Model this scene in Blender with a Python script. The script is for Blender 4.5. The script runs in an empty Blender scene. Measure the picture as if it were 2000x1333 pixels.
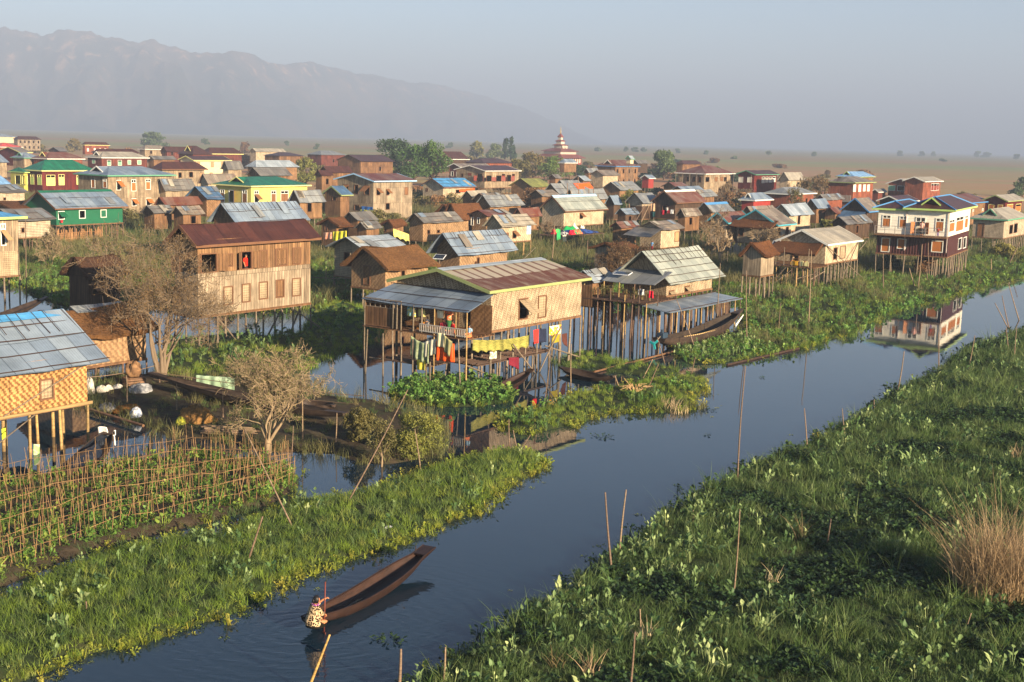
import bpy, math, random
import numpy as np
from mathutils import Vector, Matrix, Quaternion
rnd = random.Random(7)
nprs = np.random.RandomState(11)
SC = bpy.context.scene
COL = SC.collection
# ---------------------------------------------------------------- camera model (pixels of the 2000 x 1333 photograph)
PF, PCX, PCY, CAMH = 2500.0, 1000.0, 666.5, 13.0
PITCH = math.atan(392.9 / PF); ROLL = math.radians(1.575)
CAM = Vector((0, 0, CAMH))
CFW = Vector((0, math.cos(PITCH), -math.sin(PITCH)))
_u0 = Vector((0, math.sin(PITCH), math.cos(PITCH))); _r0 = Vector((1, 0, 0))
CR = (_r0 * math.cos(ROLL) + _u0 * math.sin(ROLL)).normalized()
CU = (_u0 * math.cos(ROLL) - _r0 * math.sin(ROLL)).normalized()
def ray(px, py): return (CFW * PF + CR * (px - PCX) - CU * (py - PCY)).normalized()
def at(px, py, z=0.0):
    d = ray(px, py); return CAM + d * ((z - CAMH) / d.z)
def proj(p):
    v = Vector(p) - CAM; b = v.dot(CFW)
    return PCX + PF * v.dot(CR) / b, PCY - PF * v.dot(CU) / b
def horizon_dir(px):
    d = ray(px, 246 + .0275 * px); d.z = 0; return d.normalized()
def solve_x(P, d, px):
    v = P - CAM; a0, b0, ar, bf = v.dot(CR), v.dot(CFW), d.dot(CR), d.dot(CFW); k = px - PCX
    return (k * b0 - PF * a0) / (PF * ar - k * bf)
def solve_y(P, d, py):
    v = P - CAM; u0, b0, uz, bz = v.dot(CU), v.dot(CFW), d.dot(CU), d.dot(CFW); k = -(py - PCY) / PF
    return (k * b0 - u0) / (uz - k * bz)
ZUP = Vector((0, 0, 1))
def height_at(P, py): return solve_y(Vector(P), ZUP, py)
def plane_hit(px, py, P, n):
    d = ray(px, py); return CAM + d * ((P - CAM).dot(n) / d.dot(n))
def inview(xy, z=0.3, m=120):
    v = np.column_stack([xy[:, 0], xy[:, 1], np.full(len(xy), z - CAMH)])
    b = v @ np.array(CFW); a = v @ np.array(CR); u = v @ np.array(CU)
    px = PCX + PF * a / np.maximum(b, .1); py = PCY - PF * u / np.maximum(b, .1)
    return (b > 1) & (px > -m) & (px < 2000 + m) & (py < 1333 + m * 1.4)
# ---------------------------------------------------------------- mesh builder
class MB:
    def __init__(s): s.v = []; s.f = []; s.uv = []; s.m = []
    def poly(s, pts, m=0, uv=None):
        i = len(s.v); s.v += [tuple(p) for p in pts]; s.f.append(tuple(range(i, i + len(pts)))); s.m.append(m)
        if uv is None:
            a = Vector(pts[0]); e = (Vector(pts[1]) - a); e = e.normalized() if e.length > 1e-9 else Vector((1, 0, 0))
            n = e.cross(Vector(pts[-1]) - a); g = n.cross(e); g = g.normalized() if g.length > 1e-9 else ZUP
            uv = [((Vector(p) - a).dot(e), (Vector(p) - a).dot(g)) for p in pts]
        s.uv += uv
    def fbox(s, O, U, N, u0, u1, n0, n1, v0, v1, m=0, V=None):
        V = V or ZUP; O, U, N = Vector(O), Vector(U), Vector(N)
        P = lambda u, n, v: O + U * u + N * n + V * v
        for q in (((u0,n1,v0),(u1,n1,v0),(u1,n1,v1),(u0,n1,v1)), ((u1,n0,v0),(u0,n0,v0),(u0,n0,v1),(u1,n0,v1)),
                  ((u0,n0,v0),(u0,n1,v0),(u0,n1,v1),(u0,n0,v1)), ((u1,n1,v0),(u1,n0,v0),(u1,n0,v1),(u1,n1,v1)),
                  ((u0,n1,v1),(u1,n1,v1),(u1,n0,v1),(u0,n0,v1)), ((u0,n0,v0),(u1,n0,v0),(u1,n1,v0),(u0,n1,v0))):
            s.poly([P(*c) for c in q], m)
    def box(s, x0, x1, y0, y1, z0, z1, m=0): s.fbox((0,0,0), (1,0,0), (0,1,0), x0, x1, y0, y1, z0, z1, m)
    def tube(s, pts, rad, n=6, m=0, cap=True):
        pts = [Vector(p) for p in pts]; rings = []; k = len(pts)
        for i, p in enumerate(pts):
            d = (pts[min(i + 1, k - 1)] - pts[max(i - 1, 0)]); d = d.normalized() if d.length > 1e-9 else ZUP
            a = d.cross(Vector((.31, .17, .93)) if abs(d.z) < .9 else Vector((1, .1, 0))).normalized(); b = d.cross(a)
            r = rad[i] if hasattr(rad, '__len__') else rad
            base = len(s.v); s.v += [tuple(p + (a * math.cos(t) + b * math.sin(t)) * r) for t in (2 * math.pi * j / n for j in range(n))]
            rings.append(base)
        for i in range(k - 1):
            for j in range(n):
                s.f.append((rings[i] + j, rings[i] + (j + 1) % n, rings[i + 1] + (j + 1) % n, rings[i + 1] + j)); s.m.append(m)
                s.uv += [(j / n, i), ((j + 1) / n, i), ((j + 1) / n, i + 1), (j / n, i + 1)]
        if cap:
            s.f.append(tuple(rings[0] + j for j in range(n))[::-1]); s.m.append(m); s.uv += [(0, 0)] * n
            s.f.append(tuple(rings[-1] + j for j in range(n))); s.m.append(m); s.uv += [(0, 0)] * n
    def grid(s, P, nu, nv, m=0, uvs=None):
        base = len(s.v)
        for j in range(nv + 1):
            for i in range(nu + 1): s.v.append(tuple(P(i / nu, j / nv)))
        for j in range(nv):
            for i in range(nu):
                a = base + j * (nu + 1) + i; s.f.append((a, a + 1, a + nu + 2, a + nu + 1)); s.m.append(m)
                for (x, y) in ((i, j), (i + 1, j), (i + 1, j + 1), (i, j + 1)):
                    s.uv.append((x / nu * (uvs[0] if uvs else 1), y / nv * (uvs[1] if uvs else 1)))
    def mesh(s, name, mats, smooth=False):
        me = bpy.data.meshes.new(name); me.from_pydata(s.v, [], s.f)
        me.uv_layers.new(name='UVMap').data.foreach_set('uv', np.array(s.uv, dtype=np.float32).ravel())
        for m in mats: me.materials.append(m)
        me.polygons.foreach_set('material_index', s.m)
        if smooth: me.polygons.foreach_set('use_smooth', [True] * len(s.f))
        me.update(); return me
    def build(s, name, mats, parent=None, smooth=False):
        if not isinstance(mats, (list, tuple)): mats = [mats]
        o = bpy.data.objects.new(name, s.mesh(name, mats, smooth)); COL.objects.link(o)
        if parent is not None: o.parent = parent
        return o
def np_mesh(name, V, Fq, mat, parent=None, smooth=False, link=True):
    """fast quads / tris mesh from numpy arrays"""
    me = bpy.data.meshes.new(name); k = Fq.shape[1]
    me.vertices.add(len(V)); me.vertices.foreach_set('co', np.asarray(V, dtype=np.float32).ravel())
    me.loops.add(Fq.size); me.loops.foreach_set('vertex_index', Fq.astype(np.int32).ravel())
    me.polygons.add(len(Fq)); me.polygons.foreach_set('loop_start', np.arange(0, Fq.size, k, dtype=np.int32))
    if smooth: me.polygons.foreach_set('use_smooth', np.ones(len(Fq), dtype=bool))
    me.update(calc_edges=True)
    for m in (mat if isinstance(mat, (list, tuple)) else [mat]): me.materials.append(m)
    o = bpy.data.objects.new(name, me)
    if link: COL.objects.link(o)
    if parent is not None: o.parent = parent
    return o
LABELS = {}
def tag(o, label, cat, group=None, kind=None):
    o['label'] = label; o['category'] = cat
    if group: o['group'] = group
    if kind: o['kind'] = kind
    return o
def thing(name, label, cat, loc=(0, 0, 0), rz=0.0, group=None):
    o = bpy.data.objects.new(name, None); COL.objects.link(o); o.location = loc; o.rotation_euler = (0, 0, rz)
    o.empty_display_size = .3
    return tag(o, label, cat, group)
def struct(o, kind='structure'): o['kind'] = kind; return o
# ---------------------------------------------------------------- node helper
class NB:
    def __init__(s, name):
        s.mat = bpy.data.materials.new(name); s.mat.use_nodes = True; s.t = s.mat.node_tree; s.t.nodes.clear()
        s.out = s.n('ShaderNodeOutputMaterial')
    def n(s, ty, ins=None, **kw):
        o = s.t.nodes.new(ty)
        for k, v in kw.items(): setattr(o, k, v)
        for k, v in (ins or {}).items(): s.set(o.inputs[k], v)
        return o
    def set(s, sock, v):
        if isinstance(v, bpy.types.NodeSocket): s.t.links.new(v, sock)
        else:
            if hasattr(sock, 'default_value'):
                if isinstance(v, (tuple, list)) and len(v) == 3 and sock.type == 'RGBA': v = (*v, 1)
                sock.default_value = v
    def math(s, op, a, b=0.0, c=0.0):
        o = s.n('ShaderNodeMath', operation=op); s.set(o.inputs[0], a); s.set(o.inputs[1], b); s.set(o.inputs[2], c); return o.outputs[0]
    def mix(s, f, a, b, bt='MIX'):
        o = s.n('ShaderNodeMix', data_type='RGBA', blend_type=bt); s.set(o.inputs[0], f); s.set(o.inputs[6], a); s.set(o.inputs[7], b); return o.outputs[2]
    def ramp(s, f, stops):
        o = s.n('ShaderNodeValToRGB', {'Fac': f}); e = o.color_ramp.elements
        while len(e) < len(stops): e.new(.5)
        for el, (p, c) in zip(e, stops): el.position = p; el.color = (*c, 1) if hasattr(c, '__len__') else (c, c, c, 1)
        return o.outputs[0]
    def uv(s): return s.n('ShaderNodeUVMap', uv_map='UVMap').outputs[0]
    def mapv(s, vec, sc=(1, 1, 1), rot=(0, 0, 0)):
        return s.n('ShaderNodeMapping', {'Vector': vec, 'Scale': sc, 'Rotation': rot}).outputs[0]
    def noise(s, vec, sc, det=3.0, rough=.55): return s.n('ShaderNodeTexNoise', {'Vector': vec, 'Scale': sc, 'Detail': det, 'Roughness': rough}).outputs[0]
    def geo(s): return s.n('ShaderNodeNewGeometry').outputs['Position']
    def oc(s): return s.n('ShaderNodeTexCoord').outputs['Object']
    def orand(s): return s.n('ShaderNodeObjectInfo').outputs['Random']
    def bump(s, h, st=.3, d=.02): return s.n('ShaderNodeBump', {'Height': h, 'Strength': st, 'Distance': d}).outputs[0]
    def bsdf(s, col, rough=.7, spec=.3, metal=0.0, normal=None, **kw):
        b = s.n('ShaderNodeBsdfPrincipled', {'Base Color': col, 'Roughness': rough, 'Specular IOR Level': spec, 'Metallic': metal})
        if normal is not None: s.set(b.inputs['Normal'], normal)
        for k, v in kw.items(): s.set(b.inputs[k], v)
        s.t.links.new(b.outputs[0], s.out.inputs[0]); return s.mat
MATS = {}
def memo(f):
    def g(*a):
        k = (f.__name__,) + a
        if k not in MATS: MATS[k] = f(*a)
        return MATS[k]
    return g
def C(h):   # sRGB hex -> linear
    h = h.lstrip('#'); o = []
    for i in (0, 2, 4):
        c = int(h[i:i + 2], 16) / 255; o.append(c / 12.92 if c <= .04045 else ((c + .055) / 1.055) ** 2.4)
    return tuple(o)
def mul(c, k): return tuple(x * k for x in c)
@memo
def m_metal(c1, c2, rust, sh):
    b = NB('corrugated_metal'); uv = b.uv(); rd = b.orand()
    off = b.n('ShaderNodeVectorMath', {0: uv, 1: b.n('ShaderNodeCombineXYZ', {'X': b.math('MULTIPLY', rd, 37.0), 'Y': 0.0}).outputs[0]}, operation='ADD').outputs[0]
    br = b.n('ShaderNodeTexBrick', {'Vector': off, 'Color1': C(c1), 'Color2': C(c2), 'Mortar': mul(C(c2), .45), 'Scale': 1.0, 'Mortar Size': .02, 'Bias': 0.0, 'Brick Width': .85, 'Row Height': sh}, offset=0.0).outputs[0]
    g = b.noise(off, .55, 5, .65); col = b.mix(1.0, br, b.ramp(g, [(.25, .55), (.75, 1.25)]), 'MULTIPLY')
    st = b.noise(b.mapv(off, (2.6, .35, 1)), 1.0, 5, .7)
    rf = b.ramp(st, [(.66 - rust * .5, 0.0), (.76 - rust * .45, 1.0)])
    big = b.ramp(b.noise(off, .35, 2), [(.42, 0.0), (.6, 1.0)])
    rf2 = b.math('MULTIPLY', rf, b.math('MAXIMUM', big, .25 + rust * .5))
    col = b.mix(b.math('MULTIPLY', rf2, min(1.0, .25 + rust)), col, b.mix(g, C('4a2318'), C('6e3a26')))
    w = b.n('ShaderNodeTexWave', {'Vector': off, 'Scale': 2.6, 'Distortion': 0.0}, bands_direction='X').outputs[1]
    return b.bsdf(col, .48, .35, .1, b.bump(w, .35, .02))
@memo
def m_paintroof(c):
    b = NB('painted_metal_roof'); uv = b.uv()
    g = b.noise(uv, .7, 5, .65); col = b.mix(1.0, C(c), b.ramp(g, [(.25, .5), (.75, 1.3)]), 'MULTIPLY')
    br = b.n('ShaderNodeTexBrick', {'Vector': uv, 'Color1': (1, 1, 1), 'Color2': (.78, .78, .78), 'Mortar': (.45, .45, .45), 'Scale': 1.0, 'Mortar Size': .02, 'Brick Width': .9, 'Row Height': 3.1}, offset=0.0).outputs[0]
    st = b.ramp(b.noise(b.mapv(uv, (3, .3, 1)), 1.0, 4, .7), [(.45, 1.0), (.75, .5)])
    col = b.mix(1.0, b.mix(1.0, col, br, 'MULTIPLY'), st, 'MULTIPLY')
    w = b.n('ShaderNodeTexWave', {'Vector': uv, 'Scale': 2.6}, bands_direction='X').outputs[1]
    return b.bsdf(col, .45, .4, 0.0, b.bump(w, .3, .02))
@memo
def m_thatch(c1, c2):
    b = NB('thatch'); uv = b.uv(); p = b.oc()
    n1 = b.noise(b.mapv(uv, (16, 2.2, 1)), 1.0, 5, .7); n2 = b.noise(p, .9, 4)
    n3 = b.noise(p, 7.0, 3, .7)
    col = b.mix(n1, mul(C(c2), .55), C(c1)); col = b.mix(b.ramp(n2, [(.35, 0.0), (.7, .75)]), col, C(c2))
    col = b.mix(1.0, col, b.ramp(n3, [(.3, .5), (.7, 1.3)]), 'MULTIPLY')
    return b.bsdf(col, .95, .08, 0.0, b.bump(n1, 1.0, .08))
@memo
def m_plank(c1, c2, w):
    b = NB('wood_planks'); uv = b.uv()
    br = b.n('ShaderNodeTexBrick', {'Vector': uv, 'Color1': C(c1), 'Color2': C(c2), 'Mortar': mul(C(c2), .35), 'Scale': 1.0, 'Mortar Size': .012, 'Brick Width': w, 'Row Height': 2.3}, offset=.37).outputs[0]
    s1 = b.noise(b.mapv(uv, (7, .5, 1)), 1.0, 5, .7); s2 = b.noise(uv, .5, 4)
    col = b.mix(1.0, br, b.ramp(s1, [(.3, .42), (.7, 1.3)]), 'MULTIPLY'); col = b.mix(1.0, col, b.ramp(s2, [(.3, .5), (.7, 1.2)]), 'MULTIPLY')
    return b.bsdf(col, .82, .15, 0.0, b.bump(s1, .4, .02))
def _xor(b, x, y): return b.math('ABSOLUTE', b.math('SUBTRACT', x, y))
@memo
def m_weave(c1, c2, p, kind):
    b = NB('woven_bamboo'); uv = b.uv(); sp = b.n('ShaderNodeSeparateXYZ', {0: uv}); u, v = sp.outputs[0], sp.outputs[1]
    st = lambda x, k: b.math('LESS_THAN', b.math('FRACT', b.math('ADD', b.math('DIVIDE', x, k), 200.0)), .5)
    if kind == 'diamond':
        f = _xor(b, st(b.math('ADD', u, v), p), st(b.math('SUBTRACT', u, v), p))
    elif kind == 'chevron':
        z = b.math('ABSOLUTE', b.math('SUBTRACT', b.math('FRACT', b.math('DIVIDE', u, p * 1.8)), .5))
        t = b.math('ADD', v, b.math('MULTIPLY', z, p * 2.6))
        f = _xor(b, st(t, p), st(b.math('ADD', u, b.math('MULTIPLY', v, .3)), p * .45))
        f = b.math('MULTIPLY', f, st(t, p * .5)) if False else f
    else:
        ro = b.math('FLOOR', b.math('DIVIDE', v, p * .5)); sh = b.math('MULTIPLY', b.math('MODULO', b.math('ADD', ro, 400.0), 3.0), p * .34)
        wob = b.math('MULTIPLY', b.math('SUBTRACT', b.noise(uv, 2.2, 3), .5), p * 1.6); f = st(b.math('ADD', b.math('ADD', u, sh), wob), p * 1.35)
    n = b.noise(uv, 1.1, 5, .65); n2 = b.noise(uv, 14.0, 2)
    f = b.math('ADD', b.math('MULTIPLY', f, .8), b.math('MULTIPLY', b.math('SUBTRACT', n2, .5), .7))
    f.node.use_clamp = True
    col = b.mix(f, C(c1), C(c2)); col = b.mix(1.0, col, b.ramp(n, [(.28, .5), (.72, 1.2)]), 'MULTIPLY')
    sm = b.ramp(b.math('FRACT', b.math('DIVIDE', b.math('ADD', u, 40.0), 1.35)), [(0.0, .55), (.035, 1.0), (.965, 1.0), (1.0, .55)])
    col = b.mix(1.0, col, sm, 'MULTIPLY')
    return b.bsdf(col, .8, .2, 0.0, b.bump(f, .4, .015))
@memo
def m_paint(c, rough=.6, line=0.0):
    b = NB('painted_surface'); uv = b.uv(); n = b.noise(uv, 1.3, 5, .65)
    col = b.mix(1.0, C(c), b.ramp(n, [(.25, .78), (.75, 1.08)]), 'MULTIPLY')
    if line:
        v = b.n('ShaderNodeSeparateXYZ', {0: uv}).outputs[1]
        col = b.mix(1.0, col, b.ramp(b.math('FRACT', b.math('DIVIDE', b.math('ADD', v, 30.0), line)), [(0.0, .6), (.1, 1.0), (.95, 1.0), (1.0, .6)]), 'MULTIPLY')
    return b.bsdf(col, rough, .3)
@memo
def m_corr(c):
    b = NB('corrugated_wall'); uv = b.uv(); n = b.noise(b.mapv(uv, (2, .6, 1)), 1.0, 5, .65)
    w = b.n('ShaderNodeTexWave', {'Vector': uv, 'Scale': 1.1}, bands_direction='X').outputs[1]
    col = b.mix(1.0, C(c), b.ramp(n, [(.25, .65), (.75, 1.2)]), 'MULTIPLY')
    return b.bsdf(b.mix(w, mul(C(c), .5), col), .5, .3, 0.0, b.bump(w, .6, .05))
@memo
def m_bamboo(c1, c2):
    b = NB('bamboo_pole'); p = b.oc(); z = b.n('ShaderNodeSeparateXYZ', {0: p}).outputs[2]
    rd = b.orand(); ring = b.ramp(b.math('FRACT', b.math('MULTIPLY', z, 9.0)), [(0.0, .45), (.06, 1.0), (.94, 1.0), (1.0, .45)])
    n = b.noise(b.mapv(p, (.6, .6, 14)), 1.0, 4)
    col = b.mix(rd, C(c1), C(c2)); col = b.mix(1.0, col, b.ramp(n, [(.3, .55), (.7, 1.2)]), 'MULTIPLY')
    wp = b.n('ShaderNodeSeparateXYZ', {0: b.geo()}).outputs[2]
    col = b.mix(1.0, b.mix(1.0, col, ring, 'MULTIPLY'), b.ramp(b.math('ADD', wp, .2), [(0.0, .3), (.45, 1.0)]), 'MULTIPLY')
    return b.bsdf(col, .65, .25)
@memo
def m_wood(c, k=1.0):
    b = NB('weathered_wood'); p = b.oc(); n = b.noise(b.mapv(p, (3 * k, 3 * k, 3 * k)), 1.0, 6, .7); n2 = b.noise(b.mapv(p, (1, 9, 9)), 1.0, 4)
    col = b.mix(1.0, C(c), b.ramp(n, [(.3, .5), (.7, 1.35)]), 'MULTIPLY'); col = b.mix(1.0, col, b.ramp(n2, [(.3, .7), (.7, 1.2)]), 'MULTIPLY')
    return b.bsdf(col, .6, .3, 0.0, b.bump(n, .4, .02))
@memo
def m_cloth(c, c2=None, sc=6.0):
    b = NB('cloth'); p = b.oc(); n = b.noise(p, sc, 3)
    col = b.mix(b.ramp(n, [(.46, 0.0), (.54, 1.0)]), C(c), C(c2 or c))
    return b.bsdf(b.mix(1.0, col, b.ramp(b.noise(p, 2.0, 3), [(.3, .8), (.7, 1.1)]), 'MULTIPLY'), .9, .1)
@memo
def m_plain(c, rough=.6, spec=.3):
    b = NB('plain_surface'); n = b.noise(b.oc(), 3.0, 4)
    return b.bsdf(b.mix(1.0, C(c), b.ramp(n, [(.3, .82), (.7, 1.1)]), 'MULTIPLY'), rough, spec)
@memo
def m_leaf(c1, c2, c3, tr):
    """leaf: colour drifts over the ground, from plant to plant, and a little light passes through"""
    b = NB('leaf'); p = b.geo(); rd = b.orand()
    n = b.noise(p, .22, 4, .6); n2 = b.noise(p, 2.3, 3)
    col = b.mix(b.ramp(n, [(.35, 0.0), (.65, 1.0)]), C(c1), C(c2)); col = b.mix(b.ramp(rd, [(.55, 0.0), (1.0, .8)]), col, C(c3))
    col = b.mix(1.0, col, b.ramp(n2, [(.25, .6), (.75, 1.3)]), 'MULTIPLY')
    d = b.n('ShaderNodeBsdfPrincipled', {'Base Color': col, 'Roughness': .55, 'Specular IOR Level': .25}).outputs[0]
    t = b.n('ShaderNodeBsdfTranslucent', {'Color': col}).outputs[0]
    mx = b.n('ShaderNodeMixShader', {0: tr, 1: d, 2: t}).outputs[0]; b.t.links.new(mx, b.out.inputs[0]); return b.mat
@memo
def m_bark(c):
    b = NB('bark'); n = b.noise(b.mapv(b.oc(), (4, 4, 1.2)), 1.5, 5, .7)
    return b.bsdf(b.mix(n, mul(C(c), .5), mul(C(c), 1.25)), .9, .1, 0.0, b.bump(n, .6, .04))
def clay(name, cols, sc):
    b = NB(name); p = b.geo(); n = b.noise(p, sc, 6, .65); n2 = b.noise(p, sc * 7, 4, .7)
    col = b.ramp(n, [(.3, cols[0]), (.5, cols[1]), (.7, cols[2])])
    return b.bsdf(b.mix(1.0, col, b.ramp(n2, [(.3, .6), (.7, 1.25)]), 'MULTIPLY'), .95, .1, 0.0, b.bump(n2, .5, .05))
# ================================================================ houses
RM = {
 'gry': lambda: m_metal('868885', '717477', .12, 1.9), 'blg': lambda: m_metal('828e99', '6a798a', .08, 1.9),
 'pal': lambda: m_metal('9fa398', '8d938b', .08, 2.1), 'dk': lambda: m_metal('77736c', '5f5d5a', .25, 1.9),
 'bn': lambda: m_metal('8b8071', '6f675c', .35, 1.9), 'rs': lambda: m_metal('8d8577', '6f4a3c', .8, 1.9),
 'lt': lambda: m_metal('9ea6ac', '848f97', .05, 1.9), 'tan': lambda: m_metal('a39a88', '958d7d', .1, 2.4),
 'mar': lambda: m_paintroof('47281f'), 'mar2': lambda: m_paintroof('592c24'), 'grn': lambda: m_paintroof('15694c'),
 'blu': lambda: m_paintroof('4c8fc0'), 'lbl': lambda: m_paintroof('7fa9d2'), 'red': lambda: m_paintroof('d84a34'), 'navy': lambda: m_paintroof('4a6684'),
 'yel': lambda: m_metal('8f8f45', '6e7038', .1, 1.5), 'tho': lambda: m_thatch('8a633e', '593e28'), 'thb': lambda: m_thatch('7d5233', '4a3122'),
 'thd': lambda: m_thatch('5f4433', '3c2b22')}
WM = {
 'pt': lambda: m_plank('a89478', '897660', .2), 'po': lambda: m_plank('94714f', '785b41', .2), 'pb': lambda: m_plank('8a6748', '6b4e37', .2),
 'pg': lambda: m_plank('a5937b', '8b7a65', .22), 'pd': lambda: m_plank('5d4838', '453528', .2), 'pr': lambda: m_plank('743f33', '60342b', .2),
 'por': lambda: m_plank('96563f', '804936', .2), 'pm': lambda: m_plank('6d2a24', '5a211d', .2),
 'mt': lambda: m_weave('b8a488', '97846a', .3, 'basket'), 'mo': lambda: m_weave('997b5a', '785c42', .26, 'basket'), 'mg': lambda: m_weave('a89476', '83715a', .3, 'diamond'),
 'mb': lambda: m_weave('8d6b4a', '6b4f37', .26, 'basket'),
 'dia': lambda: m_weave('c0ae94', '5f5040', .34, 'diamond'), 'chev': lambda: m_weave('b09c80', '665440', .22, 'chevron'), 'bsk': lambda: m_weave('b98a56', '5c3c20', .2, 'basket'),
 'grn': lambda: m_paint('14583c'), 'yel': lambda: m_paint('c0b463', .6), 'wht': lambda: m_paint('e3dccb', .6, .28), 'cor': lambda: m_corr('4a2622'), 'red': lambda: m_paint('8a3029'),
 'ylg': lambda: m_paint('aca04a', .6), 'crm': lambda: m_paint('c9b694', .7)}
TR = {'g': '5a8f72', 'lg': '9fb868', 'b': '4a82b4', 'w': 'd8d6cc', 'y': 'd6cf86', 'tl': '4a9aa8', 'yg': '8c9560', 'br': '6a4a34', 'lb': '9cc4e4'}
def trimm(k): return m_paint(TR[k], .55)
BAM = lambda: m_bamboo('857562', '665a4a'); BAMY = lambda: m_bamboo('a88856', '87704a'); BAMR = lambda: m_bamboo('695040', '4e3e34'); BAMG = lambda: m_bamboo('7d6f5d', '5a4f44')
DKW = lambda: m_wood('3a2a20'); MIDW = lambda: m_wood('6d4f36')
SHUT = lambda c: m_paint({'o': 'a0622f', 'b': '7a5436', 'g': '7ab08a', 'lg': 'a8c070', 'w': 'd8d2c0', 'r': '7a3428', 't': 'a88660'}[c], .6)
_POLE = {}
def pole_mesh(mat):
    if mat.name not in _POLE:
        mb = MB(); n = 10; mb.tube([(0, 0, i / n) for i in range(n + 1)], [1 - .18 * i / n for i in range(n + 1)], 8)
        _POLE[mat.name] = mb.mesh('pole', [mat], True)
    return _POLE[mat.name]
def pole(name, p0, p1, r, mat, parent=None):
    o = bpy.data.objects.new(name, pole_mesh(mat)); COL.objects.link(o)
    p0, p1 = Vector(p0), Vector(p1); d = p1 - p0
    o.location = p0; o.rotation_mode = 'QUATERNION'; o.rotation_quaternion = d.to_track_quat('Z', 'Y'); o.scale = (r, r, d.length)
    if parent is not None: o.parent = parent
    return o
class House:
    def loc(s, P):
        v = Vector(P) - s.B0; return Vector((v.dot(s.d1), v.dot(s.d2), v.z))
    def wld(s, p): return s.B0 + s.d1 * p[0] + s.d2 * p[1] + ZUP * p[2]
    def hit(s, px, py, ax, val):
        n = (s.d1, s.d2, ZUP)[ax]; P = s.B0 + n * val
        return s.loc(plane_hit(px, py, P, n))
def holes_wall(mb, O, U, w, h, holes, m=0):
    O, U = Vector(O), Vector(U)
    us = sorted({0.0, w, *[min(max(x, 0), w) for q in holes for x in (q[0], q[2])]}); vs = sorted({0.0, h, *[min(max(x, 0), h) for q in holes for x in (q[1], q[3])]})
    for i in range(len(us) - 1):
        for j in range(len(vs) - 1):
            cu, cv = (us[i] + us[i + 1]) / 2, (vs[j] + vs[j + 1]) / 2
            if us[i+1] - us[i] < 1e-5 or vs[j+1] - vs[j] < 1e-5 or any(q[0] < cu < q[2] and q[1] < cv < q[3] for q in holes): continue
            a, b2, c, d = us[i], us[i + 1], vs[j], vs[j + 1]
            mb.poly([O + U * a + ZUP * c, O + U * b2 + ZUP * c, O + U * b2 + ZUP * d, O + U * a + ZUP * d], m, [(a, c), (b2, c), (b2, d), (a, d)])
def window(par, O, U, N, q, ty, fr, sh, far=False):
    """one window or door: frame is the part, its leaves / panel are sub-parts. ty: shut, cas(ement open), awn(ing), dark, lat(tice), door"""
    u0, v0, u1, v1 = q; w, h = u1 - u0, v1 - v0; t = min(.07, w * .16)
    nm = 'door' if ty.startswith('door') else 'window'
    mb = MB()
    for a in ((u0, u0 + t, v0, v1), (u1 - t, u1, v0, v1), (u0 + t, u1 - t, v1 - t, v1), (u0 + t, u1 - t, v0, v0 + t)):
        mb.fbox(O, U, N, a[0], a[1], -.06, .045, a[2], a[3])
    if ty in ('shut', 'cas', 'awn2') and h > 1.25 and not far:
        mb.fbox(O, U, N, u0 + t, u1 - t, -.05, .04, v0 + h * .72, v0 + h * .72 + t); mb.fbox(O, U, N, (u0 + u1) / 2 - t / 2, (u0 + u1) / 2 + t / 2, -.05, .035, v0 + h * .72 + t, v1 - t)
    f = mb.build(nm, fr, par)
    top = v0 + h * .71 if (h > 1.25 and ty in ('shut', 'cas', 'awn2')) else v1 - t
    def leaf(name, fbx):
        k = MB(); fbx(k); return k.build(name, sh, f)
    g = .012
    if ty == 'shut':
        for (a, b2) in ((u0 + t + g, (u0 + u1) / 2 - g), ((u0 + u1) / 2 + g, u1 - t - g)):
            def bx(k):
                k.fbox(O, U, N, a, b2, -.02, .02, v0 + t + g, top - g)
                k.fbox(O, U, N, a + .06, b2 - .06, .02, .032, v0 + t + h * .08, v0 + h * .36); k.fbox(O, U, N, a + .06, b2 - .06, .02, .032, v0 + h * .42, top - h * .06)
            leaf('shutter', bx)
    elif ty == 'cas':
        lw = w * .5
        for sgn, uu in ((-1, u0), (1, u1)):
            dU = (Vector(U) * sgn * .8 + Vector(N) * .6).normalized()
            def bx(k): k.fbox(Vector(O) + Vector(U) * uu, dU, dU.cross(ZUP), 0, lw, -.015, .015, v0 + t, top)
            leaf('shutter', bx)
    elif ty in ('awn', 'awn2'):
        V = (Vector(N) * .8 - ZUP * .6).normalized(); hl = (top - v0) * .95
        def bx(k): k.fbox(Vector(O) + ZUP * (top - .03) + Vector(N) * .06, U, V.cross(Vector(U)), u0, u1, -.015, .015, 0, hl, V=V)
        leaf('awning_shutter', bx)
        e = Vector(O) + Vector(U) * ((u0 + u1) / 2)
        pole('prop_stick', e + ZUP * (v0 + .05) + Vector(N) * .05, e + ZUP * (top - hl * .58) + Vector(N) * (.05 + hl * .76), .015, BAM(), f)
    elif ty in ('lat', 'door', 'panel'):
        def bx(k): k.fbox(O, U, N, u0 + t + g, u1 - t - g, -.025, .0, v0 + t + g, v1 - t - g)
        leaf('lattice' if ty == 'lat' else 'panel', bx)
    elif ty == 'doorajar':
        dU = (Vector(U) * -.75 + Vector(N) * .66).normalized()
        def bx(k): k.fbox(Vector(O) + Vector(U) * u0, dU, dU.cross(ZUP), 0, w, -.02, .02, v0 + .02, v1)
        leaf('panel', bx)
    return f
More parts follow.
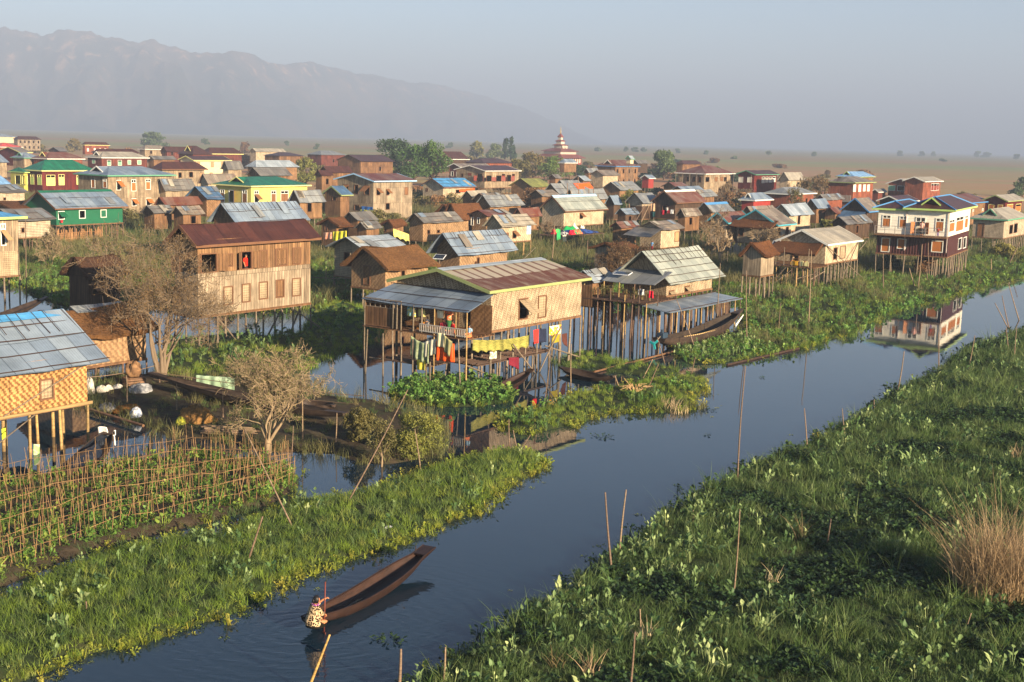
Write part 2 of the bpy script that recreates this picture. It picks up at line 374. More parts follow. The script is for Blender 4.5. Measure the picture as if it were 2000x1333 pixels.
def roof_slab(mb, e0, e1, r1, r0, th, nx, ny, amp, m=0):
    """thick sheet e0-e1 (eave) to r0-r1 (ridge) with a little sag and waviness"""
    e0, e1, r0, r1 = map(Vector, (e0, e1, r0, r1)); n = (e1 - e0).cross(r0 - e0).normalized()
    if n.z < 0: n = -n
    L = (e1 - e0).length; S = (r0 - e0).length; ph = rnd.random() * 9
    def P(u, v, up):
        p = (e0.lerp(e1, u)).lerp(r0.lerp(r1, u), v)
        wv = amp * (math.sin(u * L * 1.3 + ph) * .6 + math.sin(u * L * .55 + ph * 2 + v * 3)) - amp * 1.2 * math.sin(math.pi * u)
        edge = amp * .9 * math.sin(u * L * 2.7 + ph) * (1 - v)
        return p + n * (wv + (th if up else 0)) - (r0 - e0).normalized() * edge
    mb.grid(lambda u, v: P(u, v, True), nx, ny, m, (L, S)); mb.grid(lambda u, v: P(u, 1 - v, False), nx, ny, m, (L, S))
    for (a, b2) in (((0, 0), (1, 0)), ((1, 0), (1, 1)), ((0, 1), (0, 0))):
        k = nx if a[1] == b2[1] else ny
        for i in range(k):
            q0 = (a[0] + (b2[0] - a[0]) * i / k, a[1] + (b2[1] - a[1]) * i / k); q1 = (a[0] + (b2[0] - a[0]) * (i + 1) / k, a[1] + (b2[1] - a[1]) * (i + 1) / k)
            mb.poly([P(*q0, False), P(*q1, False), P(*q1, True), P(*q0, True)], m)
def hip_roof(T, rmat, L, W, ze, rise, hx, gablet=None, cap=None, trim=None, off=(0, 0, 0), th=.045):
    """hipped roof over L x W with its hips, optional little gable on the front slope, capping strips and eave boards"""
    zr = ze + rise; made = []; rb = MB()
    r0, r1 = Vector((hx, W / 2, zr)), Vector((L - hx, W / 2, zr)); e = [Vector((0, 0, ze)), Vector((L, 0, ze)), Vector((L, W, ze)), Vector((0, W, ze))]
    if r1.x < r0.x: r0.x = r1.x = L / 2
    for dz in (0, th):
        z = ZUP * dz
        for f in ([e[0], e[1], r1, r0], [e[2], e[3], r0, r1], [e[3], e[0], r0], [e[1], e[2], r1]): rb.poly([p + z for p in f])
    for i in range(4): rb.poly([e[i], e[(i + 1) % 4], e[(i + 1) % 4] + ZUP * th, e[i] + ZUP * th])
    ro = rb.build('roof', rmat, T); made.append(ro)
    if gablet:
        gx0 = hx * .38; zb = ze + rise * .38 + th; zt = zr - .02 + th; hwid = W * .16
        g = MB(); g.poly([(gx0 + .12, W / 2 - hwid, zb), (gx0 + .12, W / 2 + hwid, zb), (gx0 + .12, W / 2, zt - .06)]); made.append(g.build('gablet', DKW(), T))
        g = MB()
        for sg in (-1, 1): g.poly([(gx0 - .2, W / 2 + sg * hwid * 1.15, zb - .08), (gx0 - .2, W / 2, zt), (hx * 1.02, W / 2, zt), (hx * 1.02, W / 2 + sg * hwid * .12, zt - .12 * rise)])
        made.append(g.build('gablet_roof', rmat, T)); g = MB()
        for sg in (-1, 1):
            V = Vector((0, -sg * hwid * 1.15, zt - zb + .08)); ln = V.length; V.normalize(); g.fbox((gx0 - .25, W / 2 + sg * hwid * 1.15, zb - .08), V, (-1, 0, 0), 0, ln, -.08, .04, -.05, .08, V=Vector((1, 0, 0)).cross(V))
        made.append(g.build('gablet_trim', trimm(gablet), T))
    if cap:
        g = MB()
        for (a, b2) in ((e[0], r0), (e[3], r0), (e[1], r1), (r0, r1)):
            if (a - b2).length > .05: g.tube([a + ZUP * (th + .01), b2 + ZUP * (th + .01)], .085, 6)
        made.append(g.build('hip_capping', trimm(cap), T))
    if trim:
        t = MB(); q = .16
        for (O2, U2, N2, ln) in (((0, 0, ze), (1, 0, 0), (0, -1, 0), L), ((0, 0, ze), (0, 1, 0), (-1, 0, 0), W), ((L, 0, ze), (0, 1, 0), (1, 0, 0), W)): t.fbox(O2, U2, N2, -.035, ln + .035, .003, .035, -q + .04, th + .02)
        made.append(t.build('trim', trimm(trim), T))
    for o in made: o.location = off
    return ro
def house(label, B, Cx, A, Ry, ze, zf, rm, wm, name='stilt_house', cat='house', group=None, vp=2800, anchor='B', L=None, W=None, hz=None, ox=.45, oy=.5,
          kind='gable', wr=(), wg=(), nr=0, ng=0, wt='shut', fr='w', sh='b', trim=None, bat=0, st=1, far=0, rise=None, wall2=None, tex=None, hipx=None, gablet=None, cap=None, under=None, slit=None):
    """B, Cx, A: photo pixels of the near eave corner, the far end of the long eave, the far end of the gable eave; Ry: pixel row of the ridge over the gable"""
    h = House(); h.d1 = horizon_dir(vp); h.d2 = Vector((-h.d1.y, h.d1.x, 0))
    P = at(B[0], B[1], ze)
    if anchor == 'C': P = P - h.d1 * L
    elif L is None: L = solve_x(P, h.d1, Cx)
    if W is None: W = solve_x(P, h.d2, A)
    h.B0 = Vector((P.x, P.y, 0)); h.L, h.W, h.ze, h.zf = L, W, ze, zf
    if rise is None:
        if anchor == 'C': rise = solve_y(P + h.d2 * (W / 2) + h.d1 * L, ZUP, Ry)
        else: rise = solve_y(P + h.d2 * (W / 2) + (h.d1 * (hipx if hipx else 0)), ZUP, Ry)
    rise = min(max(rise, .12 * W), .8 * W); h.rise = rise; zr = ze + rise; sl = rise / (W / 2)
    T = thing(name, label, cat, h.B0, math.atan2(h.d1.y, h.d1.x), group); h.T = T
    th = .22 if rm.startswith('th') else .045
    rmat = RM[rm](); wmat = WM[wm]()
    ox = min(ox, L * .12); oy = min(oy, W * .15); h.ox, h.oy = ox, oy
    wt0 = ze + (sl * oy if kind == 'gable' else .02) - .03; hw = wt0 - zf; h.hw = hw
    O_r, U_r, N_r = Vector((ox, oy, zf)), Vector((1, 0, 0)), Vector((0, -1, 0))
    O_g, U_g, N_g = Vector((ox, oy, zf)), Vector((0, 1, 0)), Vector((-1, 0, 0))
    LW, WW = L - 2 * ox, W - 2 * oy
    win_r, win_g = [], []
    for (a, b2, c, d, ty) in wr:
        p, q = h.hit(a, b2, 1, oy), h.hit(c, d, 1, oy)
        win_r.append((min(p.x, q.x) - ox, max(min(p.z, q.z) - zf, .02), max(p.x, q.x) - ox, min(max(p.z, q.z) - zf, hw - .08), ty))
    for (a, b2, c, d, ty) in wg:
        p, q = h.hit(a, b2, 0, ox), h.hit(c, d, 0, ox)
        win_g.append((min(p.y, q.y) - oy, max(min(p.z, q.z) - zf, .02), max(p.y, q.y) - oy, min(max(p.z, q.z) - zf, hw - .08), ty))
    storeys = 2 if hw > 4.0 else 1
    def auto(n, wid, out):
        for s_ in range(storeys):
            hh = hw / storeys; b0 = s_ * hh + hh * .3
            for i in range(n):
                c = wid * (i + .5 + rnd.uniform(-.12, .12)) / n; ww = min(.85, wid / n * .5); out.append((c - ww / 2, b0, c + ww / 2, min(b0 + min(1.25, hh * .5), hw - .1), rnd.choice(wt.split(','))))
    auto(nr, LW, win_r); auto(ng, WW, win_g)
    mb = MB(); mw = [wmat] + ([WM[wall2[0]]()] if wall2 else [])
    def wall_strip(O, U, wd, hs):
        if not wall2: holes_wall(mb, O, U, wd, hw, hs)
        else:
            zs = wall2[1] * hw
            lo = [(q[0], q[1], q[2], min(q[3], zs)) for q in hs if q[1] < zs]; hi = [(q[0], max(q[1] - zs, 0), q[2], q[3] - zs) for q in hs if q[3] > zs]
            holes_wall(mb, O, U, wd, zs, lo, 1); holes_wall(mb, Vector(O) + ZUP * zs, U, wd, hw - zs, hi, 0)
    wall_strip(O_r, U_r, LW, [q[:4] for q in win_r]); wall_strip(O_g, U_g, WW, [q[:4] for q in win_g])
    holes_wall(mb, (L - ox, oy, zf), (0, 1, 0), WW, hw, []); holes_wall(mb, (ox, W - oy, zf), (1, 0, 0), LW, hw, [])
    if kind == 'gable':
        for x in (ox, L - ox):
            mb.poly([(x, oy, wt0), (x, W - oy, wt0), (x, W / 2, zr - .04)], 0, [(0, hw), (WW, hw), (WW / 2, hw + rise)])
    mb.build('wall', mw, T)
    fl = MB(); fl.box(ox - .05, L - ox + .05, oy - .05, W - oy + .05, zf - .13, zf - .01); fl.build('floor', MIDW(), T)
    frm = trimm(fr) if fr in TR else SHUT(fr); shm = SHUT(sh) if sh in 'obglgwrt' else WM[sh]()
    for q in win_r: window(T, O_r, U_r, N_r, q[:4], q[4], frm, WM['mg']() if q[4] == 'lat' else shm, far)
    for q in win_g: window(T, O_g, U_g, N_g, q[:4], q[4], frm, WM['mg']() if q[4] == 'lat' else shm, far)
    rb = MB(); nx = 10 if not far else 6; amp = .04 if th < .1 else .08
    if far: amp *= .6
    if kind == 'gable':
        roof_slab(rb, (0, 0, ze), (L, 0, ze), (L, W / 2, zr), (0, W / 2, zr), th, nx, 4, amp)
        roof_slab(rb, (L, W, ze), (0, W, ze), (0, W / 2, zr), (L, W / 2, zr), th, nx, 4, amp)
    else:
        pass
    if kind == 'gable': ro = rb.build('roof', rmat, T)
    elif kind == 'hip': ro = hip_roof(T, rmat, L, W, ze, rise, hipx or min(W / 2 * .9, L * .45), gablet, cap, trim)
    else: ro = None
    h.roof = ro
    if trim and kind == 'gable':
        t = MB(); q = .16
        if True:
            for x, nn in ((0, -1), (L, 1)):
                for sg, y0 in ((1, 0), (-1, W)):
                    V = Vector((0, sg * W / 2, rise)); ln = V.length; V.normalize(); K = Vector((1, 0, 0)).cross(V); K = K if K.z > 0 else -K
                    t.fbox((x, y0, ze), V, (nn, 0, 0), 0, ln, .003, .04, -q + .05, th + .03, V=K)
            t.fbox((0, 0, ze), (1, 0, 0), (0, -1, 0), -.04, L + .04, .003, .035, -q + .06, th + .01)
        t.build('trim', trimm(trim), T)
    if cap and kind == 'gable':
        t = MB()
        for sg in (-1, 1):
            V = Vector((0, sg * W / 2, -rise)).normalized()
            K = Vector((1, 0, 0)).cross(V); K = K if K.z > 0 else -K
            t.fbox((0, W / 2, zr + .02), V, (1, 0, 0), -.02, .42, 0, L, th, th + .02, V=K)
        t.build('ridge_cap', trimm(cap) if cap in TR else RM[cap](), T)
    # bamboo battens tied over the sheets
    for i in range(bat):
        f = (i + .12) / bat if bat > 1 else .5
        p0 = Vector((-.05, W / 2 * f, ze + rise * f + th + .03)); p1 = Vector((L + .05, W / 2 * f, ze + rise * f + th + .03))
        b3 = MB(); k = 7
        b3.tube([p0.lerp(p1, j / k) + ZUP * rnd.uniform(-.015, .03) for j in range(k + 1)], .022, 5); b3.build('batten', DKW(), ro)
    if not far and kind == 'gable' and not rm.startswith('th') and bat and rm != 'pal':
        for i in range(2):   # odd sheets laid over leaks
            x = rnd.uniform(.05, .85) * L; f0 = rnd.uniform(.05, .6); rr = rnd.uniform(-.1, .1); Vs = Vector((0, W / 2, rise)).normalized(); Us = Vector((1, 0, 0)); K = Us.cross(Vs); U2 = (Us * math.cos(rr) + Vs * math.sin(rr)); V2 = K.cross(U2)
            g = MB(); g.fbox(Vector((x, W / 2 * f0, ze + rise * f0)), U2, V2, 0, rnd.uniform(.75, .95), 0, min(rnd.uniform(1.2, 2.0), math.hypot(W / 2, rise) * (.97 - f0)), th + .045, th + .06, V=K)
            g.build('patch_sheet', RM[rnd.choice(['gry', 'tan', 'bn', 'blg'])](), ro)
    if slit:
        for i in range(slit):
            x = L * (i + .5 + rnd.uniform(-.3, .3)) / slit; f0 = rnd.uniform(.5, .72); dx = rnd.uniform(-.08, .08)
            b3 = MB(); b3.tube([(x, W / 2 + .1, zr + th - .02), (x + dx * .3, W / 2 * .99, zr + th + .05), (x + dx, W / 2 * f0, ze + rise * f0 + th + .03)], .017, 4); b3.build('ridge_stick', DKW(), ro)
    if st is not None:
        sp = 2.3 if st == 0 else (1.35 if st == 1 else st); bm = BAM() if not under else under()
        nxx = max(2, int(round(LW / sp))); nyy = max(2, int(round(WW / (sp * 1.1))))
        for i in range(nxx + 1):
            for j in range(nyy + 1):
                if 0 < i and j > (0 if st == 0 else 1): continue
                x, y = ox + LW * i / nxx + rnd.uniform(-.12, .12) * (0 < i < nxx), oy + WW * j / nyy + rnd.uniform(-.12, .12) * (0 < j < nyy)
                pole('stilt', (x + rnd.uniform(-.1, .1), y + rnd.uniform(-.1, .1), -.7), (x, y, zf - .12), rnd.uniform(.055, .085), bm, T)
    return h
# ================================================================ the village, near to far
HS = {}
# --- near houses
HS['n1'] = house('basket weave house with a blue ridge strip on its grey roof, by the trellis', (215, 705.5), None, None, 607, 3.55, 1.86, 'blg', 'bsk',
    anchor='C', L=9.5, W=6.2, wr=[(76, 742, 106, 779, 'lat')], fr='br', bat=4, slit=16, cap='blu', under=BAMY, oy=.6, ox=.7)
HS['n2'] = house('low hut with a golden brown thatched roof, tucked behind the blue ridged basket weave house', (310, 645), None, None, 598, 2.45, .95, 'tho', 'mo', name='thatched_hut', cat='hut',
    anchor='C', L=5.6, W=4.6, fr='br', under=BAMR)
HS['n3'] = house('tall two-storey plank house under a maroon roof, with the big bare tree beside it', (383, 482), 626.5, 318, 441, 6.25, 1.98, 'mar', 'po', wall2=('pg', .56), ox=.5, oy=.75,
    wr=[(391, 496, 424, 532, 'cas'), (438, 496, 455, 521, 'shut'), (470, 491, 492, 526, 'cas'), (506, 489, 522, 522, 'shut'), (537, 486, 561, 519, 'shut'), (571, 484, 587, 516, 'shut'),
        (436, 560, 455, 595, 'lat'), (472, 555, 489, 590, 'lat'), (505, 551, 523, 584, 'lat'), (538, 547, 555, 581, 'panel'), (570, 544, 587, 578, 'lat')],
    wg=[(335, 500, 352, 533, 'shut'), (338, 560, 352, 592, 'panel')], fr='br', sh='pb', st=1.6, bat=0, trim='br', under=BAMG)
HS['n4'] = house('house with a rust-streaked roof, zigzag bamboo mat wall and crowded porch over the water', (956.5, 571), 1154.5, 755.5, 527, 4.95, 2.77, 'rs', 'chev', trim='yg', ox=.55, oy=.3,
    wr=[(1013, 584, 1030, 623, 'awn'), (1051, 578, 1066, 620, 'panel')], wg=[(912, 597, 936, 631, 'dark')], fr='br', sh='mg', st=1.15, under=BAM, cap='lt')
HS['n5'] = house('steep pale sheet-roofed house with a long lean-to over the moored longtail boat', (1310, 557.5), 1417.4, 1191, 492.6, 3.5, 2.65, 'pal', 'chev', ox=.75, oy=.85,
    wr=[(1306, 568, 1315, 592, 'awn'), (1337, 559, 1346, 580, 'awn')], fr='br', sh='mg', bat=5, slit=12, st=.8, under=BAMR)
HS['n6'] = house('cream mat house with a smooth tan roof, crossed wall braces and a thatched awning', (1617, 479), 1686, 1513, 449.5, 4.0, 2.15, 'tan', 'mt', trim='w', ox=.35, oy=.35,
    wr=[(1628, 484, 1634, 507, 'dark'), (1641, 481, 1650, 505, 'panel')], wg=[(1548, 497, 1560, 512, 'dark')], fr='br', sh='mg', st=.9, under=BAM)
HS['n7'] = house('white two-storey house with orange shutters, blue hip cappings and lime green eaves', (1866.6, 412), 1909, 1703, 384, 7.15, 2.4, 'mar', 'wht', name='painted_house', vp=2350, kind='none', rise=2.2, wall2=('cor', .435), oy=.6, ox=.6,
    wg=[(1828, 426, 1843, 453, 'shut'), (1789, 424, 1806, 459, 'cas'), (1757, 422, 1771, 447, 'shut'), (1724, 420, 1739, 445, 'shut'), (1820, 470, 1841, 494, 'panel'), (1753, 466, 1769, 487, 'panel'), (1722, 464, 1737, 493, 'panel')],
    wr=[(1855, 430, 1863, 452, 'shut'), (1868, 425, 1880, 450, 'shut'), (1885, 421, 1889, 445, 'shut'), (1872, 466, 1877, 486, 'dark'), (1882, 464, 1886, 484, 'dark')], fr='w', sh='o', st=1.2, under=BAM)
_h = HS['n7']; _wm = solve_x(_h.B0 + ZUP * 7.15, _h.d2, 1764); _rs = solve_y(_h.B0 + ZUP * 7.15 + _h.d2 * (_wm / 2) + _h.d1 * 2.6, ZUP, 386)
_h.roof = hip_roof(_h.T, RM['mar'](), _h.L, _wm, 7.15, _rs, 2.6, 'lg', 'b', 'lg')
hip_roof(_h.T, RM['mar'](), _h.L * .8, _h.W - _wm + .5, 7.0, _rs * .62, 2.0, None, 'b', 'lg', off=(.25, _wm - .5, -.02))
HS['n8'] = house('lattice woven house under a grey hipped roof edged in green, beside the white two-storey house', (1968, 430.4), 2012, 1892, 409, 4.5, 2.1, 'tan', 'dia', vp=2700, kind='hip', gablet='g', trim='g', ox=.5, oy=.5,
    wg=[(1910, 436, 1921, 463, 'door')], wr=[(1972, 440, 1977, 457, 'dark'), (1981, 437, 1986, 455, 'dark')], fr='br', sh='b', st=1.1)
# --- left side
HS['m1'] = house('green tarpaulin walled house with white framed windows and a grey sheet roof', (108, 408.8), 250.5, 40.5, 374, 3.95, 2.1, 'blg', 'grn', bat=2, wr=[(113, 413, 126, 429, 'awn'), (154, 411, 167, 427, 'dark'), (196, 410, 208, 425, 'panel')], fr='w', sh='grn', st=.8, under=BAMR, trim='br', cap='grn')
HS['m2'] = house('low lattice woven house with a dark grey roof, left of the green walled house', (29, 432), 111, -30, 409.5, 3.3, 1.5, 'dk', 'dia', wr=[(41, 445, 48, 455, 'dark')], fr='br', st=.9, bat=2, under=BAMR)
HS['m3'] = house('brown thatched roof rising behind the lattice woven house and left of the green walled house', (20, 411), 97, -40, 396, 3.6, 2.0, 'thb', 'mb', name='thatched_hut', cat='hut', st=0, far=1)
HS['m4'] = house('two-tone house with a bright blue hipped roof, timber above and woven bamboo below', (53, 424.5), None, None, 400, 6.3, 1.96, 'blu', 'pt', anchor='C', L=9, W=8, kind='hip', trim='lg', wall2=('mg', .42), wr=[(0, 437, 12, 480, 'awn2')], fr='w', sh='t', st=1.4)
HS['m5'] = house('dark weathered hut with a sagging thatched roof, left of the big bare tree', (169.5, 546), 252, 117, 508.5, 2.7, .5, 'thd', 'pd', name='thatched_hut', cat='hut', wr=[(178, 552, 208, 574, 'awn')], fr='br', sh='b', st=1.3, under=BAMG)
HS['m6'] = house('big two-storey bleached plank house with a grey hip roof edged in pale green', (210, 343.5), 344.5, 143, 325.5, 6.45, .9, 'blg', 'pt', name='wooden_house', kind='hip', gablet='w', trim='g', hipx=3.3,
    wr=[(227, 352, 236, 372, 'awn'), (256, 351, 266, 374, 'shut'), (284, 350, 294, 371, 'shut'), (311, 350, 321, 371, 'shut'), (257, 388, 266, 403, 'awn'), (285, 387, 295, 402, 'awn')], wg=[(178, 350, 186, 368, 'door'), (201, 350, 209, 368, 'shut')], fr='w', sh='o', st=0)
HS['m7'] = house('dark red house with a deep green hipped roof and pale green windows', (81, 334), 188, 40.5, 313, 5.0, .9, 'grn', 'pm', name='painted_house', kind='hip', trim='y', hipx=3.0, wr=[(90, 342, 108, 363, 'shut'), (114, 341, 126, 362, 'shut'), (149, 343, 156, 361, 'shut')], wg=[(59, 340, 67, 361, 'shut'), (73, 341, 82, 362, 'shut')], fr='y', sh='lg', st=0)
HS['m7b'] = house('small yellow arched porch wing with a green roof, joined to the dark red house', (48, 337), 58, 16, 327.5, 4.6, .9, 'grn', 'ylg', name='porch_wing', cat='porch', kind='hip', trim='lg', wg=[(29, 342, 41, 361, 'dark'), (43, 343, 54, 361, 'dark')], wr=[], fr='y', st=0)
HS['m8'] = house('bright yellow house with a dark green roof and brown shutters', (490.5, 364.5), 608.5, 413, 346, 5.2, 1.9, 'grn', 'yel', name='painted_house', kind='hip', gablet='y', trim='y', hipx=3.2,
    wr=[(496, 373, 505, 396, 'awn2'), (529, 373, 539, 395, 'shut'), (548, 373, 563, 394, 'shut'), (573, 372, 589, 394, 'shut')], wg=[(430, 370, 439, 396, 'shut'), (447, 371, 457, 396, 'doorajar'), (473, 371, 483, 397, 'shut')], fr='w', sh='b', st=1.6)
HS['m9'] = house('grey sheet roof with a sharp ridge, wedged between the yellow house and the maroon roof', (460, 438.5), 605.5, 403, 398, 4.4, 2.6, 'blg', 'pb', bat=2, slit=16, st=0, oy=.6)
HS['m10'] = house('blue-grey roofed hut half hidden left of the yellow house', (404, 390), 440, 358, 365, 4.0, 1.8, 'navy', 'mb', name='hut', cat='hut', st=0, bat=2)
HS['m11'] = house('low hut with a brown rusted roof behind the top of the big bare tree', (322, 402), 397, 300, 386, 3.3, 1.5, 'rs', 'pb', name='hut', cat='hut', st=0)
HS['m12'] = house('grey roofed hut at the right end of the bleached plank house', (322, 373.5), 385, 300, 350, 4.2, 2.0, 'dk', 'pt', name='hut', cat='hut', st=0, bat=3)
HS['m13'] = house('long pale timber house with a deep maroon roof, behind the bleached plank house', (316.5, 331.5), 406, 292, 316.5, 6.0, 1.5, 'mar', 'pt', name='wooden_house', wr=[(348, 337, 355, 348, 'dark'), (369, 336, 377, 347, 'dark'), (390, 338, 397, 350, 'shut')], fr='br', sh='t', st=0, kind='hip', trim='br', vp=2700)
HS['m14'] = house('cream gabled house with a thin maroon roof and yellow trim, rising behind the yellow house', (378, 313.7), 453, 347, 305, 6.3, 1.5, 'mar', 'crm', name='wooden_house', trim='y', nr=3, ng=1, fr='br', sh='t', st=0, far=1)
HS['m15'] = house('plain grey-roofed hut to the right of the cream gabled house', (445, 332), 477, 430, 314.5, 5.0, 2.5, 'dk', 'pt', name='hut', cat='hut', st=0, far=1)
HS['m16'] = house('brown and grey patched roof just behind the green roof of the yellow house', (406, 360), 468, 385, 340, 4.3, 2.0, 'bn', 'mt', name='hut', cat='hut', st=0, far=1)
HS['m17'] = house('long maroon roofed hall with a rusty wall, leftmost of a row of three maroon roofs', (326, 297), 385, 312, 286.5, 6.0, 2.0, 'mar', 'pr', name='wooden_house', st=0, far=1, ng=1, nr=3, wt='dark', fr='br')
HS['m17b'] = house('maroon hipped roof in the middle of three, topped by a tiny gablet', (377, 302), 416, 345, 285, 6.2, 2.0, 'mar', 'pr', name='wooden_house', kind='hip', gablet='y', st=0, far=1)
HS['m17c'] = house('maroon hall with a bright eave line, rightmost in its row of three maroon roofs', (408, 301), 476, 388, 288.5, 6.2, 2.0, 'mar', 'pr', name='wooden_house', trim='y', st=0, far=1, kind='hip')
HS['m18'] = house('tan house with a striped grey hip roof below the far round tree', (283, 292), 328, 269, 284, 6.4, 2.0, 'bn', 'pt', name='wooden_house', kind='hip', trim='w', nr=2, wt='dark', fr='br', st=0, far=1)
HS['m19'] = house('long dark red house with a grey hip roof and white framed green windows', (198, 308.5), 292.5, 165.8, 296.5, 6.0, 2.2, 'tan', 'pr', name='painted_house', kind='hip', gablet='w', trim='w', wr=[(209, 313, 217, 324, 'shut'), (230, 313, 238, 324, 'shut'), (249, 313, 256, 322, 'shut'), (268, 313, 276, 322, 'shut')], wg=[(180, 312, 186, 320, 'shut')], fr='w', sh='g', st=0, far=1)
HS['m20'] = house('dark maroon roof peeping over the long dark red house', (190, 299), 274, 176, 291, 7.0, 3.0, 'mar', 'pd', name='wooden_house', kind='hip', st=0, far=1)
HS['m21'] = house('long roof half grey and half rust red above an orange wall, far left', (92, 310.7), 166.5, 60, 297.3, 5.6, 2.0, 'rs', 'por', name='wooden_house', kind='hip', gablet='y', st=0, far=1, trim='w')
HS['m22'] = house('pale blue-grey roof with green gable trim over a bleached plank wall, far left', (46.5, 309), 81, 19.5, 298.3, 5.6, 1.5, 'blg', 'pt', name='wooden_house', trim='g', kind='hip', gablet='g', st=0, far=1)
HS['m23'] = house('dark red house with a brown roof, cut by the left frame edge', (40, 298.5), 64, -8, 294, 6.0, 2.5, 'bn', 'pm', name='painted_house', st=0, far=1, trim='y', nr=1)
HS['m24'] = house('bright orange-red hipped roof house at the far left', (0, 287.5), 45.5, -30, 279, 6.2, 3.0, 'red', 'por', name='painted_house', kind='hip', trim='w', nr=5, wt='dark', st=0, far=1)
HS['m25'] = house('pale blue-grey roof over a cream wall, farthest house at the left edge', (-20, 267.3), 36, -60, 261, 6.5, 3.0, 'lt', 'crm', name='wooden_house', kind='hip', st=0, far=1)
HS['m26'] = house('tall pale house with a dark plum roof, standing apart at the far left', (34, 272.5), 81.5, 24, 266.3, 7.0, 2.0, 'mar', 'pg', name='wooden_house', kind='hip', nr=5, wt='dark', fr='br', st=0, far=1)
HS['m27'] = house('solitary far house with a dark plum roof and four white panels along its wall', (165, 283.7), 215, 158, 277.6, 6.5, 3.0, 'mar', 'por', name='wooden_house', kind='hip', nr=4, wt='panel', sh='w', fr='w', trim='y', st=0, far=1)
HS['m28'] = house('small far hut with a charcoal gable roof', (116, 296), 134, 92, 288, 5.0, 2.0, 'dk', 'pd', name='hut', cat='hut', st=0, far=1)
HS['m29'] = house('blue-grey roof cut by the left frame edge, above the lower blue roof', (-25, 317.5), 19, -60, 302, 5.2, 2.0, 'blg', 'pt', name='hut', cat='hut', st=0, far=1)
HS['m30'] = house('faded blue roof cut by the left frame edge, beside the yellow porch wing', (-10, 361), 23, -60, 341, 4.0, 1.5, 'lbl', 'mb', name='hut', cat='hut', st=0, far=1)
HS['m31'] = house('low lattice walled house with a brown-grey roof, just above the bright blue roof', (-20, 377.5), 57, -70, 361.3, 3.6, 1.9, 'dk', 'dia', wr=[(6, 386, 12, 392, 'dark')], fr='br', st=0, bat=2)
# --- centre, middle distance
HS['c9'] = house('tall weathered grey two-storey timber house behind a bare tree', (730.5, 354.7), 814, 651, 342.5, 6.4, .8, 'rs', 'pg', name='wooden_house', trim='lb', wr=[(735, 368, 742, 382, 'awn'), (754, 369, 760, 382, 'awn'), (790, 366, 797, 381, 'panel'), (753, 397, 761, 410, 'dark')], wg=[(672, 360, 681, 380, 'awn'), (692, 361, 700, 380, 'dark'), (711, 362, 722, 382, 'awn'), (692, 400, 702, 412, 'dark')], fr='br', sh='b', st=0)
HS['c10'] = house('narrow dark hut with a lime green bargeboard, left of the grey two-storey house', (667, 382), 690, 627, 364, 4.4, 1.2, 'navy', 'pb', name='hut', cat='hut', trim='yg', wg=[(649, 384, 657, 393, 'dark')], fr='br', st=1.0)
HS['c11'] = house('orange plank hut with a pale grey roof at the right end of the yellow house', (585, 397), 637.5, 560, 372, 4.2, 2.2, 'gry', 'po', name='hut', cat='hut', bat=1, st=1.0, nr=1, wt='dark', fr='br')
HS['c12'] = house('tan hut with a vivid sky blue roof in the middle of the village', (867, 366.7), 931, 819, 348.7, 4.0, 1.6, 'blu', 'mt', name='hut', cat='hut', trim='br', bat=3, wg=[(832, 368, 836, 375, 'dark')], wr=[(890, 371, 899, 378, 'dark')], fr='br', st=1.2)
HS['c13'] = house('long bleached house with a maroon roof and brown casement windows, right of the leafy grove', (948, 334.5), 1018.7, 886, 326, 5.7, 1.8, 'mar', 'pt', name='wooden_house', trim='w', wr=[(950, 343, 960, 355, 'cas'), (969, 343, 979, 355, 'cas'), (980, 340, 986, 352, 'shut'), (990, 342, 998, 355, 'cas'), (1000, 340, 1005, 353, 'shut')], wg=[(932, 339, 942, 355, 'cas'), (914, 338, 921, 344, 'shut'), (900, 339, 905, 347, 'dark')], fr='br', sh='r', st=1.4, far=1)
HS['c14'] = house('maroon roofed barn behind the leafy grove', (862, 311.5), 918, 840, 296.2, 6.2, 2.0, 'mar', 'pd', name='wooden_house', kind='hip', trim='w', st=0, far=1)
HS['c15'] = house('open porch with white posts under a thin grey roof, behind the long bleached house', (899.5, 327), 961, 873, 319.7, 5.6, 2.0, 'bn', 'pr', name='wooden_house', trim='w', st=0, far=1, ng=2, wt='dark', fr='w')
HS['c16'] = house('cluster roof of dark plum sheets below the tall twin trees', (945, 319), 1004, 905, 309.5, 6.0, 2.0, 'mar', 'por', name='wooden_house', kind='hip', st=0, far=1, nr=3, wt='panel', sh='w')
HS['c18'] = house('small orange plank house with a grey roof in front of the pagoda hall', (1103, 318.8), 1129, 1090, 311, 6.2, 3.4, 'blg', 'po', name='wooden_house', kind='hip', st=0, far=1, trim='w')
HS['c19'] = house('hut with a moss yellow striped roof among dry brush', (1040, 366), 1078, 992, 349.5, 4.2, 1.8, 'yel', 'mb', name='hut', cat='hut', st=0, far=1)
HS['c20'] = house('tiny dark gabled hut under the trees, left of the white gabled shack', (1086, 349), 1098, 1069, 341, 4.5, 2.0, 'dk', 'pb', name='hut', cat='hut', st=0, far=1)
HS['c21'] = house('narrow shack with a pale sheet roof above the orange tarp', (1141, 354), 1155.5, 1115, 343.5, 4.8, 2.0, 'lt', 'pb', name='hut', cat='hut', st=0, far=1, nr=1, wt='dark')
HS['c21b'] = house('flat grey roofed shack behind the house with the orange tarp', (1100, 362.5), 1137, 1085, 353, 4.4, 2.0, 'gry', 'pb', name='hut', cat='hut', st=0, far=1)
HS['c22'] = house('grey roofed house with a bright orange tarp spread over one end', (1091.5, 380), 1165, 1057, 359, 4.2, 2.0, 'gry', 'mb', name='hut', cat='hut', st=0, bat=1)
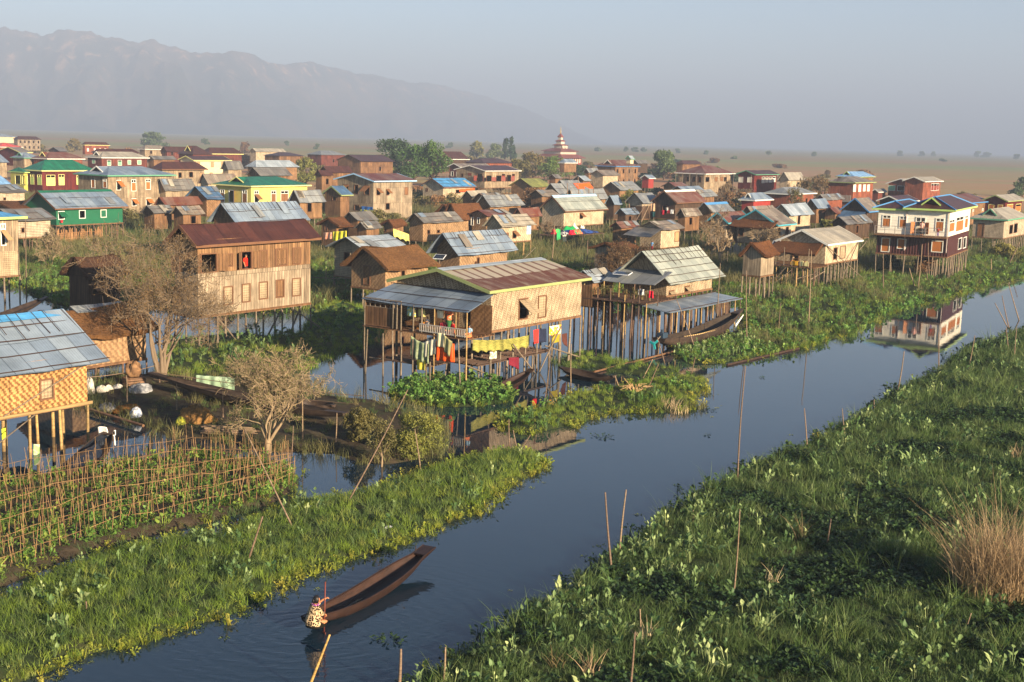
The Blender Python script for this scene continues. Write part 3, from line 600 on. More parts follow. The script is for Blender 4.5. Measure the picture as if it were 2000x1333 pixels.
HS['c23'] = house('grey roof tucked directly behind the light blue ridge of the mat walled house', (1124, 392), 1190, 1098, 370.3, 4.0, 2.2, 'gry', 'po', name='hut', cat='hut', st=0, bat=1)
HS['c24'] = house('mat house with a wide grey roof and light blue ridge cap, behind tall poles', (1104, 413.7), 1188, 1049.5, 383, 3.6, 1.56, 'pal', 'mt', bat=2, cap='lb', wr=[(1132, 416, 1138, 428, 'awn')], fr='br', sh='b', st=.9, trim='br')
HS['c25'] = house('low house with a dark grey roof and tan wall behind a reed fence', (827, 437), 906, 790, 417.5, 3.3, 1.3, 'dk', 'mo', bat=2, wr=[(834, 449, 840, 458, 'dark'), (853, 449, 859, 456, 'dark')], fr='br', st=1.0)
HS['c26'] = house('hut with a pale grey sheet roof, highest of the tight cluster in the village middle', (958.5, 404.7), 1026, 924, 382, 3.8, 2.0, 'gry', 'mb', name='hut', cat='hut', bat=2, st=0)
HS['c26b'] = house('low hut with a pale tan roof left of the tight cluster of grey roofs', (926, 391), 962, 896, 373, 3.9, 2.4, 'tan', 'mb', name='hut', cat='hut', st=0, far=1)
HS['c27'] = house('shaggy brown thatched hut in the tight cluster of grey roofs', (893, 431), 948, 862, 400, 3.0, 1.4, 'thb', 'mo', name='thatched_hut', cat='hut', st=0, wr=[(915, 430, 920, 440, 'dark')])
HS['c28'] = house('hut with a patchwork rust and grey roof, in the middle of the tight cluster', (952.5, 423), 1004, 912, 411.5, 3.6, 1.6, 'rs', 'mo', name='hut', cat='hut', st=0, wg=[(920, 424, 925, 441, 'dark'), (932, 425, 937, 438, 'dark')], bat=1)
HS['c28b'] = house('short rusty lean roof on the right end of the tight cluster', (1020, 425), 1060, 1000, 407, 3.4, 1.8, 'rs', 'po', name='hut', cat='hut', st=0)
HS['c29'] = house('mat walled house on pale posts with a blue cloth at its wall corner', (981, 444.5), 1048, 940.5, 421, 3.6, 1.9, 'tan', 'mt', bat=3, wr=[(1001, 451, 1008, 466, 'awn'), (987, 455, 993, 464, 'panel')], fr='br', sh='b', st=1.0, under=BAMY)
HS['c30'] = house('big patched silver-blue roof with one rust streak, over an orange mat wall', (894, 501), 1012, 831, 456, 3.55, 1.8, 'blg', 'mo', bat=3, slit=14, wr=[(931, 503, 936, 520, 'dark'), (927, 511, 930, 518, 'dark')], fr='br', st=1.2, ox=.9)
HS['c31'] = house('woven house with a silver roof and a torn mat door, left of the thatched house', (716, 491), 799.5, 634.5, 464, 3.5, 1.1, 'lt', 'mg', bat=2, wg=[(672, 492, 683, 516, 'doorajar')], fr='br', sh='mg', st=1.0, ox=.7, under=BAMG)
HS['c32'] = house('house with a thick golden thatched roof and orange mat walls on stilts over the water', (756, 530.5), 858.7, 663, 488.5, 3.0, 1.5, 'tho', 'mo', name='thatched_house', wr=[(783, 528, 791, 542, 'dark')], wg=[(710, 518, 723, 558, 'panel')], fr='br', sh='mb', st=.95, ox=.6, oy=.7, under=BAMG)
HS['c33'] = house('small brown hut behind the bright yellow hanging cloth', (660, 445), 690, 618, 428, 2.9, .9, 'thb', 'pb', name='hut', cat='hut', st=1.0, wg=[(634, 436, 640, 452, 'panel')], fr='br', sh='b')
HS['c34'] = house('dull grey roofed shack behind the leafy bush, below the grey two-storey house', (699, 431.5), 740, 664.5, 415, 3.3, 1.5, 'dk', 'pb', name='hut', cat='hut', st=0)
HS['c35'] = house('little orange plank privy hut with one square window, beside the reed fence', (768, 444), 795, 742.5, 432, 2.9, 1.2, 'thb', 'po', name='hut', cat='hut', st=1.0, wg=[(750, 447, 756, 453, 'dark')], fr='br')
HS['c36'] = house('windowless plank shed with a short tan end wall, behind the steep pale roofed house', (1212, 491), 1248, 1150, 479, 2.6, .6, 'thb', 'pg', name='shed', cat='shed', st=0)
# --- right side
HS['r1'] = house('tall tan plank house with a rusty roof and blue eaves by the round tree', (1203.5, 325.5), 1250.7, 1161.5, 313, 6.6, 1.0, 'rs', 'po', name='wooden_house', kind='hip', gablet='w', trim='b', nr=4, wt='dark', fr='br', st=0, far=1)
HS['r2'] = house('low tan house with a brown roof, in front of the tall blue eaved plank house', (1179.5, 343.5), 1212.5, 1149.5, 333, 5.0, 2.0, 'bn', 'mt', name='wooden_house', st=0, far=1)
HS['r3'] = house('tiny pale cupola roof standing above the plain by the round tree', (1232, 311.5), 1240, 1221, 304.5, 9.0, 7.9, 'lt', 'crm', name='shrine', cat='shrine', st=0, far=1, trim='g')
HS['r4'] = house('low grey roofed hut in front of the large round tree', (1212.5, 372.7), 1253.7, 1172, 355.5, 4.2, 1.8, 'gry', 'mb', name='hut', cat='hut', st=0, bat=1)
HS['r5'] = house('tiny red shed with a white gable edge under the round tree', (1268, 349), 1281, 1250, 342, 4.4, 2.0, 'blg', 'red', name='shed', cat='shed', trim='w', st=0, far=1)
HS['r6'] = house('large two-storey plank house with a rusty pyramid-like roof and a shaded veranda', (1378.5, 340.3), 1437.7, 1318, 324, 6.6, 1.0, 'rs', 'pt', name='wooden_house', kind='hip', trim='w', hipx=5.0, wr=[(1378, 346, 1385, 356, 'dark'), (1396, 346, 1401, 355, 'shut'), (1407, 346, 1412, 354, 'shut'), (1414, 346, 1419, 355, 'dark'), (1403, 368, 1410, 378, 'dark')], wg=[(1352, 345, 1359, 356, 'dark'), (1363, 345, 1370, 357, 'dark'), (1340, 345, 1346, 355, 'dark')], fr='br', sh='b', st=0, far=1)
HS['r7'] = house('dark red-brown house with bright green gable trim and a turquoise awning under its balcony', (1476, 341.7), 1522.5, 1437, 333.3, 6.6, 2.2, 'mar', 'pm', name='wooden_house', trim='g', wr=[(1488, 346, 1493, 358, 'shut'), (1495, 346, 1500, 357, 'shut'), (1502, 346, 1507, 357, 'shut'), (1509, 345, 1514, 356, 'shut')], wg=[(1443, 346, 1451, 357, 'panel'), (1460, 346, 1468, 357, 'panel')], fr='w', sh='w', st=1.5, far=1)
HS['r8'] = house('plain tan hip roofed house to the right of the green trimmed house', (1541, 353), 1574, 1518, 337, 5.6, 2.0, 'tan', 'mt', name='wooden_house', st=0, far=1)
HS['r9'] = house('wide low grey hipped roof over an orange brown wall, behind two bare trees', (1545, 380), 1596, 1489, 367, 4.8, 1.8, 'gry', 'por', name='wooden_house', kind='hip', trim='w', nr=2, wt='dark', fr='br', st=0, far=1)
HS['r10'] = house('small bright red hut with a grey hip roof and white eaves', (1474.5, 392), 1512, 1442, 377.5, 4.3, 1.6, 'blg', 'red', name='hut', cat='hut', kind='hip', gablet='w', trim='w', hipx=1.5, st=0, far=1)
HS['r11'] = house('grey roofed hut with a blue sheet along its ridge, behind the teal trimmed gables', (1392, 416), 1436, 1355, 397.5, 4.0, 2.0, 'gry', 'mb', name='hut', cat='hut', cap='b', st=0)
HS['r12'] = house('lattice gabled house with teal bargeboards and a rusty roof, left of two teal trimmed gables', (1422.5, 436.5), 1470, 1378, 415.5, 3.9, 1.6, 'rs', 'dia', trim='tl', st=.9, wr=[], ng=0)
HS['r13'] = house('lattice gabled house with a thatched porch awning, right of two teal trimmed gables', (1520, 441), 1556, 1430, 410, 3.9, 1.6, 'bn', 'dia', trim='tl', st=.9, nr=2, wt='dark', fr='br', wg=[(1443, 446, 1452, 462, 'dark')])
HS['r14'] = house('hut with a pale silver roof over a tan wall, right of the teal trimmed gables', (1545, 422.7), 1591.5, 1503, 399.5, 4.0, 2.0, 'lt', 'mt', name='hut', cat='hut', nr=1, wt='dark', fr='br', st=.9)
HS['r15'] = house('blue-grey roof seen between thin bare trees, left of the striped roof house', (1597, 408.5), 1624, 1568, 389.5, 4.2, 2.2, 'blg', 'pb', name='hut', cat='hut', st=0, far=1)
HS['r16'] = house('dark gabled hut with a short rusty roof, at the foot of the striped roof house', (1634, 418), 1650, 1605, 406, 3.6, 1.2, 'rs', 'pb', name='hut', cat='hut', st=0)
HS['r17'] = house('dark hut with a striped brown and silver roof and a blue sheet porch roof', (1697.5, 414.5), 1723, 1639, 387.5, 4.0, 1.0, 'bn', 'pd', name='hut', cat='hut', trim='b', st=1.0, wall2=('pd', .5))
HS['r18'] = house('brick red two-storey house with a brown roof and a grey balcony rail', (1670.5, 357.5), 1711.7, 1612, 345.7, 6.4, 1.0, 'bn', 'por', name='wooden_house', trim='yg', kind='hip', wr=[(1667, 361, 1671, 375, 'panel'), (1677, 361, 1681, 375, 'panel'), (1686, 361, 1690, 374, 'panel'), (1694, 361, 1698, 374, 'panel')], fr='w', sh='w', st=0, far=1)
HS['r19'] = house('pale blue hipped roof with lime edging, behind the brick red two-storey house', (1671, 346.5), 1711, 1631, 335.8, 6.6, 2.0, 'lbl', 'po', name='wooden_house', kind='hip', gablet='lg', trim='yg', st=0, far=1)
HS['r20'] = house('red plank house with stepped grey roofs and white window grilles, out on the plain edge', (1807, 355.5), 1843, 1762, 346, 6.6, 1.0, 'tan', 'por', name='wooden_house', trim='w', wr=[(1819, 359, 1823, 373, 'shut'), (1824, 359, 1829, 373, 'shut'), (1830, 359, 1833, 372, 'shut')], fr='w', sh='r', st=0, far=1)
HS['r20b'] = house('lower front wing of the red plank house, with a veranda and a green window', (1788, 361), 1806, 1730, 349.3, 5.6, 1.0, 'tan', 'por', name='house_wing', cat='house wing', trim='w', wg=[(1735, 362, 1748, 373, 'shut'), (1753, 363, 1766, 374, 'dark'), (1772, 364, 1780, 380, 'dark')], fr='w', sh='g', st=0, far=1)
HS['r21'] = house('low red shed with a dark roof beside the brick red two-storey house', (1716, 376), 1733, 1701, 369.5, 4.0, 1.6, 'dk', 'pr', name='shed', cat='shed', st=0, far=1, trim='w')
HS['r22'] = house('low maroon roof with a pale stripe, above the blue roof wing of the white house', (1760.5, 395), 1796.5, 1711, 383.3, 4.6, 2.0, 'mar', 'pd', name='hut', cat='hut', trim='w', st=0, far=1)
HS['r23'] = house('orange walled house with a brown roof and sky blue trim, right behind the white house', (1897.7, 397), 1935.5, 1802, 380.5, 5.0, 1.6, 'rs', 'po', name='wooden_house', trim='b', nr=2, wt='shut', fr='w', sh='o', st=0, kind='gable')
HS['r24'] = house('dark red house with cream framed windows and a grey roof, at the right frame edge', (1969, 394), 2004, 1917, 381.5, 5.2, 1.2, 'tan', 'pm', name='painted_house', trim='yg', wr=[(1967, 400, 1977, 413, 'shut'), (1984, 399, 1993, 413, 'shut')], wg=[(1931, 399, 1941, 412, 'shut'), (1949, 400, 1958, 412, 'shut')], fr='y', sh='o', st=0, far=1)
HS['r26'] = house('dark gabled house with washing on its front wall and a white ridge cap', (1322, 397.5), 1380.5, 1269.5, 373.2, 4.2, 1.8, 'rs', 'pd', wall2=('pd', .6), cap='w', st=1.0, wg=[(1294, 401, 1303, 419, 'dark')], fr='br', trim='br')
HS['r27'] = house('curved blue-grey roof shack right of the tall poles', (1200, 401), 1216, 1180, 382, 3.6, 1.4, 'blg', 'pd', name='hut', cat='hut', st=0)
HS['r28'] = house('grey roofed hut with a pale lattice gable, left of the house with washing', (1256.7, 398), 1292, 1218.5, 378, 4.0, 1.6, 'gry', 'dia', name='hut', cat='hut', wall2=('pd', .7), st=0)
HS['r29'] = house('low rust roofed hut below the veranda house', (1320, 366), 1346, 1290, 356.5, 4.6, 2.0, 'rs', 'po', name='hut', cat='hut', st=0, far=1)
HS['r30'] = house('low silver-grey roof just above the white ridge cap', (1338, 376), 1380, 1305, 364.6, 4.4, 2.0, 'blg', 'pb', name='hut', cat='hut', st=0, far=1)
HS['r31'] = house('small tan mat hut with a patched grey roof, left before the teal gables', (1295, 450), 1338.5, 1240, 433.5, 3.3, 1.2, 'bn', 'mt', name='hut', cat='hut', st=0, wr=[(1318, 453, 1326, 472, 'panel')], fr='br', sh='t', bat=1)
HS['r32'] = house('dark plum roofs behind the veranda house', (1335, 321), 1372, 1318, 313.5, 6.5, 2.0, 'mar', 'pb', name='wooden_house', kind='hip', st=0, far=1)
# --- small weathered huts filling the crowded middle of the village
for i, (lab, B, Cx, A, Ry, ze, zf, rm, wm) in enumerate((
 ('low charcoal roofed hut squeezed in front of the tan striped hip roof house', (300, 312), 346, 285, 305, 5.0, 2.2, 'dk', 'pb'), ('small maroon lean roof behind the narrow dark hut with the lime bargeboard', (628, 344), 652, 612, 333, 5.0, 2.4, 'mar', 'pb'),
 ('dull brown hut roof between the maroon porch roofs and the grey two-storey house', (640, 338), 690, 622, 325, 5.4, 2.2, 'mar', 'pb'), ('long maroon roof with a pale green eave in front of the leafy grove', (705, 316), 772, 655, 302.5, 6.0, 2.2, 'mar', 'pb'),
 ('pale blue-grey hipped roof behind the green roof of the yellow house', (500, 327), 586, 478, 313.5, 5.4, 2.6, 'lt', 'mb'), ('weathered grey gable roof above the green roof of the yellow house', (508, 344), 572, 478, 328, 4.8, 2.4, 'dk', 'pb'),
 ('maroon gabled house left of the grey hipped roof with green eaves', (546, 305), 596, 513, 298, 6.0, 2.2, 'mar', 'pb'), ('red-brown house with a grey hipped roof and green eaves at the village back', (628, 303), 677, 597, 294.5, 6.0, 2.2, 'gry', 'pr'),
 ('low grey roof far behind the maroon gabled house', (500, 297), 560, 485, 290, 6.4, 3.0, 'tan', 'mt'), ('short grey hut left of the low tan house with the brown roof', (1150, 338), 1172, 1138, 329, 5.0, 2.6, 'gry', 'pb'),
 ('dark roofed hut between the tall blue eaved house and the round tree', (1246, 320), 1268, 1232, 313, 6.0, 3.0, 'dk', 'pd'), ('brown plank store hut under the forked bare tree', (1338, 424), 1372, 1318, 408, 3.6, 1.8, 'bn', 'pb'),
 ('orange brown hut below the grey balcony rail of the brick red house', (1612, 392), 1650, 1590, 380, 4.2, 1.8, 'dk', 'por'), ('dark low hut behind the blue satellite dish', (1655, 440), 1706, 1618, 424, 3.2, 1.2, 'dk', 'pd'),
 ('grey roofed shack tucked behind the house with washing', (1350, 386), 1402, 1320, 372, 4.2, 2.2, 'gry', 'pb'), ('low tin shack right of the curved blue-grey roof shack', (1222, 420), 1250, 1200, 408, 3.0, 1.2, 'blg', 'pd'),
 ('brown hut behind the twin teal trimmed gables', (1470, 420), 1520, 1446, 404, 4.0, 2.0, 'bn', 'mb'), ('small hut with a rust roof left of the low tan mat hut', (1214, 446), 1250, 1190, 434, 3.0, 1.2, 'rs', 'pb'),
 ('grey shack just left of the privy hut', (716, 448), 748, 690, 434, 3.0, 1.2, 'dk', 'pb'), ('thatched lean hut behind the low dark roofed house', (880, 418), 925, 850, 402, 3.4, 1.6, 'thb', 'pb'),
 ('patched grey roof right of the sky blue roofed hut', (950, 392), 990, 920, 378, 4.0, 2.2, 'bn', 'mb'), ('low brown roof between the moss yellow roof and the orange tarp', (1060, 384), 1094, 1030, 372, 4.0, 2.2, 'bn', 'pb'),
 ('dark grey hut in front of the bleached plank house', (300, 418), 345, 272, 402, 3.0, 1.2, 'dk', 'pb'), ('brown roofed hut between the two lines of huts on the left', (356, 420), 402, 330, 404, 3.0, 1.2, 'bn', 'pb'))):
    HS['f%d' % i] = house(lab, B, Cx, A, Ry, ze, zf, rm, wm, name='thatched_hut' if rm == 'thb' else 'hut', cat='hut', st=0, far=1 if B[1] < 360 else 0, bat=1 if B[1] > 360 else 0, nr=1 if i % 2 else 0, wt='dark', fr='br', kind='hip' if 'hipped' in lab else 'gable')
# ================================================================ world, light, camera
w = bpy.data.worlds.new('World'); SC.world = w; w.use_nodes = True
SUN_AZ, SUN_EL = math.radians(136), math.radians(15)
bg = w.node_tree.nodes['Background']; sky = w.node_tree.nodes.new('ShaderNodeTexSky'); sky.sky_type = 'NISHITA'; sky.sun_disc = False
sky.sun_elevation = SUN_EL; sky.sun_rotation = SUN_AZ; sky.air_density = 1.0; sky.dust_density = .8; sky.ozone_density = 3.0; sky.altitude = 900
w.node_tree.links.new(sky.outputs[0], bg.inputs[0]); bg.inputs[1].default_value = .066
sd = bpy.data.lights.new('sun', 'SUN'); sd.energy = 5.0; sd.angle = math.radians(.6); sd.color = (1.0, .81, .57)
so = bpy.data.objects.new('sun', sd); COL.objects.link(so)
sdir = Vector((math.sin(SUN_AZ) * math.cos(SUN_EL), math.cos(SUN_AZ) * math.cos(SUN_EL), math.sin(SUN_EL)))
so.rotation_euler = sdir.to_track_quat('Z', 'Y').to_euler(); so.location = (20, -40, 60)
cd = bpy.data.cameras.new('camera'); cd.sensor_width = 36; cd.lens = 36 * PF / 2000; cd.clip_end = 40000; cd.clip_start = .1
co = bpy.data.objects.new('camera', cd); COL.objects.link(co); SC.camera = co
M = Matrix((CR, CU, -CFW)).transposed().to_4x4(); M.translation = CAM; co.matrix_world = M
SC.view_settings.view_transform = 'Standard'; SC.view_settings.look = 'None'; SC.view_settings.exposure = 1.48; SC.view_settings.gamma = 1
SC.cycles.use_denoising = True; SC.cycles.denoiser = 'OPENIMAGEDENOISE'; SC.cycles.max_bounces = 5; SC.cycles.diffuse_bounces = 2; SC.cycles.glossy_bounces = 3; SC.cycles.transmission_bounces = 3
SC.cycles.volume_bounces = 0; SC.cycles.transparent_max_bounces = 4; SC.cycles.caustics_reflective = False; SC.cycles.caustics_refractive = False
# ================================================================ ground, water, hills, haze
def inpoly(xy, poly):
    x, y = xy[:, 0], xy[:, 1]; r = np.zeros(len(xy), bool); n = len(poly)
    for i in range(n):
        x0, y0 = poly[i]; x1, y1 = poly[(i + 1) % n]
        c = ((y0 > y) != (y1 > y)); d = (y1 - y0) if abs(y1 - y0) > 1e-12 else 1e-12
        r ^= c & (x < (x1 - x0) * (y - y0) / d + x0)
    return r
def polyw(px, z=0.0): return np.array([tuple(at(a, b, z))[:2] for a, b in px])
def edge_dist(xy, poly):
    d = np.full(len(xy), 1e9)
    for i in range(len(poly)):
        a, b2 = poly[i], poly[(i + 1) % len(poly)]; e = b2 - a; L2 = max((e ** 2).sum(), 1e-9)
        t = np.clip(((xy - a) @ e) / L2, 0, 1); q = a + t[:, None] * e
        d = np.minimum(d, np.hypot(*(xy - q).T))
    return d
def vnoise(xy, sc, seed):
    r = np.random.RandomState(seed); out = np.zeros(len(xy)); 
    for k in range(5):
        a = r.uniform(0, 6.28); f = sc * (1.0 + .55 * k); ph = r.uniform(0, 6.28, 2)
        out += np.sin((xy[:, 0] * math.cos(a) + xy[:, 1] * math.sin(a)) * f + ph[0]) * np.sin((xy[:, 1] * math.cos(a) - xy[:, 0] * math.sin(a)) * f * .8 + ph[1])
    return out / 5
def bank(name, poly, cell, h, mat, seed, slope=.5):
    lo, hi = poly.min(0) - cell, poly.max(0) + cell
    nx, ny = int((hi[0] - lo[0]) / cell) + 1, int((hi[1] - lo[1]) / cell) + 1
    X, Y = np.meshgrid(lo[0] + cell * np.arange(nx + 1), lo[1] + cell * np.arange(ny + 1)); xy = np.column_stack([X.ravel(), Y.ravel()])
    d = edge_dist(xy, poly); ins = inpoly(xy, poly); sd_ = np.where(ins, d, -d)
    z = np.clip(sd_ * slope, -.3, h) + np.where(ins, 1, 0) * vnoise(xy, 1.1, seed) * .12 * np.clip(d, 0, 1)
    keep = sd_ > -cell * 1.6
    idx = np.arange((nx + 1) * (ny + 1)).reshape(ny + 1, nx + 1)
    q = np.stack([idx[:-1, :-1], idx[:-1, 1:], idx[1:, 1:], idx[1:, :-1]], -1).reshape(-1, 4); q = q[keep[q].all(1)]
    used = np.unique(q); mp = np.zeros(len(xy), int); mp[used] = np.arange(len(used))
    o = np_mesh(name, np.column_stack([xy[used], z[used]]), mp[q], mat, smooth=True); return struct(o)
GREENSOIL = clay('wet_green_soil', [(.02, .03, .012), (.03, .045, .015), (.05, .05, .022)], .8)
MUD = clay('dark_mud', [(.035, .026, .018), (.06, .045, .028), (.035, .045, .016)], .7)
def plain_mat():
    b = NB('plain_ground'); p = b.geo(); sp = b.n('ShaderNodeSeparateXYZ', {0: p}); y = sp.outputs[1]
    st = b.noise(b.mapv(p, (.006, .022, 1)), 1.0, 6, .65); st2 = b.noise(b.mapv(p, (.05, .12, 1)), 1.0, 5, .7)
    dry = b.mix(st2, C('a06a50'), C('b4866a')); grn = b.mix(st2, C('6c7648'), C('a0a06c'))
    far = b.ramp(b.math('DIVIDE', y, 4000.0), [(.05, 0.0), (.085, .75), (.2, .55), (.27, .1), (.36, .6), (.5, .3)])
    f = b.math('ADD', b.math('MULTIPLY', b.math('SUBTRACT', st, .5), 2.6), far); f.node.use_clamp = True
    near = b.ramp(b.math('DIVIDE', y, 4000.0), [(.04, 1.0), (.07, 0.0)])
    col = b.mix(f, grn, dry); col = b.mix(near, col, C('2e351c'))
    b.bsdf(col, .95, .05); return b.mat
# shoreline of the village marsh (photo pixels), then out to the horizon
SHORE = [(-900, 520), (-200, 543), (0, 548), (45, 560), (62, 580), (100, 592), (140, 604), (300, 606), (560, 612), (640, 598), (690, 575), (745, 570), (760, 548), (830, 530), (960, 540), (1130, 545), (1215, 598), (1300, 604), (1400, 594), (1452, 588), (1463, 640),
         (1472, 699), (1520, 690), (1580, 680), (1660, 655), (1705, 630), (1745, 613), (1820, 595), (1900, 570), (1950, 556), (2000, 544), (2200, 500), (2700, 420)]
sh_w = polyw(SHORE)
b_ = NB('water'); p_ = b_.geo(); 
n1 = b_.noise(b_.mapv(p_, (.35, .12, 1)), 1.0, 4, .5); n2 = b_.noise(b_.mapv(p_, (1.2, 2.6, 1)), 1.0, 3, .5)
src = at(585, 1232, 0)
dv = b_.n('ShaderNodeVectorMath', {0: p_, 1: tuple(src)}, operation='DISTANCE').outputs['Value']
rip = b_.math('SINE', b_.math('ADD', b_.math('MULTIPLY', dv, 13.0), b_.math('MULTIPLY', n2, 13.0)))
fall = b_.ramp(b_.math('DIVIDE', dv, 9.0), [(0.0, 1.0), (.4, .55), (1.0, 0.0)])
hgt = b_.math('ADD', b_.math('MULTIPLY', n1, .35), b_.math('ADD', b_.math('MULTIPLY', n2, .05), b_.math('MULTIPLY', b_.math('MULTIPLY', rip, fall), .11)))
WATER = b_.bsdf((.007, .018, .030), .012, .5, 0.0, b_.bump(hgt, .22, .1), IOR=1.333)
mb = MB(); mb.grid(lambda u, v: (-260 + 620 * u, 8 + 330 * v, 0), 8, 8); struct(mb.build('water', WATER))
mb = MB()
NF = 60
pts_near = [(float(a), float(c)) for a, c in sh_w]
# marsh sheet: from the shoreline back to 6 km, drawn as fans of strips
far_y = [150, 230, 400, 800, 1600, 3200, 7000, 14000]
cols_ = []
for (x, y) in pts_near:
    dx, dy = x / max(y, 1), 1.0; line = [(x, y, -.25), (x + dx * .9, y + .9, .12)]
    for fy in far_y:
        if fy > y + 8: line.append((dx * fy, fy, .15))
        else: line.append((x + dx * (1.0 + .05 * fy / 400), y + 1.0 + .05 * fy / 400, .13))
    cols_.append(line)
for i in range(len(cols_) - 1):
    for j in range(len(cols_[0]) - 1): mb.poly([cols_[i][j], cols_[i + 1][j], cols_[i + 1][j + 1], cols_[i][j + 1]])
# side wings so that the ground sheet fills the whole width of the horizon
mb.poly([(-9000, 150, .1), (pts_near[0][0] * 1.0, pts_near[0][1], .1), cols_[0][-1], (-9000, 14000, .1)])
mb.poly([(pts_near[-1][0], pts_near[-1][1], .1), (9000, 150, .1), (9000, 14000, .1), cols_[-1][-1]])
struct(mb.build('marsh_ground', plain_mat()))
# hills: a ridged range whose crest follows the photographed skyline
HP = [(-700, 90), (-400, 40), (-150, 75), (0, 56), (30, 52), (80, 62), (140, 60), (180, 66), (215, 73), (245, 81), (275, 83), (300, 73), (330, 83), (360, 95), (400, 105), (430, 101), (455, 97), (490, 106), (530, 124), (570, 129), (610, 124), (650, 131), (700, 140), (740, 147), (800, 158), (860, 168), (900, 176), (950, 188), (1000, 203), (1040, 219), (1100, 245), (1160, 272), (1230, 290), (1400, 300)]
HD = 6000.0
hx, hz, hy_ = [], [], []
for (px, py) in HP:
    d = ray(px, py); k = HD * (1 + .8 * min(max((px - 450) / 650, 0), 1)) / d.y; hx.append(d.x * k); hy_.append(d.y * k); hz.append(CAMH + d.z * k)
nxh, nyh = 420, 60
Xs = np.linspace(hx[0], hx[-1], nxh); crest = np.maximum(np.interp(Xs, hx, hz), 0); HDX = np.interp(Xs, hx, hy_); crest = crest * (1 + .018 * np.sin(Xs * .009) + .014 * np.sin(Xs * .021 + 1) + .012 * np.sin(Xs * .047) + .006 * np.sin(Xs * .13))
V = np.zeros((nyh, nxh, 3)); rs = np.random.RandomState(5)
def ridged(x, y):
    o = np.zeros_like(x)
    for k, (f, a) in enumerate(((.006, 1.0), (.015, .7), (.033, .45), (.07, .25))):
        o += a * (1 - np.abs(np.sin(x * f + 1.7 * k + .8 * np.sin(y * f * .7 + k)) ) - .35)
    return o
for j in range(nyh):
    t = j / (nyh - 1); yy = 4700 + (HD - 4700) * min(t / .8, 1) + max(t - .8, 0) / .2 * 1000
    s = min(t / .8, 1.0); prof = s ** 1.35 if t <= .8 else 1 - (t - .8) / .2 * .5
    spur = ridged((Xs + .35 * (yy - HD)) / 2, np.full(nxh, yy / 2)) * np.sin(math.pi * s) * .28 + (rs.rand(nxh) - .5) * .012 * s
    V[j, :, 0] = Xs * yy / HD; V[j, :, 1] = yy / HD * HDX; V[j, :, 2] = crest * np.clip(prof + spur, 0, 1.0) * (yy / HD if t > .8 else 1) - 1 + (rs.rand(nxh) * 6.0 * (s == 1.0) * (t <= .81))
idx = np.arange(nyh * nxh).reshape(nyh, nxh)
q = np.stack([idx[:-1, :-1], idx[:-1, 1:], idx[1:, 1:], idx[1:, :-1]], -1).reshape(-1, 4)
b_ = NB('hill_slope'); p_ = b_.geo(); n1 = b_.noise(p_, .003, 6, .65); n2 = b_.noise(p_, .012, 5, .7)
col = b_.mix(b_.ramp(n1, [(.42, 0.0), (.6, 1.0)]), C('343832'), C('5c4c3e')); col = b_.mix(b_.math('MULTIPLY', b_.ramp(n2, [(.55, 0.0), (.66, .7)]), b_.ramp(b_.math('DIVIDE', b_.n('ShaderNodeSeparateXYZ', {0: p_}).outputs[2], 500.0), [(.3, 0.0), (.65, 1.0)])), col, C('d0a27a'))  # warm tan patches on the upper slopes: sunlight put into the hill colour
struct(np_mesh('hills', V.reshape(-1, 3), q, b_.bsdf(col, .95, .05), smooth=True))
# haze: one box of even air round everything
mb = MB(); mb.box(-9500, 9500, -60, 14500, -1.4, 540)
hz_ = NB('haze_air'); vol = hz_.n('ShaderNodeVolumePrincipled', {'Color': (.475, .575, .765, 1), 'Density': .00031, 'Anisotropy': -.08}); hz_.t.links.new(vol.outputs[0], hz_.out.inputs['Volume'])
import bmesh
o = mb.build('haze', hz_.mat); struct(o, 'stuff')
bm_ = bmesh.new(); bm_.from_mesh(o.data); bmesh.ops.remove_doubles(bm_, verts=bm_.verts, dist=.01); bmesh.ops.recalc_face_normals(bm_, faces=bm_.faces); bm_.to_mesh(o.data); bm_.free()
# ================================================================ banks and plants
RIGHT = polyw([(800, 1345), (880, 1300), (960, 1250), (1020, 1210), (1080, 1172), (1130, 1140), (1165, 1118), (1210, 1080), (1262, 1040), (1340, 990), (1380, 965), (1440, 930), (1500, 905), (1560, 880), (1600, 862), (1640, 838), (1675, 822),
    (1720, 795), (1760, 765), (1800, 745), (1848, 724), (1862, 700), (1900, 682), (1950, 665), (2010, 645), (2150, 600), (2500, 640), (2700, 900), (2500, 1600), (800, 1700)])
LEFT = polyw([(-250, 1400), (41, 1333), (136, 1295), (166, 1278), (240, 1265), (306, 1250), (370, 1225), (442, 1203), (510, 1172), (550, 1142), (600, 1120), (675, 1095), (750, 1072), (817, 1047), (870, 1022), (930, 1000), (975, 960), (1010, 940), (1062, 912), (1068, 903),
    (1040, 890), (1000, 885), (960, 893), (900, 902), (830, 925), (760, 950), (680, 975), (600, 985), (545, 1000), (470, 1030), (425, 1052), (395, 1048), (330, 1060), (240, 1078), (119, 1118), (0, 1180), (-300, 1290)])
BED = polyw([(-350, 1210), (0, 1150), (119, 1098), (238, 1058), (408, 1022), (530, 985), (585, 950), (572, 925), (480, 903), (380, 890), (250, 905), (100, 932), (0, 952), (-350, 1000)])
ISLE = polyw([(972, 822), (985, 840), (1020, 851), (1060, 843), (1130, 828), (1200, 807), (1290, 807), (1365, 801), (1345, 784), (1385, 756), (1372, 740), (1330, 738), (1270, 748), (1210, 756), (1150, 764), (1100, 784), (1050, 804), (1000, 810)])
TUFT = polyw([(768, 768), (790, 752), (840, 742), (900, 742), (970, 760), (1000, 775), (992, 787), (930, 794), (850, 796), (790, 785)])
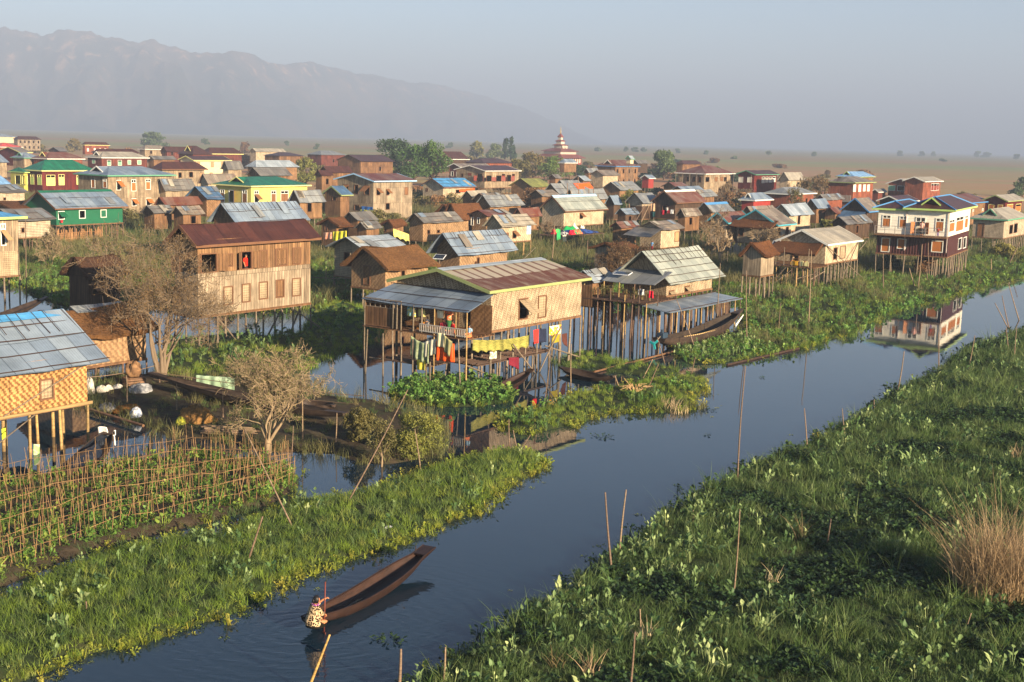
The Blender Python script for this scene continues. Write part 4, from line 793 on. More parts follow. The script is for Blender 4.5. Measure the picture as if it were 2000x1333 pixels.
L1 = polyw([(318, 715), (330, 738), (400, 722), (500, 738), (590, 722), (650, 698), (700, 682), (736, 658), (742, 620), (690, 596), (640, 596), (610, 618), (590, 650), (540, 662), (480, 652), (400, 660), (335, 668)])
DEB = polyw([(172, 770), (190, 742), (240, 730), (330, 738), (430, 742), (480, 755), (600, 765), (660, 778), (740, 785), (800, 805), (862, 850), (875, 875), (850, 892), (790, 902), (760, 908), (700, 902), (640, 884), (540, 882), (430, 862), (330, 852), (240, 815), (180, 800)])
ISL2 = polyw([(1085, 708), (1100, 700), (1130, 688), (1180, 700), (1240, 712), (1310, 718), (1330, 730), (1260, 735), (1200, 728), (1150, 718), (1110, 722)])
for nm, pl, ce, hh, mt, sd_, sp in (('canal_bank', RIGHT, .6, .25, GREENSOIL, 1, .35), ('canal_bank', LEFT, .4, .22, GREENSOIL, 2, .5), ('garden_bed', BED, .4, .2, MUD, 3, .5), ('canal_bank', ISLE, .4, .2, GREENSOIL, 4, .5),
                                ('canal_bank', TUFT, .3, .12, GREENSOIL, 5, .5), ('marsh_bank', L1, .5, .2, GREENSOIL, 6, .5), ('mud_bank', DEB, .4, .22, MUD, 7, .4), ('marsh_bank', ISL2, .3, .12, GREENSOIL, 8, .5)):
    bank(nm, pl, ce, hh, mt, sd_, sp)
SPIT = polyw([(1303, 664), (1308, 690), (1340, 709), (1400, 711), (1460, 701), (1490, 695), (1490, 655), (1462, 636), (1440, 646), (1400, 658), (1340, 664)])
bank('marsh_bank', SPIT, .4, .2, GREENSOIL, 9, .5)
MARSH = np.vstack([sh_w[2:], polyw([(2300, 470), (2200, 380), (-250, 330), (-300, 500)])])
# ---- plant prototypes (leaf by leaf), kept outside the scene and scattered as ground cover
PROTO = bpy.data.collections.new('ground_cover_plants')
def blades(nb, h, wd, spread, bend, seed, seg=3, up=.85):
    r = np.random.RandomState(seed); V, F_ = [], []
    for i in range(nb):
        a, rr = r.uniform(0, 6.28), spread * math.sqrt(r.rand()); b0 = np.array([rr * math.cos(a), rr * math.sin(a), -.05]); hd = r.uniform(0, 6.28)
        d = np.array([math.cos(hd), math.sin(hd), 0]); hh = h * r.uniform(.55, 1.15); bd = bend * r.uniform(.2, 1.3) * hh; tw = r.uniform(0, 3.14); s = np.array([math.cos(tw), math.sin(tw), 0]); base = len(V)
        for k in range(seg + 1):
            t = k / seg; p = b0 + d * bd * t ** 1.8 + np.array([0, 0, hh * (t - .25 * (bd / hh) * t * t)]); ww = wd * (1 - t * .92) * (0.7 + .6 * min(t * 3, 1)) * .5
            V += [p - s * ww, p + s * ww]
        for k in range(seg): F_.append([base + 2 * k, base + 2 * k + 1, base + 2 * k + 3, base + 2 * k + 2])
    return np.array(V), np.array(F_)
LEAFP = [(0, .0), (.14, .62), (.42, 1.0), (.75, .62), (1.0, .04)]
def leaves(nl, hmin, hmax, ln, wd, tilt, spread, seed, stalk=.012, heart=True):
    r = np.random.RandomState(seed); V, F_ = [], []
    for i in range(nl):
        a = r.uniform(0, 6.28); o = np.array([math.cos(a), math.sin(a), 0]); hh = r.uniform(hmin, hmax); rr = spread * r.uniform(.2, 1)
        root, top = np.array([0, 0, -.05]) + o * rr * .25, o * rr + np.array([0, 0, hh]); s = np.array([-o[1], o[0], 0]); base = len(V)
        V += [root - s * stalk, root + s * stalk, top + s * stalk * .7, top - s * stalk * .7]; F_.append([base, base + 1, base + 2, base + 3])
        el = math.radians(tilt + r.uniform(-28, 28)); L_, W_ = ln * r.uniform(.7, 1.25), wd * r.uniform(.75, 1.2); yaw = r.uniform(-.9, .9)
        o2 = o * math.cos(yaw) + s * math.sin(yaw); s2 = np.array([-o2[1], o2[0], 0])
        ax = o2 * math.cos(el) + np.array([0, 0, math.sin(el)]); nrm = np.cross(ax, s2); st0 = top - ax * L_ * (.22 if heart else 0.0); base = len(V)
        for (t, k) in LEAFP:
            c = st0 + ax * L_ * t - nrm * .12 * L_ * (t - .4) ** 2
            for e in (-1, 0, 1):
                back = -ax * L_ * .16 * (1 - t) * abs(e) * (k > 0) if heart else 0
                V.append(c + s2 * e * W_ * .5 * k + nrm * abs(e) * W_ * .14 * k + back)
        for j in range(4):
            for e in range(2): q = base + 3 * j + e; F_.append([q, q + 1, q + 4, q + 3])
    return np.array(V), np.array(F_)
def proto(name, VF, mat):
    o = np_mesh(name, VF[0], VF[1], mat, link=False); PROTO.objects.link(o); return o
_sc = [0]
def scatter(name, protos, xy, z, scl, rs, tilt=.18):
    """one ground-cover object: many small plants stood on the given points"""
    n = len(xy)
    if n == 0: return
    _sc[0] += 1
    c = bpy.data.collections.new('plants_for_' + name + str(_sc[0]))
    for p in dict.fromkeys(protos): c.objects.link(p)
    protos = list(dict.fromkeys(protos))
    me = bpy.data.meshes.new(name); me.vertices.add(n); me.vertices.foreach_set('co', np.column_stack([xy, np.broadcast_to(z, n)]).astype(np.float32).ravel())
    at_ = me.attributes.new('turn', 'FLOAT_VECTOR', 'POINT'); at_.data.foreach_set('vector', np.column_stack([rs.normal(0, tilt, n), rs.normal(0, tilt, n), rs.uniform(0, 6.28, n)]).astype(np.float32).ravel())
    at_ = me.attributes.new('size', 'FLOAT', 'POINT'); at_.data.foreach_set('value', np.asarray(scl, dtype=np.float32))
    at_ = me.attributes.new('pick', 'INT', 'POINT'); at_.data.foreach_set('value', rs.randint(0, len(protos), n).astype(np.int32))
    o = bpy.data.objects.new(name, me); COL.objects.link(o); struct(o, 'stuff')
    g = bpy.data.node_groups.new('scatter_' + name, 'GeometryNodeTree')
    g.interface.new_socket('Geometry', in_out='INPUT', socket_type='NodeSocketGeometry'); g.interface.new_socket('Geometry', in_out='OUTPUT', socket_type='NodeSocketGeometry')
    gi, go = g.nodes.new('NodeGroupInput'), g.nodes.new('NodeGroupOutput'); ci = g.nodes.new('GeometryNodeCollectionInfo'); ci.inputs[0].default_value = c; ci.inputs[1].default_value = True; ci.inputs[2].default_value = True
    ip = g.nodes.new('GeometryNodeInstanceOnPoints'); ip.inputs['Pick Instance'].default_value = True
    def na(nm, ty): x = g.nodes.new('GeometryNodeInputNamedAttribute'); x.data_type = ty; x.inputs[0].default_value = nm; return x.outputs[0]
    L_ = g.links.new; L_(gi.outputs[0], ip.inputs['Points']); L_(ci.outputs[0], ip.inputs['Instance']); L_(na('pick', 'INT'), ip.inputs['Instance Index']); L_(na('size', 'FLOAT'), ip.inputs['Scale'])
    e2r = g.nodes.new('FunctionNodeEulerToRotation'); L_(na('turn', 'FLOAT_VECTOR'), e2r.inputs[0]); L_(e2r.outputs[0], ip.inputs['Rotation']); L_(ip.outputs[0], go.inputs[0])
    md = o.modifiers.new('scatter', 'NODES'); md.node_group = g
    return o
def lf(s): return s ** .45
BANDS = [(20, 42, 1.0, 1.0), (42, 62, .62, 1.15), (62, 95, .36, 1.4), (95, 150, .15, 1.9), (150, 270, .045, 2.9)]
def sample(poly, dens, rs, edge=0.0, m=60):
    """points inside a polygon, thinner but larger with distance; returns xy, size factor, distance to the edge"""
    out = []; lo, hi = poly.min(0), poly.max(0)
    for (a, b2, k, s) in BANDS:
        y0, y1 = max(lo[1], a * .9), min(hi[1], b2 * 1.02)
        if y1 <= y0: continue
        n = int((hi[0] - lo[0]) * (y1 - y0) * dens * k)
        for ch in range(0, n, 400000):
            q = np.column_stack([rs.uniform(lo[0], hi[0], min(400000, n - ch)), rs.uniform(y0, y1, min(400000, n - ch))])
            Z = q[:, 1] * math.cos(PITCH) + CAMH * math.sin(PITCH)
            q = q[(Z >= a) & (Z < b2)]; q = q[inview(q, m=m)]; q = q[inpoly(q, poly)]
            if len(q): out.append((q, np.full(len(q), s)))
    if not out: return np.zeros((0, 2)), np.zeros(0), np.zeros(0)
    xy = np.vstack([o[0] for o in out]); s = np.concatenate([o[1] for o in out]); d = edge_dist(xy, poly)
    k = d > edge; return xy[k], s[k], d[k]
G_SUN = m_leaf('607c2c', '7d9034', '95994c', .35); G_MID = m_leaf('455c2c', '546a34', '707c48', .3); G_DRK = m_leaf('40562e', '526838', '717c4a', .3); G_OLD = m_leaf('565f38', '6c663e', '857a4e', .3)
T_PAL = m_leaf('75905a', '86985f', 'b4bc80', .35); T_MID = m_leaf('466038', '55703f', '84965c', .3); HY = m_leaf('2c4224', '24361b', '42582a', .2); HYL = m_leaf('4f7434', '5c8038', '86984a', .25); EDG = m_leaf('7a8a2e', '8f9438', 'a89c44', .35); REED = m_leaf('b39a74', '9a8262', 'c6b48e', .3); REED2 = m_leaf('948058', '786848', 'a89468', .3)
def fam(nm, mat, n, f): return [proto(nm, f(i), mat) for i in range(n)]
P_SUN = fam('grass_tuft', G_SUN, 4, lambda i: blades(26, .42, .02, .22, .7, 10 + i)); P_MID = fam('grass_tuft', G_MID, 4, lambda i: blades(26, .42, .018, .22, .75, 20 + i))
P_DRK = fam('grass_tuft', G_DRK, 4, lambda i: blades(26, .42, .018, .22, .75, 30 + i)); P_OLD = fam('grass_tuft', G_OLD, 3, lambda i: blades(20, .7, .02, .22, .5, 40 + i))
P_LONG = fam('long_grass', G_MID, 3, lambda i: blades(16, 1.0, .024, .2, .7, 50 + i, 4)); P_TPAL = fam('taro_plant', T_PAL, 4, lambda i: leaves(4, .45, .85, .22, .15, 55, .22, 60 + i)); P_TMID = fam('taro_plant', T_MID, 4, lambda i: leaves(6, .3, .7, .24, .17, 45, .25, 70 + i))
P_HY = fam('water_hyacinth', HY, 4, lambda i: leaves(13, .12, .32, .13, .12, 25, .26, 80 + i, heart=False)); P_HYL = fam('water_hyacinth', HYL, 4, lambda i: leaves(12, .2, .45, .16, .14, 45, .24, 90 + i, heart=False)); P_EDG = fam('edge_weed', EDG, 4, lambda i: leaves(16, .03, .2, .09, .08, 20, .26, 100 + i, heart=False))
rs = np.random.RandomState(3)
def zb(d, h=.2, sl=.45): return np.clip(d * sl, -.02, h) - .02
# right bank: long rough grass broken by dark hyacinth hollows and drifts of pale arrow-leaved taro
def patch(xy): return vnoise(xy, .34, 1) + .55 * vnoise(xy, .95, 2)
xy, s, d = sample(RIGHT, 20, rs); nz = patch(xy); k = (nz < .13) | (d < .5); hv = .45 + .75 * np.clip(vnoise(xy, 1.6, 5) * 1.6 + .5, 0, 1.2)
scatter('grass', P_DRK + P_MID[:1], xy[k], zb(d[k], .22, .35), s[k] * rs.uniform(.75, 1.25, k.sum()) * hv[k], rs)
xy, s, d = sample(RIGHT, 26, rs, .2); nz = patch(xy); k = nz > .1
scatter('water_hyacinth', P_HY, xy[k], zb(d[k], .2, .35), lf(s[k]) * rs.uniform(.5, .95, k.sum()), rs)
xy, s, d = sample(RIGHT, 6.5, rs); nz = vnoise(xy, .5, 7) + .5 * vnoise(xy, 1.7, 8); k = ((nz > .08) | ((d < 2.2) & (nz > -.15)) | (rs.rand(len(xy)) < .06)) & (patch(xy) < .2)
scatter('taro_leaves', P_TMID * 2 + P_TPAL, xy[k], zb(d[k], .2, .35), lf(s[k]) * rs.uniform(.42, .75, k.sum()), rs)
xy, s, d = sample(RIGHT, 1.6, rs); nz = vnoise(xy, .5, 9); k = nz > .1
scatter('long_grass', P_LONG, xy[k], zb(d[k], .2, .35), s[k] * rs.uniform(.6, 1.1, k.sum()), rs)
# left strip: fresh sunlit grass, yellow-green towards the water
xy, s, d = sample(LEFT, 22, rs); k = d > .5
scatter('grass', P_SUN[:2] + P_MID, xy[k], zb(d[k]), s[k] * rs.uniform(.6, 1.1, k.sum()), rs); scatter('grass', P_SUN, xy[~k], zb(d[~k]), s[~k] * rs.uniform(.5, .8, (~k).sum()), rs)
xy, s, d = sample(LEFT, 6, rs, .15); k = vnoise(xy, .6, 12) + .5 * vnoise(xy, 1.9, 13) > .16
scatter('taro_leaves', P_TMID + P_TPAL, xy[k], zb(d[k]), lf(s[k]) * rs.uniform(.38, .68, k.sum()), rs)
def fringe(poly, wdt, dens, name='edge_weed', pr=None, sc=(.6, 1.2)):
    big = poly; lo, hi = poly.min(0) - 1, poly.max(0) + 1
    pts = []
    for i in range(len(poly)):
        a, b2 = poly[i], poly[(i + 1) % len(poly)]; L_ = np.hypot(*(b2 - a)); n = int(L_ * wdt * dens)
        if n <= 0 or n > 40000: continue
        t = rs.rand(n)[:, None]; nn = np.array([b2[1] - a[1], a[0] - b2[0]]) / max(L_, 1e-6); pts.append(a + (b2 - a) * t + nn * rs.normal(0, wdt * .5, n)[:, None])
    xy = np.vstack(pts); xy = xy[inview(xy, m=60)]
    Z = xy[:, 1]; keep = rs.rand(len(xy)) < np.clip(40 / np.maximum(Z, 20), .2, 1); xy = xy[keep]
    scatter(name, pr or P_EDG, xy, .0, rs.uniform(*sc, len(xy)) * np.clip(xy[:, 1] / 45, .9, 1.25), rs)
fringe(LEFT, .5, 16); fringe(RIGHT, .5, 10, pr=P_HY + P_EDG[:1]); fringe(ISLE, .5, 12); fringe(TUFT, .35, 12, pr=P_HYL + P_EDG); fringe(L1, .6, 8, pr=P_SUN); fringe(BED, .5, 8, pr=P_EDG + P_DRK)
fringe(DEB, .7, 8, pr=P_OLD); fringe(ISL2, .4, 10, pr=P_MID)
# the marsh the village stands in
def off_houses(xy, m=.3):
    k = np.ones(len(xy), bool)
    for h in HS.values():
        v = xy - np.array(h.B0)[:2]; u = v @ np.array(h.d1)[:2]; t = v @ np.array(h.d2)[:2]
        k &= ~((u > m) & (u < h.L - m) & (t > m) & (t < h.W - m))
    h = HS['n5']; v = xy - np.array(h.B0)[:2]; u = v @ np.array(h.d1)[:2]; t = v @ np.array(h.d2)[:2]
    k &= ~((u > -7.2) & (u < h.L + 1) & (t > -3.75) & (t < 1))   # open water where the longtail boat lies
    return k
for pl, dn in ((ISLE, 14), (ISL2, 9), (L1, 9), (SPIT, 8)):
    xy, s, d = sample(pl, dn, rs); k = off_houses(xy); xy, s, d = xy[k], s[k], d[k]; scatter('grass', P_SUN, xy, zb(d), s ** .6 * rs.uniform(.4, .8, len(xy)), rs)
xy, s, d = sample(ISLE, 9, rs); k = vnoise(xy, .5, 14) > .18; scatter('water_hyacinth', P_HYL + P_TMID, xy[k], zb(d[k]), lf(s[k]) * rs.uniform(.42, .75, k.sum()), rs)
xy, s, d = sample(SPIT, 26, rs); k = off_houses(xy); xy, s, d = xy[k], s[k], d[k]; scatter('water_hyacinth', P_HYL + P_TPAL[:2], xy, zb(d), lf(s) * rs.uniform(.28, .55, len(xy)), rs); fringe(SPIT, .4, 8)
xy, s, d = sample(TUFT, 26, rs); scatter('water_hyacinth', P_HYL, xy, zb(d), lf(s) * rs.uniform(.4, .75, len(xy)), rs)
xy, s, d = sample(L1, 3, rs); k = vnoise(xy, .5, 15) > .0; scatter('taro_leaves', P_TMID, xy[k], zb(d[k]), lf(s[k]) * rs.uniform(.55, 1.0, k.sum()), rs)
xy, s, d = sample(DEB, 6, rs); k = vnoise(xy, .7, 16) > .02; scatter('grass', P_OLD + P_MID[:1] + P_DRK[:1], xy[k], zb(d[k]), s[k] * rs.uniform(.35, .8, k.sum()), rs)
xy, s, d = sample(BED, 7, rs); scatter('grass', P_DRK + P_OLD[:1], xy, zb(d), s * rs.uniform(.3, .6, len(xy)), rs)
xy, s, d = sample(MARSH, 17, rs); k = off_houses(xy); xy, s, d = xy[k], s[k], d[k]; nz = vnoise(xy, .16, 21); nr_ = xy[:, 1] < 100
k = (nz < .25) & ~((d < 6) & (rs.rand(len(xy)) < .5)); far_ = (xy[:, 1] > 105) & (d > 13)
scatter('grass', P_OLD + P_DRK[:2], xy[k & far_], .1, s[k & far_] * rs.uniform(.5, 1.1, (k & far_).sum()), rs); k = k & ~far_
scatter('grass', P_MID + P_SUN + P_OLD[:1], xy[k], .1, np.where(d[k] < 13, s[k] ** .6, s[k]) * rs.uniform(.6, 1.15, k.sum()), rs)
k = (d < 11) & (nz > -.3); scatter('water_hyacinth', P_HYL * 1 + P_TMID[:1], xy[k][::2], .12, lf(s[k][::2]) * rs.uniform(.4, .75, k.sum())[::2], rs)
k = (nz > .2) & (rs.rand(len(xy)) < .45); scatter('grass', P_OLD, xy[k], .1, s[k] * rs.uniform(.6, 1.2, k.sum()), rs)
fringe(np.vstack([sh_w[2:-2], sh_w[2:-2][::-1] + np.array([.0, .6])]), .6, 5, pr=P_HYL + P_SUN[:2] + P_EDG)

# scum and loose weed drifting along the banks
def drift(poly, n, out):
    pts = []
    for i in range(len(poly)):
        a, b2 = poly[i], poly[(i + 1) % len(poly)]; L_ = np.hypot(*(b2 - a)); m = int(min(L_, 60) * n)
        if m: t = rs.rand(m)[:, None]; nn = np.array([b2[1] - a[1], a[0] - b2[0]]) / max(L_, 1e-6); pts.append(a + (b2 - a) * t + nn * (rs.exponential(out, m) * rs.choice([-1, 1], m))[:, None])
    xy = np.vstack(pts); xy = xy[inview(xy, m=30)]; xy = xy[~inpoly(xy, poly)]; k = vnoise(xy, .9, 31) > .0
    scatter('floating_weed', P_FLO, xy[k], .0, rs.uniform(.4, 1.0, k.sum()), rs, .05)
P_FLO = fam('floating_weed', EDG, 3, lambda i: leaves(9, .0, .025, .06, .055, 4, .16, 500 + i, heart=False))
drift(LEFT, 9, .3); drift(RIGHT, 7, .3); drift(ISLE, 8, .4); drift(sh_w[6:-2], 5, .4)
# ================================================================ trees
BARK = m_bark('766654'); BARKG = m_bark('8f7c62'); BARKD = m_bark('4a3a2c')
TW_B = m_leaf('74593a', '645034', '80683f', .2); TW_G = m_leaf('6a6836', '5d5c32', '807840', .25)
LF = {'g': m_leaf('3f5a2c', '4d6a30', '6f8038', .2), 'd': m_leaf('33482a', '3d5230', '55663a', .2), 'y': m_leaf('6f7636', '7d7a3a', '8f8544', .25), 'o': m_leaf('6a6238', '5d5a34', '7a6a40', .2), 'b': m_leaf('7d5d3c', '6a4e34', '8f6c46', .2), 'gr': m_leaf('56663f', '62724a', '7d8558', .2)}
def quads_cloud(P, size, r, flat=.0):
    """leaf-sized faces at the given points, each turned its own way"""
    n = len(P); a = r.normal(size=(n, 3)); a /= np.linalg.norm(a, axis=1)[:, None]; b2 = np.cross(a, r.normal(size=(n, 3))); b2 /= np.linalg.norm(b2, axis=1)[:, None] + 1e-9
    s = (size * r.uniform(.55, 1.3, n))[:, None]; V = np.stack([P - a * s * .9, P - b2 * s * .38, P + a * s * .9, P + b2 * s * .38], 1).reshape(-1, 3)
    return V, np.arange(4 * n).reshape(-1, 4)
def limb_system(h, spread, r, levels, n0, lean=0.0, fork=.2, droop=.0):
    """branch polylines: list of (points, radii, level)"""
    out = []
    def grow(p, d, L_, rad, lv):
        k = 5; pts, rr = [p], [rad]; q = p.copy()
        for i in range(k):
            d = d + r.normal(0, .13 + .03 * lv, 3); d[2] += .07 - droop * lv; d /= np.linalg.norm(d); q = q + d * L_ / k; pts.append(q.copy()); rr.append(rad * (1 - .62 * (i + 1) / k))
        out.append((pts, rr, lv))
        if lv < levels:
            m = r.randint(3, 6) if lv < levels - 1 else r.randint(5, 8)
            for c in range(m):
                t = r.uniform(.3, 1.0); i = min(int(t * k), k - 1); b0 = pts[i] + (pts[i + 1] - pts[i]) * (t * k - i)
                az = r.uniform(0, 6.28); sd_ = np.cross(d, [math.cos(az), math.sin(az), .3]); sd_ /= np.linalg.norm(sd_) + 1e-9
                nd = d * r.uniform(.45, .9) + sd_ * r.uniform(.45, .85) * spread; nd /= np.linalg.norm(nd)
                grow(b0, nd, L_ * r.uniform(.45, .72), rr[i] * .55, lv + 1)
    for i in range(n0):
        az = 6.28 * i / n0 + r.uniform(-.5, .5); tl = spread * r.uniform(.15, .75) if n0 > 1 else .05
        d = np.array([math.cos(az) * tl + lean, math.sin(az) * tl, 1.0]); d /= np.linalg.norm(d); grow(np.array([0, 0, -.3]) + d * 0, d, h * r.uniform(.42, .6), h * .014 * r.uniform(.7, 1.1) * (1.3 if n0 == 1 else 1), 0)
    return out
def bare_tree(base, topy, spread, seed, label, levels=4, n0=3, leaf=.045, nleaf=2500, mat=TW_B, bark=BARK, name='bare_tree', group=None, h=None, trunk_h=0.0, z=.15):
    B_ = at(base[0], base[1], z); h = h or max(height_at(B_, topy) - z, 1.0); r = np.random.RandomState(seed); T = thing(name, label, 'tree', B_, r.uniform(0, 6.28), group); Zt = (B_ - CAM).dot(CFW); leaf = max(leaf, Zt * .0006)
    LS = limb_system(h, spread, r, levels, n0); top = max(p[2] for (pts, _, lv) in LS for p in pts); k = (h - trunk_h) / top
    mb = MB(); tw = MB(); tips = []
    if trunk_h: mb.tube([(0, 0, -.4), (.03, 0, trunk_h * .5), (0, 0, trunk_h + .2)], [h * .035, h * .03, h * .024], 8)
    for pts, rr, lv in LS:
        pp = [np.array(p) * k + np.array([0, 0, trunk_h]) for p in pts]
        if lv <= 1: mb.tube(pp, [max(x * k, .012) for x in rr], 6 if lv == 0 else 5, cap=False)
        else: tw.tube(pp, [max(x * k, .008, Zt * .00011) for x in rr], 3, cap=False)
        if lv >= levels - 1: tips += [pp[i] + (pp[i + 1] - pp[i]) * t for i in range(5) for t in r.rand(2)]
    mb.build('trunk', bark, T, True); tw.build('branches', bark, T)
    if nleaf:
        tips = np.array(tips); P = tips[r.randint(0, len(tips), nleaf)] + r.normal(0, .07 * h / 6, (nleaf, 3)); V, F_ = quads_cloud(P, leaf, r); np_mesh('crown', V, F_, mat, T)
    return T
def leafy_tree(base, topy, wpx, seed, label, lf='g', leaf=None, n=3200, lobes=13, name='leafy_tree', group=None, low=.04, cat='tree', bark=BARKD, z=.15, tall=False):
    B_ = at(base[0], base[1], z); h = max(height_at(B_, topy) - z, .8); Z = (B_ - CAM).dot(CFW); R_ = wpx / PF * Z / 2 * 1.4; n = int(n * 1.5); r = np.random.RandomState(seed)
    T = thing(name, label, cat, B_, 0, group); leaf = leaf or max(.10, Z * .0011)
    mb = MB(); cs = []
    for i in range(lobes):
        a = r.uniform(0, 6.28); q = math.sqrt(r.rand()) * .72; zz = r.uniform(low + .1, .86); tp = (1 - .55 * zz) if not tall else 1.0
        c = np.array([math.cos(a) * q * R_ * tp, math.sin(a) * q * R_ * tp, zz * h]); cs.append((c, R_ * r.uniform(.3, .52) * (tp if not tall else .8), h * r.uniform(.13, .22)))
    cs.append((np.array([0, 0, h * .84]), R_ * .38, h * .16))
    hb = h * low
    mb.tube([(0, 0, -.3), (.02 * h, 0, hb * .6), (0, 0, hb + .25 * h)], [h * .03, h * .024, h * .014], 7)
    for c, _, _ in cs: mb.tube([(0, 0, hb * .7), tuple(c * .55 + np.array([0, 0, hb * .35])), tuple(c)], [h * .014, h * .009, h * .003], 4, cap=False)
    mb.build('trunk', bark, T, True)
    P = []
    for c, rx, rz in cs:
        m = int(n / len(cs)); d = r.normal(size=(m, 3)); d /= np.linalg.norm(d, axis=1)[:, None]; d *= (r.uniform(.35, 1, m) ** .5)[:, None] * (1 + .18 * np.sin(d[:, :1] * 7 + d[:, 1:2] * 5))
        P.append(c + d * np.array([rx, rx, rz]))
    P = np.vstack(P); P = P[P[:, 2] > h * low * .5]; V, F_ = quads_cloud(P, leaf, r); np_mesh('crown', V, F_, LF[lf], T); return T
# the bare trees
bare_tree((318, 742), 405, 1.35, 3, 'big many-stemmed bare tree with rusty brown twigs, left of the tall plank house', levels=4, n0=7, leaf=.045, nleaf=15000, mat=TW_B)
bare_tree((523, 878), 655, 1.0, 8, 'small bare tree with a short stout trunk on the mud bank beside the moored canoe', levels=4, n0=9, leaf=.035, nleaf=11000, mat=TW_G, bark=BARKG, trunk_h=.5)
bare_tree((772, 424), 345, .8, 12, 'pale bare tree in front of the tall grey two-storey house', levels=4, n0=4, leaf=.09, nleaf=2600, mat=TW_B, bark=BARKG)
bare_tree((1385, 500), 420, .8, 14, 'forked bare tree with thick pale limbs, left of the lattice gables', levels=3, n0=3, leaf=.05, nleaf=500, bark=BARKG)
bare_tree((1409, 520), 398, .6, 15, 'tall thin bare tree in front of the lattice gables', levels=4, n0=1, leaf=.07, nleaf=1200, bark=BARKG)
bare_tree((1541, 440), 358, .8, 16, 'slender tree with sparse olive leaves right of the teal trimmed gables', levels=4, n0=1, leaf=.11, nleaf=2200, mat=TW_G, trunk_h=1.6)
bare_tree((1585, 425), 338, .9, 17, 'wide bare tree with a hazy brown crown, in front of the wide low hipped roof', levels=4, n0=2, leaf=.13, nleaf=3500, mat=TW_B, trunk_h=1.2)
bare_tree((1610, 410), 347, .9, 18, 'second bare tree with a hazy brown crown, touching the brick red house', levels=4, n0=2, leaf=.13, nleaf=3000, mat=TW_B, trunk_h=1.2)
bare_tree((1200, 556), 455, 1.1, 19, 'low spreading brown bush-like tree in front of the windowless plank shed', levels=4, n0=5, leaf=.07, nleaf=4500, mat=TW_B, bark=BARKD)
bare_tree((1255, 548), 464, 1.1, 20, 'rusty brown spreading bush right beside the windowless plank shed', levels=4, n0=5, leaf=.07, nleaf=3500, mat=TW_B, bark=BARKD)
bare_tree((1500, 520), 437, .8, 22, 'thin grey bare shrub behind the small thatched hut on stilts', levels=4, n0=5, leaf=.05, nleaf=700, bark=BARKG, name='bare_shrub')
bare_tree((100, 520), 428, .9, 23, 'grey leafless shrub below the green walled house', levels=4, n0=5, leaf=.06, nleaf=1800, mat=TW_G, bark=BARKG, name='bare_shrub')
bare_tree((225, 540), 432, .9, 24, 'olive bare shrub between the green walled house and the dark thatched hut', levels=4, n0=5, leaf=.07, nleaf=3500, mat=TW_G, name='bare_shrub')
bare_tree((1420, 395), 350, .8, 25, 'pale twiggy tree in front of the two-storey veranda house', levels=4, n0=3, leaf=.1, nleaf=900, bark=BARKG)
# leafy trees and bushes
leafy_tree((298, 290), 257, 62, 31, 'lone rounded dark green tree at the far left edge of the village', 'gr', n=1800)
leafy_tree((145, 297), 270, 32, 32, 'small brownish tree right of the tall pale far house', 'o', n=1000)
leafy_tree((68, 300), 274, 38, 33, 'thin olive tree in front of the tall pale far house', 'o', n=800)
leafy_tree((768, 350), 270, 84, 34, 'dark spiky topped tree, left member of the leafy grove', 'd', n=3200, lobes=12)
leafy_tree((808, 354), 282, 88, 35, 'bright green rounded tree in the middle of the leafy grove', 'g', n=3200)
leafy_tree((845, 360), 275, 78, 36, 'tall bright green tree on the right of the leafy grove', 'g', n=3400, lobes=11)
leafy_tree((742, 352), 304, 70, 37, 'yellow-green bamboo-like bush at the front of the leafy grove', 'y', n=1800, name='bush', cat='bush')
leafy_tree((700, 356), 318, 36, 38, 'low green bush in front of the maroon roofs left of the grove', 'y', n=1200, name='bush', cat='bush')
leafy_tree((597, 360), 306, 48, 39, 'yellow-olive feathery tree behind the green roof of the yellow house', 'y', n=1700, lobes=12)
leafy_tree((625, 350), 322, 30, 40, 'low olive bush right of the yellow-olive feathery tree', 'o', n=900, name='bush', cat='bush')
leafy_tree((478, 330), 300, 40, 41, 'hazy brown leafless-looking tree behind the cream gabled house', 'b', n=900)
leafy_tree((477, 300), 277, 22, 42, 'small grey twig tree on the plain edge above the maroon halls', 'b', n=500)
leafy_tree((930, 310), 275, 30, 43, 'ragged yellow-green bamboo clump left of the far twin trees', 'y', n=900, name='bamboo_clump', cat='bamboo')
leafy_tree((965, 312), 280, 32, 44, 'grey-green rounded tree left of the far twin trees', 'gr', n=1200)
leafy_tree((986, 312), 270, 14, 45, 'slim upright far tree, shorter of the twin trees', 'd', n=900, tall=True, low=.05)
leafy_tree((998, 313), 267, 15, 46, 'slim upright far tree, taller of the twin trees', 'd', n=1000, tall=True, low=.05)
leafy_tree((1040, 348), 298, 84, 47, 'broad olive thicket in front of the pagoda hall', 'o', n=2200, low=.05, name='thicket', cat='bush')
leafy_tree((1082, 352), 304, 66, 48, 'greener thicket below the pagoda spire', 'g', n=1700, low=.05, name='thicket', cat='bush')
leafy_tree((1010, 352), 310, 62, 49, 'dull brown-green thicket right of the long bleached house', 'o', n=1600, low=.05, name='thicket', cat='bush')
leafy_tree((1133, 345), 322, 34, 50, 'dark rounded bush right of the small orange plank house', 'd', n=1000, low=.05, name='bush', cat='bush')
leafy_tree((1295, 352), 292, 66, 51, 'large round solitary dark green tree on the right of the village', 'gr', n=4200, lobes=14, low=.1)
leafy_tree((1262, 378), 350, 50, 52, 'dense green bush below the large round tree', 'd', n=1400, low=.05, name='bush', cat='bush')
leafy_tree((1325, 372), 340, 40, 53, 'shadowy bush left of the veranda house', 'd', n=1200, low=.05, name='bush', cat='bush')
leafy_tree((1179, 372), 348, 28, 54, 'green bush right of the white gabled shack', 'g', n=800, low=.05, name='bush', cat='bush')
